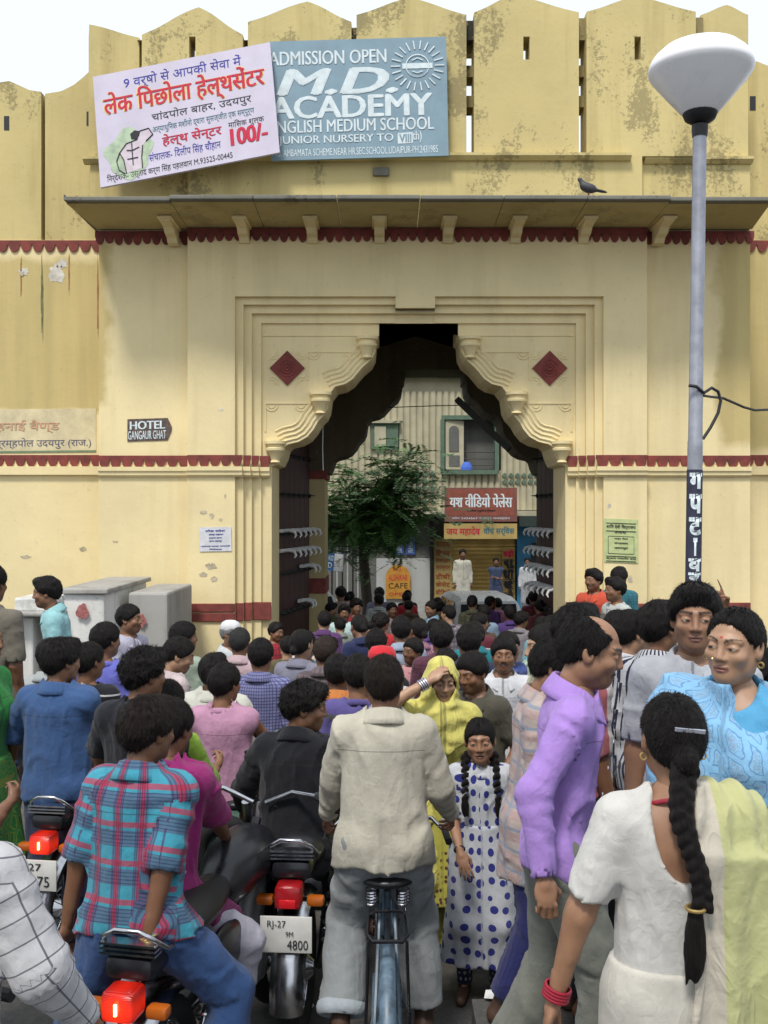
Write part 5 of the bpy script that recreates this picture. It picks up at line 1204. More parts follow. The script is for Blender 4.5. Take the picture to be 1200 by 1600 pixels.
# neighbours closing the street behind, out of the arch's line
for px0, px1, h_, y, lab in ((-200, 330, 6.8, 27, 'plain dim house behind the rampart left of the shop building'), (962, 1500, 7.2, 26, 'plain dim house behind the rampart right of the shop building')):
    r = empty('house', ((px0 - 600) * y / F_PX, y, gz(y)), label=lab, cat='building'); m = MB(); m.box(0, (px1 - px0) * y / F_PX, 0, 6, 0, h_); m.build('wall', OFFW, r)
    for i in range(3): f = MB().box(1.2 + i * 2.4, 2.2 + i * 2.4, -.04, .02, 3.6, 5.0).build('window', GRN, r); MB().box(1.28 + i * 2.4, 2.12 + i * 2.4, -.06, -.041, 3.7, 4.9).build('pane', BLK, f)

# ------------------------------------------------------------------ tree beyond the arch
TD = 20.0; tr = empty('street_tree', (W(572, 0, TD).x, TD, gz(TD)), label='feathery green street tree in front of the shop building', cat='tree'); BARK = plain('bark', (.07, .055, .04), .9, vary=.4, bump=.5)
mb = MB(); rg = random.Random(4); mb.tube([(0, 0, -.1), (.03, .02, 1.2), (-.05, 0, 2.2), (-.02, .05, 3.3)], [.13, .11, .095, .07], 8); tips = []
for i in range(11):
    a = rg.uniform(0, 6.28); L = rg.uniform(.6, 1.35); z = rg.uniform(1.9, 3.3); e = Vector((L * math.cos(a), L * math.sin(a) * .8, z + rg.uniform(.25, 1.2) * (1.2 - L * .5))); s_ = Vector((-.03, .02, z - .2)); mid = (s_ + e) / 2 + Vector((0, 0, .15)); mb.tube([s_, mid, e], [.05, .035, .012], 6); tips += [e, mid, (mid + e) / 2]
mb.build('trunk', BARK, tr, 60)
LEAFM = NT('tree_leaf'); _g = LEAFM.geo(); LEAFM.out(LEAFM.mix(LEAFM.ramp(LEAFM.noise(_g, 2.3, 4), .3, .7), (.06, .14, .035), (.13, .26, .07)), .55, .4); LEAFM.p.inputs['Transmission Weight'].default_value = 0; LEAFM = LEAFM.m
mb = MB()
for k in range(1300):
    c = Vector(rg.choice(tips)) + Vector((rg.gauss(0, .36), rg.gauss(0, .36), rg.gauss(0, .34))); a = rg.uniform(0, 6.28); dr = Vector((math.cos(a), math.sin(a), rg.uniform(-.55, .35))).normalized(); L = rg.uniform(.3, .62); side = dr.cross(Vector((0, 0, 1))).normalized(); up = side.cross(dr)
    for j in range(11):
        t = (j + 1) / 11; p = c + dr * L * t - Vector((0, 0, .22 * L * t * t)); w = .11 * math.sin(math.pi * (t * .8 + .15)) + .02
        for sg in (-1, 1):
            q = p + side * sg * w + up * rg.uniform(-.015, .02) + dr * .02; b_ = dr * .022; mb.add([p - b_, p + side * sg * w * .55 + b_ * 1.2, q, p + side * sg * w * .5 - b_ * 1.4], [(0, 1, 2, 3)])
put('crown', (lambda m: m)(mb.data('crown', fix=False)), LEAFM, tr)
# ------------------------------------------------------------------ two-wheelers (front towards -Y, wheels on z = 0)
CHROME = plain('chrome', (.55, .55, .57), .22, 1.0, vary=.2, scale=20); RUB = plain('tyre_rubber', (.014, .014, .015), .8, vary=.4, bump=.3); SEATB = plain('black_vinyl', (.012, .012, .014), .42, vary=.3)
BLACKP = plain('black_gloss_paint', (.012, .012, .015), .3); PLATE = plain('number_plate_white', (.62, .61, .57), .5, vary=.15); AMBER = plain('amber_lens', (.42, .10, .01), .25)
REDL = plain('red_lens', (.30, .008, .012), .22); _l = NT('lit_red_lens'); _o = _l('TexCoord').outputs['Generated']; _gr = _l('TexGradient', gradient_type='SPHERICAL'); _l.l.new(_l.map(_o, (1.6, .01, 1.6), (-.8, 0, -.72)), _gr.inputs[0])
_rib = _l('TexWave', bands_direction='Z'); _rib.inputs['Scale'].default_value = 7; _l.l.new(_o, _rib.inputs['Vector'])
_l.out((.35, .01, .006), .25, .5); _l.set(_l.p.inputs['Emission Color'], (1, .03, .006)); _l.set(_l.p.inputs['Emission Strength'], _l.math('MULTIPLY_ADD', _gr.outputs['Fac'], .9, _l.math('MULTIPLY', _rib.outputs['Fac'], .10))); _l.bump(_rib.outputs['Fac'], .4, .004); LIT = _l.m; BULB = plain('lit_bulb', (1, .6, .3), .3, emit=5, emit_col=(1, .42, .1))
GREEN = plain('scooter_green', (.055, .10, .075), .4, vary=.2); BIKEBL = plain('bicycle_blue_grey', (.10, .15, .20), .45, vary=.5, scale=25); MIRR = plain('mirror_glass', (.7, .72, .75), .05, 1.0, vary=.02)
def wheel(root, y, r, tyre, name='wheel', spokes=18, x=0., rimmat=None):
    w = empty(name, (x, y, r)); w.parent = root
    MB().torus((0, 0, 0), (1, 0, 0), r - tyre, tyre, 36, 10, 1.0).build('tyre', RUB, w, 60)
    MB().torus((0, 0, 0), (1, 0, 0), r - 2 * tyre + .006, .016, 36, 6, 1.3).build('rim', rimmat or CHROME, w, 60); hub = MB(); hub.lathe([(.001, -.07), (.03, -.07), (.06, -.04), (.06, .04), (.03, .07), (.001, .07)], 14, Matrix.Rotation(math.pi / 2, 4, 'Y')); hub.build('hub', CHROME, w, 40)
    if spokes:
        sp = MB().tube([(0, 0, .04), (.0, 0, r - 2 * tyre)], .003, 4).data('spoke')
        for i in range(spokes): o = put('spoke', sp, None if sp.materials else CHROME, w); o.rotation_euler = (2 * math.pi * i / spokes, .1 * (-1) ** i, 0)
    return w
def spring(a, b, r, turns, wire_r, n=10):
    a, b = Vector(a), Vector(b); ax = (b - a).normalized(); u = ax.orthogonal().normalized(); w = ax.cross(u); N = turns * n
    return [a + (b - a) * i / N + (u * math.cos(2 * math.pi * i / n) + w * math.sin(2 * math.pi * i / n)) * r for i in range(N + 1)]
def arc_fender(y, z, r, w, a0, a1, th=.006, lip=.03):
    mb = MB(); rings = []
    for a in np.linspace(a0, a1, 18):
        c = []; 
        for u in np.linspace(-1, 1, 9):
            rr = r - lip * abs(u) ** 3; c.append(Vector((u * w / 2, y + rr * math.cos(a), z + rr * math.sin(a))))
        for u in np.linspace(1, -1, 9):
            rr = r - lip * abs(u) ** 3 - th; c.append(Vector((u * (w / 2 - th), y + rr * math.cos(a), z + rr * math.sin(a))))
        rings.append(c)
    mb.loft(rings); return mb
def rbox(mb_args, name, mat, parent, bevel=.012, smooth=40, **k): return MB().box(*mb_args).build(name, mat, parent, smooth, bevel, **k)
def blob(name, f, lo, hi, res, mat, parent):
    V, Q = polygonise(f, lo, hi, res); return put(name, np_mesh(name, V, Q, uv=V), mat, parent)
def motorbike(loc, yaw, label, lit, plate, body=BLACKP, rail=True, lean=0., group=None, mirrors=()):
    r = empty('motorcycle', loc, math.radians(yaw), label=label, cat='motorcycle', group=group); r.rotation_euler = (0, math.radians(lean), math.radians(yaw)); r.scale = (1.1,) * 3
    wheel(r, .62, .30, .045); wheel(r, -.66, .30, .04, 'wheel')
    arc_fender(.62, .30, .345, .135, -.15, 2.0).build('rear_fender', CHROME, r, 50); arc_fender(-.66, .30, .335, .11, .6, 2.9).build('front_fender', body, r, 50)
    def seat(P): return smin(ell(P, (0, .42, .80), (.125, .36, .055)), rcone(P, (0, .12, .77), (0, .62, .81), .06, .075), .05)
    blob('seat', seat, (-.2, -.05, .68), (.2, .85, .92), .014, SEATB, r)
    blob('fuel_tank', lambda P: smin(ell(P, (0, -.2, .80), (.135, .26, .12)), ell(P, (0, -.02, .76), (.10, .16, .09)), .05), (-.2, -.55, .6), (.2, .25, .98), .015, body, r)
    for s in (-1, 1):
        blob('side_panel', lambda P: ell(P, (s * .115, .3, .62), (.03, .2, .11)), (-.2, .02, .45), (.2, .56, .78), .016, body, r)
        MB().tube([(s * .12, .62, .31), (s * .135, .38, .68)], .016, 8).build('shock_absorber', CHROME, r); sp = MB(); sp.tube(spring((s * .123, .58, .37), (s * .133, .42, .62), .028, 8, .005), .006, 5); sp.build('spring', CHROME, r, 60)
        MB().tube([(s * .09, .62, .31), (s * .08, .1, .36)], .018, 8).build('swing_arm', BLACKP, r)
        MB().tube([(s * .075, -.66, .30), (s * .075, -.47, .95)], .02, 8).build('fork', CHROME, r)
        MB().tube([(0, .80, .67), (s * .12, .82, .665)], .009, 6).build('indicator_stalk', BLACKP, r)
        rbox((s * .105 - .036, s * .105 + .036, .80, .85, .65, .69), 'indicator', AMBER, r, .012)
        MB().tube([(s * .18, .3, .33), (s * .05, .22, .36)], .013, 6).build('foot_peg', RUB, r)
        g = MB(); g.tube([(s * .03, -.44, .96), (s * .16, -.42, 1.02), (s * .30, -.34, 1.03), (s * .40, -.25, 1.01)], .012, 8); hb_ = g.build('handlebar', CHROME, r, 60); MB().tube([(s * .29, -.345, 1.03), (s * .41, -.242, 1.008)], .018, 8).build('grip', RUB, hb_)
        if s not in mirrors: continue
        MB().tube([(s * .26, -.36, 1.03), (s * .34, -.38, 1.05), (s * .40, -.36, 1.06)], .006, 6).build('mirror_stem', CHROME, r)
        m = MB(); m.lathe([(.001, -.02), (.04, -.018), (.055, 0), (.055, .006)], 16, Matrix.Translation((s * .45, -.36, 1.06)) @ Matrix.Rotation(math.radians(-84), 4, 'X')); mi = m.build('mirror', CHROME, r, 40); m = MB(); m.lathe([(.001, .004), (.05, .0065)], 16, Matrix.Translation((s * .45, -.36, 1.06)) @ Matrix.Rotation(math.radians(-84), 4, 'X')); m.build('mirror_glass', MIRR, mi)
    if rail:
        m = MB(); m.tube([(-.10, .55, .80), (-.105, .76, .84), (-.085, .82, .89), (-.04, .83, .915), (.04, .83, .915), (.085, .82, .89), (.105, .76, .84), (.10, .55, .80)], .009, 8); g = m.build('grab_rail', CHROME, r, 60)
        for z in (.835, .85, .865): MB().box(-.095, .095, .78, .83, z, z + .007).build('rail_bar', CHROME, g)
    rbox((-.085, .085, .66, .83, .75, .83), 'tail_cowl', BLACKP, r, .03); lamp = rbox((-.056, .056, .80, .905, .655, .75), 'tail_lamp', LIT if lit else REDL, r, .018)
    if lit: MB().tube([(0, .908, .685), (0, .909, .72)], .0055, 6).build('bulb', BULB, lamp)
    else: rbox((-.035, .035, .90, .912, .665, .70), 'reflector', plain('bright_red_lens', (.55, .01, .015), .2), lamp, .004)
    p = rbox((-.105, .105, .93, .938, .50, .645), 'number_plate', PLATE, r, .002)
    for (t_, u, z, w_, h_) in plate: q = lettering(t_, w_, h_, (u, .942, z), BLACKI, p, bold=.02, rot=Euler((math.pi / 2, 0, math.pi)))
    blob('engine', lambda P: smin(ell(P, (0, -.12, .40), (.13, .2, .13)), rcone(P, (0, -.2, .45), (0, -.32, .66), .09, .07), .06), (-.2, -.5, .2), (.2, .15, .8), .022, plain('engine_alloy', (.18, .18, .18), .5, .7), r)
    MB().tube([(.12, -.3, .42), (.14, -.2, .22), (.15, .2, .25), (.16, .75, .34)], [.02, .022, .04, .045], 10).build('exhaust_pipe', CHROME, r, 50)
    m = MB(); m.lathe([(.001, .08), (.07, .07), (.09, 0), (.09, -.03), (.001, -.035)], 18, Matrix.Translation((0, -.58, .88)) @ Matrix.Rotation(math.radians(-90), 4, 'X')); m.build('headlamp', CHROME, r, 40)
    MB().tube([(0, -.4, .9), (0, -.1, .62), (0, .35, .66), (0, .75, .74)], .022, 8).build('frame', BLACKP, r); MB().tube([(-.07, .3, .34), (-.2, .36, .03)], .012, 6).build('stand', BLACKP, r)
    return r
def scooter(loc, yaw, label):
    r = empty('scooter', loc, math.radians(yaw), label=label, cat='scooter', group='green scooters')
    wheel(r, .5, .22, .05, spokes=0); wheel(r, -.62, .22, .05, spokes=0)
    for s in (-1, 1): blob('side_cowl', lambda P: ell(P, (s * .18, .42, .52), (.13, .36, .2)), (-.4, .0, .25), (.4, .85, .78), .018, GREEN, r)
    blob('body', lambda P: np.maximum(ell(P, (0, .4, .56), (.17, .42, .25)), .3 - P[:, 2]), (-.25, -.1, .2), (.25, .9, .85), .02, GREEN, r)
    blob('seat', lambda P: ell(P, (0, .28, .80), (.14, .36, .055)), (-.25, -.15, .7), (.25, .7, .9), .015, SEATB, r)
    blob('leg_shield', lambda P: np.maximum(ell(P, (0, -.40, .55), (.30, .075, .45)), -ell(P, (0, -.33, .55), (.29, .08, .44))), (-.4, -.6, .0), (.4, -.2, 1.1), .016, GREEN, r)
    rbox((-.2, .2, -.45, .1, .22, .27), 'floorboard', GREEN, r, .015); blob('front_fender', lambda P: np.maximum(ell(P, (0, -.62, .26), (.1, .28, .22)), .2 - P[:, 2]), (-.2, -1, .1), (.2, -.3, .55), .018, GREEN, r)
    blob('handlebar', lambda P: smin(ell(P, (0, -.45, 1.0), (.1, .1, .07)), rcone(P, (-.3, -.36, 1.02), (.3, -.36, 1.02), .028, .028), .06), (-.4, -.65, .85), (.4, -.25, 1.15), .014, GREEN, r)
    for s in (-1, 1): MB().tube([(s * .28, -.36, 1.02), (s * .40, -.33, 1.02)], .02, 8).build('grip', RUB, r)
    MB().torus((0, .86, .62), (0, 1, 0), .15, .05, 26, 8).build('spare_tyre', RUB, r, 60); MB().lathe([(.001, 0), (.11, .0), (.12, .02)], 18, Matrix.Translation((0, .88, .62)) @ Matrix.Rotation(-math.pi / 2, 4, 'X')).build('spare_wheel_disc', GREEN, r)
    rbox((-.06, .06, .80, .86, .40, .47), 'tail_lamp', REDL, r, .015); rbox((-.1, .1, .84, .85, .27, .39), 'number_plate', PLATE, r, .002); return r
def bicycle(loc, yaw, label):
    r = empty('bicycle', loc, math.radians(yaw), label=label, cat='bicycle'); R = .345
    wheel(r, .52, R, .022, spokes=28, rimmat=BIKEBL); wheel(r, -.58, R, .022, spokes=28, rimmat=BIKEBL)
    arc_fender(.52, R, R + .03, .062, -.55, 2.5, lip=.022).build('rear_mudguard', BIKEBL, r, 50); arc_fender(-.58, R, R + .03, .055, .3, 3.0, lip=.02).build('front_mudguard', BIKEBL, r, 50)
    fr = MB()
    for a, b in (((0, .08, .28), (0, .17, .82)), ((0, .15, .74), (0, -.42, .80)), ((0, .08, .28), (0, -.45, .68)), ((0, -.41, .86), (0, -.47, .62))): fr.tube([a, b], .015, 8)
    fr.build('frame', BIKEBL, r, 60)
    for s in (-1, 1):
        MB().tube([(s * .055, .52, R), (s * .03, .16, .76)], .009, 6).build('seat_stay', BIKEBL, r); MB().tube([(s * .055, .52, R), (s * .03, .08, .28)], .010, 6).build('chain_stay', BIKEBL, r); MB().tube([(s * .05, -.58, R), (s * .045, -.47, .66)], .011, 6).build('fork', BIKEBL, r)
        MB().tube([(s * .09, .53, R - .03), (s * .075, .60, .785)], .007, 6).build('carrier_stay', BLACKP, r)
        sp = MB(); sp.tube(spring((s * .065, .25, .80), (s * .065, .26, .865), .026, 5, .004), .0045, 5); sp.build('saddle_spring', CHROME, r, 60)
        MB().tube([(0, -.44, .92), (s * .1, -.42, .96), (s * .22, -.36, .97), (s * .28, -.2, .95)], .011, 8).build('handlebar', CHROME, r, 60); MB().tube([(s * .275, -.22, .952), (s * .285, -.1, .94)], .017, 8).build('grip', RUB, r)
        MB().tube([(s * .05, .08, .28), (s * .09, .08 + s * .02, .28 - s * .16)], .009, 6).build('crank', CHROME, r); rbox((s * .13 - .045, s * .13 + .045, .06 + s * .02, .14 + s * .02, .28 - s * .16 - .012, .28 - s * .16 + .012), 'pedal', RUB, r, .004)
    blob('saddle', lambda P: smin(ell(P, (0, .24, .895), (.115, .085, .032)), rcone(P, (0, .2, .895), (0, .0, .90), .045, .022), .05), (-.16, -.08, .82), (.16, .36, .96), .008, SEATB, r)
    ca = MB(); ca.tube([(-.075, .30, .79), (-.08, .56, .79), (-.06, .62, .79), (.06, .62, .79), (.08, .56, .79), (.075, .30, .79)], .008, 6); cr = ca.build('carrier', BLACKP, r, 60)
    for x in (-.045, 0, .045): MB().tube([(x, .3, .792), (x, .61, .792)], .006, 6).build('carrier_bar', BLACKP, cr)
    sc = MB(); sc.tube([(-.07, .38, .80), (-.05, .50, .86), (0, .55, .88), (.05, .50, .86), (.07, .38, .80)], .006, 6); sc.build('carrier_clip', BLACKP, cr, 60)
    MB().torus((.05, .08, .28), (1, 0, 0), .09, .008, 24, 6).build('chainring', CHROME, r); MB().box(.045, .052, .02, .56, .24, .40).build('chain_guard', BIKEBL, r, bevel=.02) ; rbox((-.022, .022, .885, .90, .46, .51), 'reflector', REDL, r, .006); return r
def car(loc, yaw, label, H=1.45, wid=1.45, L=3.3):
    r = empty('car', loc, math.radians(yaw), label=label, cat='car', group='white cars in the street beyond the gate'); hw_ = wid / 2; CARW = plain('white_car_paint', (.62, .62, .60), .3, vary=.06); GL = plain('tinted_glass', (.02, .025, .028), .06, vary=.05)
    prof = [(-L / 2, .35, .92), (-L / 2 + .08, .75, .97), (-L * .30, .86, 1.0), (-L * .16, H - .06, .84), (-L * .06, H, .80), (L * .38, H - .01, .80), (L * .44, H - .08, .82), (L * .49, .86, .97), (L / 2, .8, .97), (L / 2, .35, .92)]
    mb = MB(); lo = [p for p in prof]; rings = []
    for y, z, w in lo: rings.append([Vector((-hw_ * .97, y, .3)), Vector((-hw_, y, .5)), Vector((-hw_ * min(w + .03, 1), y, max(z - .09, .34))), Vector((-hw_ * w * .88, y, z)), Vector((hw_ * w * .88, y, z)), Vector((hw_ * min(w + .03, 1), y, max(z - .09, .34))), Vector((hw_, y, .5)), Vector((hw_ * .97, y, .3))])
    mb.loft(rings); mb.build('body', CARW, r, 35)
    e = .012
    def pane(name, pts): m = MB(); m.add(pts, [tuple(range(len(pts)))]); m.build(name, GL, r)
    w0, w1 = hw_ * .80, hw_ * .74; ya, yb = L * .488, L * .448
    pane('rear_window', [(-w0, ya + e, .90), (w0, ya + e, .90), (w1, yb + e, H - .13), (-w1, yb + e, H - .13)]); pane('windscreen', [(w0, -L * .285 - e, .92), (-w0, -L * .285 - e, .92), (-w1, -L * .175 - e, H - .11), (w1, -L * .175 - e, H - .11)])
    for s in (-1, 1):
        for a, b in ((-.14, .08), (.10, .38)): pane('side_window', [(s * (hw_ * .985 + e), L * a, .92), (s * (hw_ * .985 + e), L * b, .92), (s * (hw_ * .84 + e), L * (b - .02), H - .12), (s * (hw_ * .84 + e), L * (a + .04), H - .12)][::s])
        wheel(r, -L * .31, .27, .07, spokes=0, x=s * (hw_ - .09)); wheel(r, L * .33, .27, .07, spokes=0, x=s * (hw_ - .09))
        rbox((s * (hw_ - .1) - .07, s * (hw_ - .1) + .07, L / 2 - .02, L / 2 + .02, .62, .82), 'tail_lamp', REDL, r, .01); rbox((s * (hw_ - .22) - .1, s * (hw_ - .22) + .1, -L / 2 - .02, -L / 2 + .03, .6, .74), 'headlight', GLASSW, r, .01)
        MB().box(s * (hw_ + .0), s * (hw_ + .14), -L * .19, -L * .17, .9, 1.02).build('wing_mirror', BLACKP, r, bevel=.01)
    rbox((-hw_, hw_, L / 2 - .03, L / 2 + .06, .34, .48), 'bumper', BLACKP, r, .02); rbox((-hw_, hw_, -L / 2 - .06, -L / 2 + .03, .34, .48), 'bumper', BLACKP, r, .02); rbox((-.22, .22, L / 2 + .02, L / 2 + .03, .52, .62), 'number_plate', PLATE, r, .003); return r
# placements (rear-lamp pixel and distance fix each machine)
def at_rear(px, d, yaw=180, ry=.87):
    a = math.radians(yaw); x = (px - 600) * d / F_PX; off = Matrix.Rotation(a, 3, 'Z') @ Vector((0, ry * (1.1 if ry == .87 else 1), 0)); p = Vector((x, d, 0)) - off; return Vector((p.x, p.y, gz(p.y)))
motorbike(at_rear(189, 3.42, 168), 168, 'black motorcycle with bright tail lamp carrying the plaid shirted pillion rider', True, [('RJ 27', .085, .585, .15, .045), ('7M 5162', .085, .515, .16, .045)], mirrors=(-1,))
motorbike(at_rear(451, 4.48, 176), 176, 'dark motorcycle with unlit tail lamp and white plate ending 4800', False, [('RJ-27', .075, .595, .075, .035), ('9M', .0, .565, .03, .022), ('4800', -.005, .515, .085, .038)])
motorbike(at_rear(66, 5.3, 172), 172, 'motorcycle with glowing tail lamp ridden by the man in blue denim shirt', True, [('RJ27', .09, .585, .12, .045), ('K 75', .05, .52, .12, .05)])
scooter(at_rear(348, 5.6, 178), 178, 'grey green scooter with spare tyre under the man in pink vest')
scooter(Vector((-1.55, 2.7, -.36)), 172, 'grey green scooter at the near corner under the white checked sleeve')
bicycle(at_rear(606, 3.62, 180, .88), 180, 'old blue grey roadster bicycle with sprung saddle and carrier')
car(Vector((W(742, 0, 20.6).x, 20.8, gz(21))), 186, 'white van parked before the shutters, only its upper half showing', 1.47, 1.46, 3.2)
car(Vector((W(528, 0, 20).x - .9, 21.2, gz(21))), 20, 'white car with dark windscreen half hidden behind the gate jamb', 1.48, 1.5, 3.4)
# ------------------------------------------------------------------ the crowd: people one can tell apart, near to far
def piece(root, name, f, lo, hi, res, mat, uvf=None):
    V, Q = polygonise(f, lo, hi, res); uv = uvf(V) if uvf else np.stack([np.arctan2(V[:, 0], V[:, 1]) * .16, V[:, 2], V[:, 2]], 1)
    return put(name, np_mesh(name, V, Q, uv=uv), mat, root)
def braid(root, fg, start, end, n, r0, r1, tuft=.1, sway=.02, name='braid'):
    a, b = np.array(start, np.float32), np.array(end, np.float32); el = []
    for i in range(n):
        t = i / (n - 1); c = a + (b - a) * t + A(sway * math.sin(t * 5), .012 * math.sin(t * 3), 0); r = r0 + (r1 - r0) * t
        for sg in (-1, 1): el.append((c + A(sg * r * .42, 0, (sg > 0) * r * .55), (r * .72, r * .72, r * 1.05), rotm(0, 0, -sg * 32)))
    def f(P):
        d = None
        for c, rr, R in el: e = ell(P, c, rr, R); d = e if d is None else smin(d, e, .004)
        d = smin(d, np.minimum(ell(P, b + A(.0, 0, -tuft * .55), (r1 * 1.25, r1 * .8, tuft * .6)), rcone(P, b + A(.012, 0, -tuft * .4), b + A(.02, 0, -tuft * 1.15), r1 * .7, .003)), .006)
        return d + .0035 * vnoise(P * A(120, 120, 25))
    lo = np.minimum(a, b) - .07; hi = np.maximum(a, b) + .07; lo[2] -= tuft * 1.2
    V, Q = polygonise(f, lo, hi, .0055); o = put(name, np_mesh(name, V, Q, uv=np.stack([V[:, 0] * 12, V[:, 2] * 3, V[:, 1]], 1)), HAIR, root); o.color = (.006, .005, .005, 1); return o
def ring(root, name, c, axis, R, r, mat): m = MB(); m.torus(c, axis, R, r, 24, 6); return m.build(name, mat, root, 60)
GOLD = plain('gold_bangle', (.55, .38, .14), .35, .8); REDB = plain('red_bangle', (.30, .012, .03), .3); SILV = plain('silver_clip', (.6, .62, .7), .25, .9); STRAP = plain('watch_strap', (.01, .01, .012), .5)
LEATH = plain('brown_leather', (.07, .035, .02), .6)
def C3(h, k=.8): return hexc(h, k)
FP = .1

# 1 woman in white, back to us
r, fg = person(1050, 1079, 2.45, 182, 'woman in white blouse with long black braid and pale green drape, back turned', ground=FP, lod=0, fem=True, hair='tied', face='woman', w=.98, skin=0,
    shirt=cloth('plain', [(.62, .60, .56)], name='white_blouse', seam=False), sleeve=.80, hem=-.02, off=.015, amp=.004, collar=None, scoop=((0, .10, .50), (.085, .10, .20)),
    hands={1: (.33, -.02, .84)}, poles={1: (1, .6, 0)}, skirt=dict(hem=.05, top=.07, r0=.165, r1=.22, amp=.014, nf=11), skirtmat=cloth('plain', [(.60, .57, .50)], name='white_sari'))
braid(r, fg, fg.hc + A(0, .105, -.055), fg.tp(.0, .165, .27), 12, .030, .022, .17)
wr = fg.Wr[1]
for i in range(4): ring(r, 'bangle', wr + (fg.E[1] - wr) * (.06 + .035 * i), fg.E[1] - wr, .034, .0045, REDB)
MB().box(-.04, .04, -.004, .004, -.006, .006).build('hair_clip', SILV, r, bevel=.002).matrix_local = Matrix.Translation(Vector((fg.hc + A(-.01, .113, .045)).tolist())) @ Matrix.Rotation(-.1, 4, 'Y')
ring(r, 'hair_tie', fg.tp(.0, .168, .265), (0, 0, 1), .022, .005, GOLD)
for sg in (-1, 1): ring(r, 'earring', fg.hc + A(sg * .08, .01, -.045), (0, 1, .2), .009, .0025, GOLD)
nk = MB(); nk.tube([fg.tp(.075 * math.sin(a), .03 + .06 * math.cos(a), .515 - .03 * (1 - math.cos(a))) for a in np.linspace(-1.5, 1.5, 13)], .006, 6); nk.build('bead_necklace', REDB, r, 60)
def pallu(P):
    q = (P - fg.p0) @ fg.T; fold = (.032 * np.sin(q[:, 0] * 52 + 2.5 * vnoise(P * A(3, 3, 1.2))) + .012 * vnoise(P * 9)) * np.clip(.5 - q[:, 2], .12, 1); x0 = -.155 + .03 * np.clip(.4 - q[:, 2], 0, 1)
    top = smin(fg.torso(P), rcone(P, fg.S[-1], fg.E[-1], .055, .05), .05) - .03
    top = np.maximum(top, np.maximum(np.abs(q[:, 0] + .165) - .145, -.02 - q[:, 2]))
    sh = np.maximum(np.abs(q[:, 1] - .135 - fold - .05 * np.clip(.25 - q[:, 2], 0, .5)) - .010, np.maximum(np.abs(q[:, 0] - x0) - .125 - .05 * np.clip(.3 - q[:, 2], 0, 1), np.maximum(q[:, 2] - .38, -.62 - q[:, 2])))
    return smin(top + .007 * np.sin(q[:, 0] * 90 + q[:, 2] * 14 + 3 * vnoise(P * 6)) + .006 * vnoise(P * 15), sh, .06)
PALE = cloth('bands', [(.50, .52, .24), (.58, .55, .42)], su=9, width=.0, name='pale_green_drape'); PALE = cloth('stripe', [(.50, .50, .24), (.55, .50, .41)], su=.34, width=.45, crease=1.6, name='pale_green_drape')
piece(r, 'drape', pallu, fg.tp(-.36, -.25, -.66), fg.tp(.06, .3, .56), .0085, PALE, lambda V: np.stack([V[:, 0] + .42, V[:, 2], V[:, 1]], 1))

# 2 woman in blue shawl
r, fg = person(1147, 946, 2.95, -36, 'frowning woman in sky blue patterned shawl with a red dot on her forehead', ground=FP, lod=0, fem=True, hair='tied', face='bindi', skin=2, hs=.93, head=(-8, 0, 3),
    shirt=cloth('plain', [(.10, .36, .60)], name='sky_blue_kameez'), sleeve=.8, hem=.45, off=.014, collar=None, pants=PLAIN, pantcol=(.12, .35, .55), scoop=((0, -.05, .53), (.07, .08, .07)))
def shawl(P):
    q = (P - fg.p0) @ fg.T; d = fg.torso(P, .035)
    for sx in (1, -1): d = smin(d, fg.arm(P, sx, .04), .07)
    d = d + .013 * np.sin(q[:, 2] * 42 + q[:, 0] * 22 + 3 * vnoise(P * 5)) * (.4 + .6 * np.abs(vnoise(P * 4 + 3))) + .012 * vnoise(P * 13)
    d = np.maximum(d, -.08 - q[:, 2] + .12 * q[:, 0]); d = smax(d, -ell(q, (0.09, -.10, .52), (.085, .11, .10)), .01); return smax(d, -ell(q, (.0, .01, .60), (.085, .085, .11)), .01)
piece(r, 'shawl', shawl, fg.tp(-.42, -.3, -.12), fg.tp(.42, .3, .56), .0095, cloth('paisley', [(.23, .46, .68), (.12, .25, .45), (.24, .32, .44)], su=.06, name='blue_paisley', weave=.1), lambda V: np.stack([np.arctan2(V[:, 0], V[:, 1]) * .19, V[:, 2] + V[:, 0] * .5, V[:, 2]], 1))
for sg in (-1, 1): ring(r, 'earring', fg.hc + fg.Hd @ A(sg * .081, .0, -.042), (0, 1, .2), .008, .003, GOLD)
MB().lathe([(.001, .004), (.004, 0)], 8).build('nose_stud', GOLD, r).location = Vector((fg.hc + fg.Hd @ A(-.017, -.1, -.028)).tolist())

# 3 man in grey shirt
r, fg = person(1086, 912, 3.5, -20, 'tall man in light grey shirt with thick black hair glancing sideways', ground=FP, lod=0, hair='flat', face='side', skin=0, head=(4, 0, 0), w=1.0, hs=.94,
    shirt=cloth('plain', [(.42, .43, .46)], name='light_grey_shirt'), sleeve=.85, hem=.12, pants=PLAIN, pantcol=(.2, .2, .22))
# 4 balding man in violet shirt
r, fg = person(925, 960, 3.3, 80, 'balding man in violet shirt and grey green trousers striding across', ground=.1, lod=0, hair='bald', face='mous', skin=0, lean=9, head=(-2, 14, 0), w=.95,
    shirt=cloth('plain', [(.40, .24, .62)], name='violet_shirt'), off=.014, amp=.007, hem=.08, pants=cloth('plain', [(.17, .175, .145)], name='grey_green_trousers'), poff=.02, pflare=.03, plen=1.96,
    hands={-1: W(850, 1372, 3.04)}, curl={-1: 50, 1: 40}, feet={-1: (-.09, -.12, .08), 1: (.09, .2, .09)}, shoes=LEATH)
for i in range(5): MB().lathe([(.001, .004), (.006, .003), (.006, 0)], 8).build('button', plain('shirt_button', (.6, .58, .62)), r).matrix_local = Matrix.Translation(Vector(fg.tp(0, -.135 + .004 * i, .36 - i * .09).tolist())) @ Matrix.Rotation(math.pi / 2, 4, 'X')
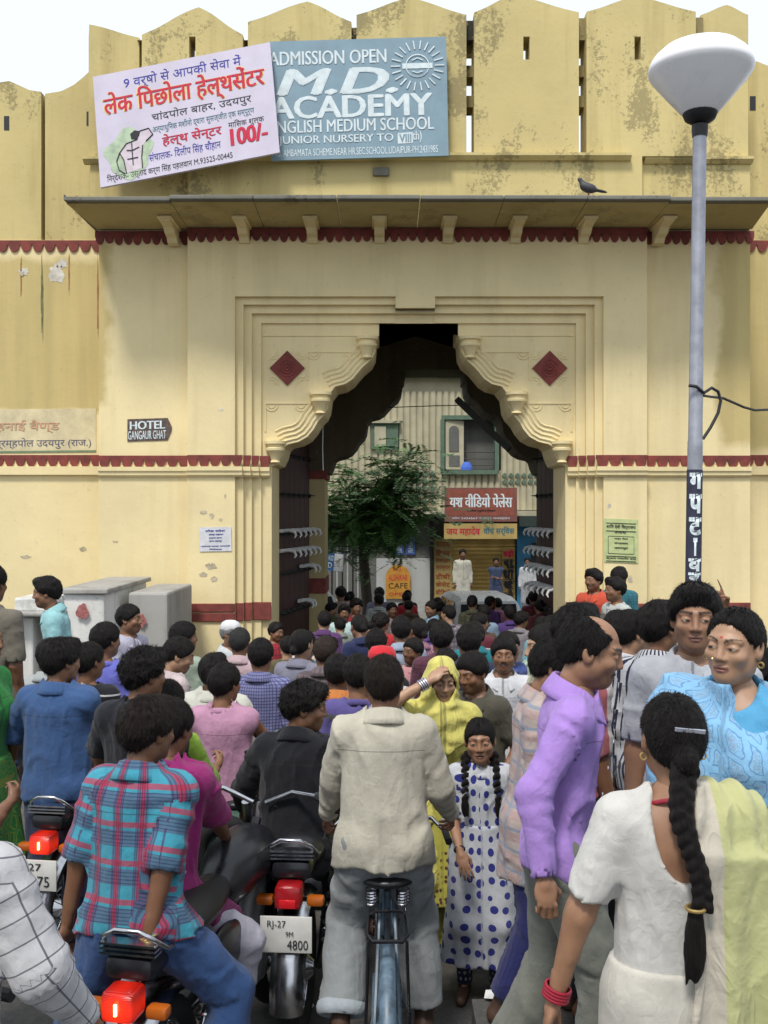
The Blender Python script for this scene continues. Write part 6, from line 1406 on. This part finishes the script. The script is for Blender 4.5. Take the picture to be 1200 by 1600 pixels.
# 5 girl in spotted dress
DOTS = cloth('dots', [(.52, .53, .56), (.03, .035, .22)], su=.085, name='spotted_dress')
r, fg = person(750, 1121, 5.1, -4, 'girl in white dress with navy spots and two plaits, mouth open', lod=0, hair='girl', face='child', skin=0, hs=1.14, w=.95, head=(-4, 2, -3),
    shirt=DOTS, sleeve=1.15, hem=.2, off=.02, collar='tee', amp=.006, hands={-1: (-.13, -.26, .98), 1: (.24, -.02, .72)}, palms={-1: ((.25, -.45, -.75), (.2, .3, -.9))}, spread=.12,
    skirt=dict(hem=.24, top=.16, r0=.16, r1=.255, amp=.018, nf=10), skirtmat=DOTS, poff=.004, pflare=.0, pants=cloth('dots', [(.012, .014, .05), (.35, .37, .42)], su=.05, name='spotted_navy_trousers'), shoes=LEATH)
for sg in (-1, 1):
    braid(r, fg, fg.hc + A(sg * .088, .0, -.10), fg.tp(sg * .10, -.15, .34), 7, .026, .018, .10, .0, 'plait')
ring(r, 'lace_trim', fg.tp(0, -.02, .475), fg.T @ A(0, -.5, 1), .078, .007, plain('navy_lace', (.03, .03, .2)))
ring(r, 'bangle', fg.Wr[-1] + (fg.E[-1] - fg.Wr[-1]) * .08, fg.E[-1] - fg.Wr[-1], .031, .005, STRAP)
# 6 woman in yellow
YEL = cloth('specks', [(.50, .46, .085), (.10, .045, .03)], su=.035, width=.70, name='yellow_suit'); YELS = cloth('plain', [(.62, .56, .15)], name='yellow_scarf', weave=.1, crease=1.2)
YEL.node_tree.nodes  # speckled border low on the tunic
r, fg = person(690, 1030, 5.6, 4, 'woman in yellow suit and headscarf shading her eyes with one hand', lod=0, fem=True, hair='tied', face='frown', skin=2, head=(8, 6, 2),
    shirt=YELS, sleeve=.8, hem=.12, off=.014, collar=None, hands={-1: (-.075, -.155, 1.605)}, poles={-1: (-1, -.4, -.3)}, palms={-1: ((.55, .1, .45), (.1, .6, -.8))}, curl={-1: 50},
    skirt=dict(hem=.34, top=.1, r0=.165, r1=.25, amp=.014, nf=9), skirtmat=cloth('specks', [(.50, .46, .085), (.10, .045, .03)], su=.04, width=-.38, name='yellow_tunic'), pants=YELS, plen=1.99, pflare=.04, poff=.035)
def scarf(P):
    q = (P - fg.hc) @ fg.Hd; t = (P - fg.p0) @ fg.T; fo = .0045 * np.sin(q[:, 2] * 85 + 45 * np.abs(q[:, 0]) + 5 * vnoise(P * 7)) + .007 * vnoise(P * A(16, 16, 26))
    d = ell(q, (0, .018, .012), (.100, .122, .128)); d = smin(d, rcone(P, fg.hc + fg.Hd @ A(0, .03, -.05), fg.tp(0, -.02, .46), .098, .13), .05)
    ch = np.maximum(fg.torso(P, .032), .24 + .10 * np.abs(np.sin(t[:, 0] * 6)) - t[:, 2])
    for sx in (1, -1): ch = smin(ch, np.maximum(rcone(P, fg.S[sx], fg.E[sx], .08, .075), (P - fg.S[sx]) @ ((fg.E[sx] - fg.S[sx]) / .275) - .1), .03)
    d = smin(d, ch, .04) + fo; d = smax(d, -ell(q, (0, -.10, -.012), (.058, .105, .085)), .012); return np.maximum(d, -ell(q, (0, .0, .0), (.083, .108, .112)))
piece(r, 'headscarf', scarf, fg.tp(-.33, -.25, .15), fg.hc + A(.33, .25, .17), .008, YELS)
for i in range(4): ring(r, 'bangle', fg.Wr[-1] + (fg.E[-1] - fg.Wr[-1]) * (.1 + .05 * i), fg.E[-1] - fg.Wr[-1], .033, .004, SILV)
# 7, 8 men beside her
person(737, 1020, 6.1, -32, 'man in olive brown shirt just behind the yellow headscarf', seat=1, H=1.7, lod=1, hair='short', face='man', skin=1, lean=8, head=(-10, 14, 0), shirt=PLAIN, shirtcol=(.085, .078, .06), sleeve=.9, hands={1: W(782, 1215, 5.9)}, pants=PLAIN, pantcol=(.05, .05, .06), feet={1: (.12, -.1, .08), -1: (-.12, -.1, .08)})
person(787, 995, 6.9, -6, 'moustached man in white short sleeved shirt facing the camera', seat=1, H=1.7, lod=1, hair='short', face='mous', skin=1, shirt=PLAIN, shirtcol=(.60, .60, .62), sleeve=.85, pants=PLAIN)
# 9 cyclist
r, fg = person(600, 1022, 4.36, 180, 'cyclist in long cream shirt and rolled grey blue trousers, seen from behind', seat=1, H=1.68, lod=0, hair='crop', haircol=(.012, .008, .006), face='man', skin=1, lean=6, w=1.04,
    shirt=cloth('plain', [(.52, .485, .39)], name='cream_kurta'), off=.022, hem=.13, flare=.02, amp=.006, pants=cloth('plain', [(.27, .285, .29)], name='grey_blue_trousers'), poff=.026, plen=1.9, pflare=.035,
    hands={-1: W(702, 1270, 4.55), 1: W(510, 1280, 4.6)}, curl={1: 70, -1: 55}, poles={1: (.25, .6, -1), -1: (-.25, .6, -1)}, feet={1: W(532, 1600, 4.2), -1: W(662, 1585, 4.4)}, shoes=LEATH)
ring(r, 'wristwatch', fg.Wr[-1] + (fg.E[-1] - fg.Wr[-1]) * .12, fg.E[-1] - fg.Wr[-1], .034, .007, STRAP)
for sx in (1,):
    e = fg.K[sx] + (fg.An[sx] - fg.K[sx]) * .86; dr = fg.An[sx] - fg.K[sx]; m = MB(); m.torus(e, dr, .094, .016, 26, 8, 1.9); m.build('rolled_cuff', cloth('plain', [(.36, .40, .43)], name='trouser_cuff'), r, 60)
# 10 rider in black on the 4800 machine
person(478, 1066, 5.0, 166, 'motorcyclist in black shirt turning his head to look right', seat=1, H=1.7, lod=0, hair='curly', face='man', skin=1, lean=12, head=(-72, 6, 0), w=1.08, shirt=cloth('plain', [(.007, .007, .011)], name='black_shirt'), off=.02, hem=.08, amp=.008,
    pants=PLAIN, pantcol=(.012, .012, .016), hands={1: W(380, 1262, 5.3), -1: W(520, 1270, 5.4)}, curl={1: 70, -1: 70}, feet={1: W(390, 1500, 5.1), -1: W(520, 1500, 5.1)})
# 11, 12 plaid pillion and magenta driver
r, fg = person(232, 1090, 3.75, 166, 'pillion rider in turquoise and red plaid shirt and blue jeans', seat=1, H=1.7, lod=0, hair='full', haircol=(.010, .006, .005), face='man', skin=3, lean=7, head=(-22, 4, 0), w=1.0,
    shirt=cloth('plaid', [(.05, .30, .40), (.10, .035, .12), (.42, .02, .06), (.012, .02, .06)], su=.105, sv=.135, name='turquoise_plaid'), off=.02, sleeve=1.0, hem=.06, flare=.03, amp=.0065,
    pants=cloth('plain', [(.03, .075, .20)], name='blue_jeans'), poff=.024, hands={-1: W(226, 1492, 3.52), 1: W(86, 1520, 3.7)}, curl={-1: 85, 1: 60}, poles={-1: (-.5, 1, 0), 1: (.6, 1, 0)}, feet={1: W(70, 1780, 3.75), -1: W(345, 1740, 3.7)}, fpoles={-1: (-.7, -1, .3), 1: (.7, -1, .3)}, shoes=LEATH)
ring(r, 'gold_bracelet', fg.Wr[-1] + (fg.E[-1] - fg.Wr[-1]) * .1, fg.E[-1] - fg.Wr[-1] + A(.1, .05, 0), .035, .0045, GOLD)
person(268, 1092, 4.25, 166, 'driver in magenta T-shirt and white trousers in front of the plaid pillion', seat=1, H=1.7, lod=0, hair='short', face='man', skin=3, lean=16, head=(-8, 8, 0), w=1.02, shirt=cloth('plain', [(.26, .015, .13)], name='magenta_tee'), off=.024, sleeve=.95, hem=.1, collar='tee', amp=.008,
    pants=cloth('plain', [(.50, .48, .55)], name='white_trousers'), poff=.035, hands={-1: W(366, 1335, 4.6), 1: W(160, 1330, 4.7)}, curl={1: 75, -1: 75}, feet={-1: W(345, 1640, 4.2), 1: W(200, 1640, 4.3)}, fpoles={-1: (-.75, -1, .5), 1: (.7, -1, .4)})
# 13 checked sleeve at the corner
person(-75, 1165, 2.75, 172, 'person in white shirt with dark window check reaching in at the lower corner', seat=1, H=1.7, lod=0, hair='short', face='man', skin=1, lean=10, shirt=cloth('check', [(.52, .51, .52), (.05, .05, .07)], su=.062, sv=.062, width=.07, name='window_check'), off=.03, amp=.005, hem=.1,
    hands={-1: W(135, 1590, 2.8)}, curl={-1: 60}, poles={-1: (-.6, .4, -1)}, pants=PLAIN, pantcol=(.03, .03, .035))
# 14-18 riders on the left
person(227, 1014, 4.9, 172, 'rider in black T-shirt with wavy hair behind the plaid shirt', seat=1, H=1.7, lod=0, hair='curly', face='man', skin=1, head=(-38, 2, 0), shirt=cloth('plain', [(.012, .012, .018)], name='black_tee'), off=.022, sleeve=.9, hem=.08, collar='tee', pants=PLAIN, hands={-1: W(290, 1215, 5.2), 1: W(170, 1225, 5.2)}, poles={1: (1, .6, 0)})
person(262, 1062, 5.1, 160, 'rider in lime green shirt whose arm shows past the black T-shirt', seat=1, H=1.6, lod=1, hair='short', skin=1, lean=14, shirt=PLAIN, shirtcol=(.26, .42, .04), off=.02, sleeve=1.2, hands={-1: W(342, 1192, 5.35)}, curl={-1: 70}, pants=PLAIN)
person(97, 998, 5.6, 170, 'man in blue denim shirt on the motorcycle with glowing lamp', seat=1, H=1.72, lod=0, hair='full', face='man', skin=1, head=(-30, 2, 0), w=1.08, shirt=cloth('plain', [(.045, .10, .24)], name='denim_shirt'), off=.024, sleeve=1.1, hem=.1, hands={1: W(8, 1222, 5.9), -1: W(170, 1230, 6.2)}, poles={1: (1, .9, .4)}, pants=PLAIN, pantcol=(.03, .04, .08))
person(80, 997, 7.0, 165, 'man in pale grey shirt mostly hidden beyond the denim shirt', lod=1, hair='short', skin=1, shirt=PLAIN, shirtcol=(.40, .42, .42), pants=PLAIN)
person(140, 1002, 6.3, 168, 'man in black vest with white shoulder stripes behind the denim shirt', seat=1, H=1.7, lod=1, hair='crop', skin=3, head=(-20, 0, 0), shirt=cloth('bands', [(.012, .012, .016), (.5, .5, .5)], su=.075, width=.14, name='striped_vest'), sleeve=.4, hem=.1, collar='tee', pants=PLAIN)
person(166, 972, 7.2, 172, 'youth in violet blue T-shirt below the man in lilac', lod=1, hair='short', skin=1, head=(-25, 0, 0), shirt=PLAIN, shirtcol=(.15, .16, .55), sleeve=1.1, hem=.15, collar='tee', pants=PLAIN)
person(352, 1036, 6.1, 176, 'scooter rider in pink sleeveless pullover over white shirt', seat=1, H=1.72, lod=1, hair='short', face='man', skin=1, head=(-25, 2, 0), shirt=cloth('plain', [(.50, .26, .38)], name='pink_vest'), off=.026, sleeve=.12, hem=.1, collar='tee', pants=PLAIN, hands={-1: W(398, 1185, 6.4), 1: W(300, 1190, 6.5)}, poles={-1: (-1, .3, 0)})
person(335, 1022, 6.55, 170, 'man in white shirt close in front of the pink pullover', seat=1, H=1.72, lod=1, hair='full', skin=1, shirt=PLAIN, shirtcol=(.60, .60, .52), off=.03, hem=.1, w=1.15, pants=PLAIN)
person(280, 997, 6.9, 122, 'youth in pale pink shirt seen in profile near the blocks', lod=1, hair='short', skin=2, head=(-20, 18, 0), shirt=PLAIN, shirtcol=(.56, .46, .46), pants=PLAIN)
person(288, 971, 8.0, 150, 'man in sage green shirt beyond the pale pink shirt', lod=1, hair='short', skin=1, head=(-30, 0, 0), shirt=PLAIN, shirtcol=(.30, .36, .28), pants=PLAIN)
# 21-25 by the blocks and the pier
r, fg = person(72, 902, 8.2, -72, 'man in turquoise shirt leaning over by the stone counter, in profile', H=1.72, lod=1, hair='full', face='mous', skin=1, lean=12, head=(-8, 6, 0), shirt=PLAIN, shirtcol=(.30, .56, .58), hem=.02, pants=PLAIN, pantcol=(.02, .022, .04))
person(203, 944, 8.4, 58, 'man in lilac shirt with folded arms in front of the grey block', H=1.70, lod=1, hair='short', face='mous', skin=1, head=(22, 0, 0), shirt=PLAIN, shirtcol=(.46, .44, .54), hands={1: (.02, -.24, 1.16), -1: (-.05, -.25, 1.12)}, pants=PLAIN)
CAPW = cloth('plain', [(.66, .66, .66)], name='white_cap'); CAPR = cloth('plain', [(.55, .02, .03)], name='red_cap')
person(362, 969, 9.3, 62, 'old man in white skullcap beside the arch pier', lod=2, hair='crop', haircol=(.2, .2, .2), face='mous', skin=1, shirt=PLAIN, shirtcol=(.56, .58, .58), cap=('skull', CAPW), pants=PLAIN, pantcol=(.5, .5, .5))
person(375, 980, 8.3, 172, 'man in pale pink shirt with greying hair beside the skullcap', lod=1, hair='crop', haircol=(.03, .03, .03), skin=1, shirt=PLAIN, shirtcol=(.55, .40, .42), pants=PLAIN)
person(408, 997, 7.0, 174, 'man in blue violet checked shirt at the foot of the pier', lod=1, hair='short', skin=1, shirt=cloth('check', [(.22, .23, .42), (.06, .06, .16)], su=.022, sv=.022, width=.3, name='violet_check'), hem=.15, w=1.08, pants=PLAIN)
person(560, 1022, 6.0, 176, 'man with purple and grey banded top just ahead of the cyclist', seat=1, H=1.7, lod=1, hair='short', skin=1, shirt=cloth('bands', [(.10, .08, .25), (.42, .44, .46), (.10, .10, .11)], su=.62, width=.20, name='purple_banded'), collar='tee', pants=PLAIN)
person(528, 1022, 6.4, 172, 'man in bright orange shirt ahead of the banded top', lod=1, hair='short', skin=3, shirt=PLAIN, shirtcol=(.62, .22, .06), pants=PLAIN)
person(508, 993, 7.4, 170, 'man in brown plaid shirt near the open door', lod=1, hair='crop', haircol=(.03, .02, .015), skin=1, shirt=PLAID, shirtcol=(.17, .13, .14), pants=PLAIN)
r, fg = person(478, 984, 8.0, 178, 'woman in light blue with a long plait near the open door', lod=1, fem=True, hair='tied', skin=1, face='woman', shirt=PLAIN, shirtcol=(.28, .50, .60), sleeve=.8, collar=None, hem=.3, pants=PLAIN, scoop=((0, .1, .5), (.07, .08, .1)))
braid(r, fg, fg.hc + A(0, .105, -.05), fg.tp(0, .16, .12), 8, .03, .022, .12)
person(597, 1010, 6.1, 180, 'child in a bright red cap above the cyclist\'s head', seat=1, H=1.5, lod=1, hair='crop', skin=1, hs=1.05, cap=('cap', CAPR), shirt=PLAIN, shirtcol=(.5, .5, .55), pants=PLAIN)
person(588, 982, 8.2, 178, 'man in bright white shirt beyond the red cap', lod=1, hair='short', skin=1, shirt=PLAIN, shirtcol=(.66, .66, .70), pants=PLAIN)
person(627, 962, 9.0, 180, 'man in pale blue grey shirt in the middle of the crowd', lod=1, hair='short', skin=1, shirt=PLAIN, shirtcol=(.32, .38, .48), pants=PLAIN)
person(690, 973, 8.0, 172, 'man in maroon checked shirt behind the yellow headscarf', lod=1, hair='full', skin=1, shirt=CHECK, shirtcol=(.12, .035, .06), w=1.08, pants=PLAIN)
person(733, 975, 7.3, 178, 'man in navy shirt behind the olive shirt', lod=1, hair='short', skin=1, shirt=PLAIN, shirtcol=(.02, .026, .06), pants=PLAIN)
# right-hand group
person(852, 975, 5.6, -82, 'man in pale yellow shirt facing left behind the violet shirt', lod=1, hair='short', face='mous', skin=2, shirt=PLAIN, shirtcol=(.52, .50, .34), pants=PLAIN)
person(868, 1000, 3.95, 80, 'person in faded pink plaid shirt and blue trousers hidden by the violet shirt', lod=0, hair='short', skin=1, lean=8, head=(0, 15, 0), shirt=cloth('plaid', [(.46, .38, .34), (.42, .22, .2), (.2, .26, .36), (.45, .42, .4)], su=.09, sv=.09, name='faded_plaid'), hem=.30, off=.022, pants=cloth('plain', [(.016, .018, .10)], name='royal_blue_trousers'), plen=1.9, poff=.03, feet={-1: (-.09, .12, .08), 1: (.09, -.2, .08)}, shoes=LEATH, ground=.1)
person(903, 945, 4.05, 110, 'man in red, grey and white striped shirt beyond the violet shirt', lod=0, hair='full', skin=1, head=(20, 0, 0), shirt=cloth('stripe', [(.30, .09, .10), (.20, .21, .26), (.48, .43, .42), (.33, .12, .12)], su=.22, width=.22, name='red_stripes'), w=1.06, hem=.14, sleeve=1.0, pants=PLAIN, pantcol=(.01, .01, .013), ground=FP)
person(985, 953, 4.9, 118, 'man in white shirt looking away between the striped shirts', lod=1, hair='short', skin=2, shirt=PLAIN, shirtcol=(.56, .56, .58), pants=PLAIN, ground=FP)
person(1032, 940, 4.5, 150, 'man in black and white striped shirt behind the grey shirt', lod=1, hair='full', skin=1, head=(-30, 0, 0), shirt=cloth('stripe', [(.50, .50, .52), (.02, .02, .05)], su=.028, width=.42, name='black_white_stripes'), pants=PLAIN, ground=FP)
person(1108, 948, 5.0, 170, 'person behind the grey shirt pointing a finger upwards', lod=1, hair='short', skin=1, shirt=PLAIN, shirtcol=(.3, .3, .34), hands={-1: W(1132, 950, 4.75)}, palms={-1: ((.45, .1, 1.0), (.3, 1, 0))}, curl={-1: 95}, point=-1, poles={-1: (-1, -.3, -.6)}, sleeve=.9, pants=PLAIN, ground=FP)
person(940, 958, 6.9, 165, 'grey haired head low between the bald man and the wall', lod=1, hair='crop', haircol=(.10, .095, .09), skin=1, shirt=PLAIN, shirtcol=(.3, .32, .36), pants=PLAIN, ground=-.1)
person(965, 955, 5.9, 170, 'dark haired man in dim blue shirt beyond the white shirt', lod=1, hair='full', skin=1, shirt=PLAIN, shirtcol=(.16, .18, .26), pants=PLAIN, ground=0.0)
person(1192, 1018, 3.7, 176, 'dark haired person at the right edge behind the blue shawl', lod=1, hair='shaggy', skin=1, shirt=PLAIN, shirtcol=(.04, .04, .05), pants=PLAIN, ground=FP)
person(927, 889, 11.2, -38, 'man in orange red shirt standing by the arch under the green poster', H=1.72, lod=2, hair='full', face='mous', skin=1, head=(-12, 0, 0), shirt=PLAIN, shirtcol=(.55, .08, .04), pants=PLAIN)
person(960, 902, 10.3, -72, 'man in pale grey T-shirt in profile under the green poster', H=1.72, lod=2, hair='full', face='man', skin=1, shirt=PLAIN, shirtcol=(.46, .47, .44), collar='tee', sleeve=.8, pants=PLAIN)
person(968, 886, 11.9, 150, 'man in teal patterned shirt against the wall by the poster', H=1.74, lod=2, hair='full', skin=1, shirt=CHECK, shirtcol=(.03, .16, .20), pants=PLAIN)
# left edge
person(-14, 880, 6.2, 168, 'man in khaki brown shirt cut by the left edge', H=1.76, lod=1, hair='short', skin=3, shirt=PLAIN, shirtcol=(.16, .14, .11), sleeve=.9, hands={-1: (-.20, -.03, .86)}, pants=PLAIN)
r, fg = person(-26, 962, 5.6, 75, 'woman in bright green sari at the left edge', lod=1, fem=True, hair='tied', face='woman', skin=1, shirt=PLAIN, shirtcol=(.04, .30, .06), sleeve=.8, collar=None, hem=.1, skirt=dict(hem=.06, top=.08, r0=.16, r1=.24), skirtmat=cloth('paisley', [(.05, .34, .07), (.4, .42, .05), (.02, .16, .05)], su=.06, name='green_sari'))
person(-128, 1092, 4.2, 168, 'rider in pale cyan shirt reaching in from the left edge', seat=1, H=1.7, lod=1, hair='short', skin=3, lean=12, shirt=PLAIN, shirtcol=(.28, .5, .52), sleeve=.9, hands={-1: W(18, 1250, 4.3)}, curl={-1: 70}, pants=PLAIN, pantcol=(.012, .014, .03))
# men standing on the shop step
for px, py, yaw, col, pc, lab in ((723, 858, 8, (.50, .48, .40), (.44, .42, .36), 'man in cream shirt standing on the shop step by the shutter'), (775, 871, 0, (.04, .06, .12), (.04, .05, .1), 'man in dark blue with folded arms on the shop step'), (824, 871, -8, (.52, .53, .55), (.3, .3, .32), 'man in white shirt on the step before the blue shopfront')):
    fold = col[0] < .1
    person(px, py, 23.0, yaw, lab, ground=-.36, lod=2, hair='short', skin=3, face='mous', shirt=PLAIN, shirtcol=col, sleeve=.9 if fold else 2.0, hem=.0, pants=PLAIN, pantcol=pc, hands={1: (-.1, -.2, 1.16), -1: (.1, -.2, 1.13)} if fold else {})

# ------------------------------------------------------------------ the crowd through the arch
rg = random.Random(21); done = []
shirts = [('maroon', (.14, .025, .035)), ('navy', (.02, .028, .075)), ('sky blue', (.22, .36, .52)), ('white', (.58, .58, .58)), ('grey', (.22, .23, .25)), ('black', (.015, .015, .018)), ('red', (.42, .03, .035)), ('cream', (.50, .46, .36)), ('brown', (.10, .06, .04)),
          ('teal', (.02, .20, .22)), ('blue', (.06, .12, .34)), ('pink', (.50, .26, .30)), ('olive', (.10, .11, .05)), ('purple', (.12, .05, .20))]
pats = [('plain', PLAIN)] * 5 + [('checked', PLAID), ('striped', STRIPE), ('finely checked', CHECK)]
used = set(); spots = []
for k in range(400):
    d = 7.6 + 12.6 * rg.random() ** 1.15
    lo_, hi_ = ((430, 880) if d < 13 else (515, 845))
    px = rg.uniform(lo_, hi_); X = (px - 600) * d / F_PX
    if d > 18.3 and 668 < px < 815: continue
    if any(abs(X - a) < .45 and abs(d - b) < .72 for a, b in spots): continue
    spots.append((X, d))
    if len(spots) >= 52: break
spots.sort(key=lambda s: -s[1]); rank = {}
DEPTH = lambda d: 'before the arch' if d < 11 else 'under the arch' if d < 14 else 'inside the passage' if d < 17.2 else 'beyond the arch'
for X, d in spots:
    Hh = rg.uniform(1.52, 1.74); px = 600 + X * F_PX / d; z = gz(d) + Hh; py = 800 + (CAM_H - z) * F_PX / d
    cn, cc = rg.choice(shirts); pn, pm = rg.choice(pats); yaw = (180 + rg.gauss(0, 22)) if rg.random() < .72 else rg.gauss(0, 35); fem = rg.random() < .12
    facing = 'facing us' if abs(yaw) < 70 else 'back turned'; place = DEPTH(d)
    side_ = 'far left' if px < 540 else 'left of centre' if px < 615 else 'centre' if px < 690 else 'right of centre' if px < 770 else 'far right'
    key = (cn, pn, facing, place, side_, fem)
    while key in used: cn, cc = rg.choice(shirts); pn, pm = rg.choice(pats); key = (cn, pn, facing, place, side_, fem)
    used.add(key); col = tuple(c * rg.uniform(.8, 1.15) for c in cc)
    who = 'woman' if fem else 'man'
    person(px, py, d, yaw, f'{who} in {pn + " " if pn != "plain" else ""}{cn}, {facing}, {side_}, {place}', lod=2, fem=fem, hair='tied' if fem else rg.choice(['short', 'full', 'crop', 'curly', 'short']), face='woman' if fem else rg.choice(['man', 'mous', 'clean']), skin=rg.randrange(4),
           head=(rg.gauss(0, 18), rg.gauss(3, 5), rg.gauss(0, 3)), w=rg.uniform(.94, 1.08), shirt=pm, shirtcol=col, sleeve=rg.choice([.85, 2.0, 1.1]), hem=.14, collar=rg.choice(['shirt', 'shirt', 'tee']), pants=PLAIN, pantcol=rg.choice([(.03, .03, .04), (.12, .11, .09), (.06, .08, .13)]), group=GRP)
# litter on the road
for i, (px, py) in enumerate(((808, 1506), (812, 1538), (775, 1560), (470, 1575))):
    d = (2.46 if px < 600 else 2.0) * F_PX / (py - 800); c = W(px, py, d); m = MB(); rr = .03 + .012 * i; m.add([(c.x + rr * math.cos(a) * (1 + .3 * math.sin(3 * a + i)), c.y + rr * math.sin(a), c.z + .012 + .012 * (j % 2)) for j, a in enumerate(np.linspace(0, 6.28, 8)[:-1])] + [(c.x, c.y, c.z + .03)], [(j, (j + 1) % 7, 7) for j in range(7)])
    m.build('paper_scrap', WHITEP, label=('crumpled white paper scrap on the road ' + ('by the grey green trouser leg', 'nearer the grey green trouser leg', 'beside the blue trouser cuff', 'between motorcycle and bicycle wheel')[i]), cat='litter')
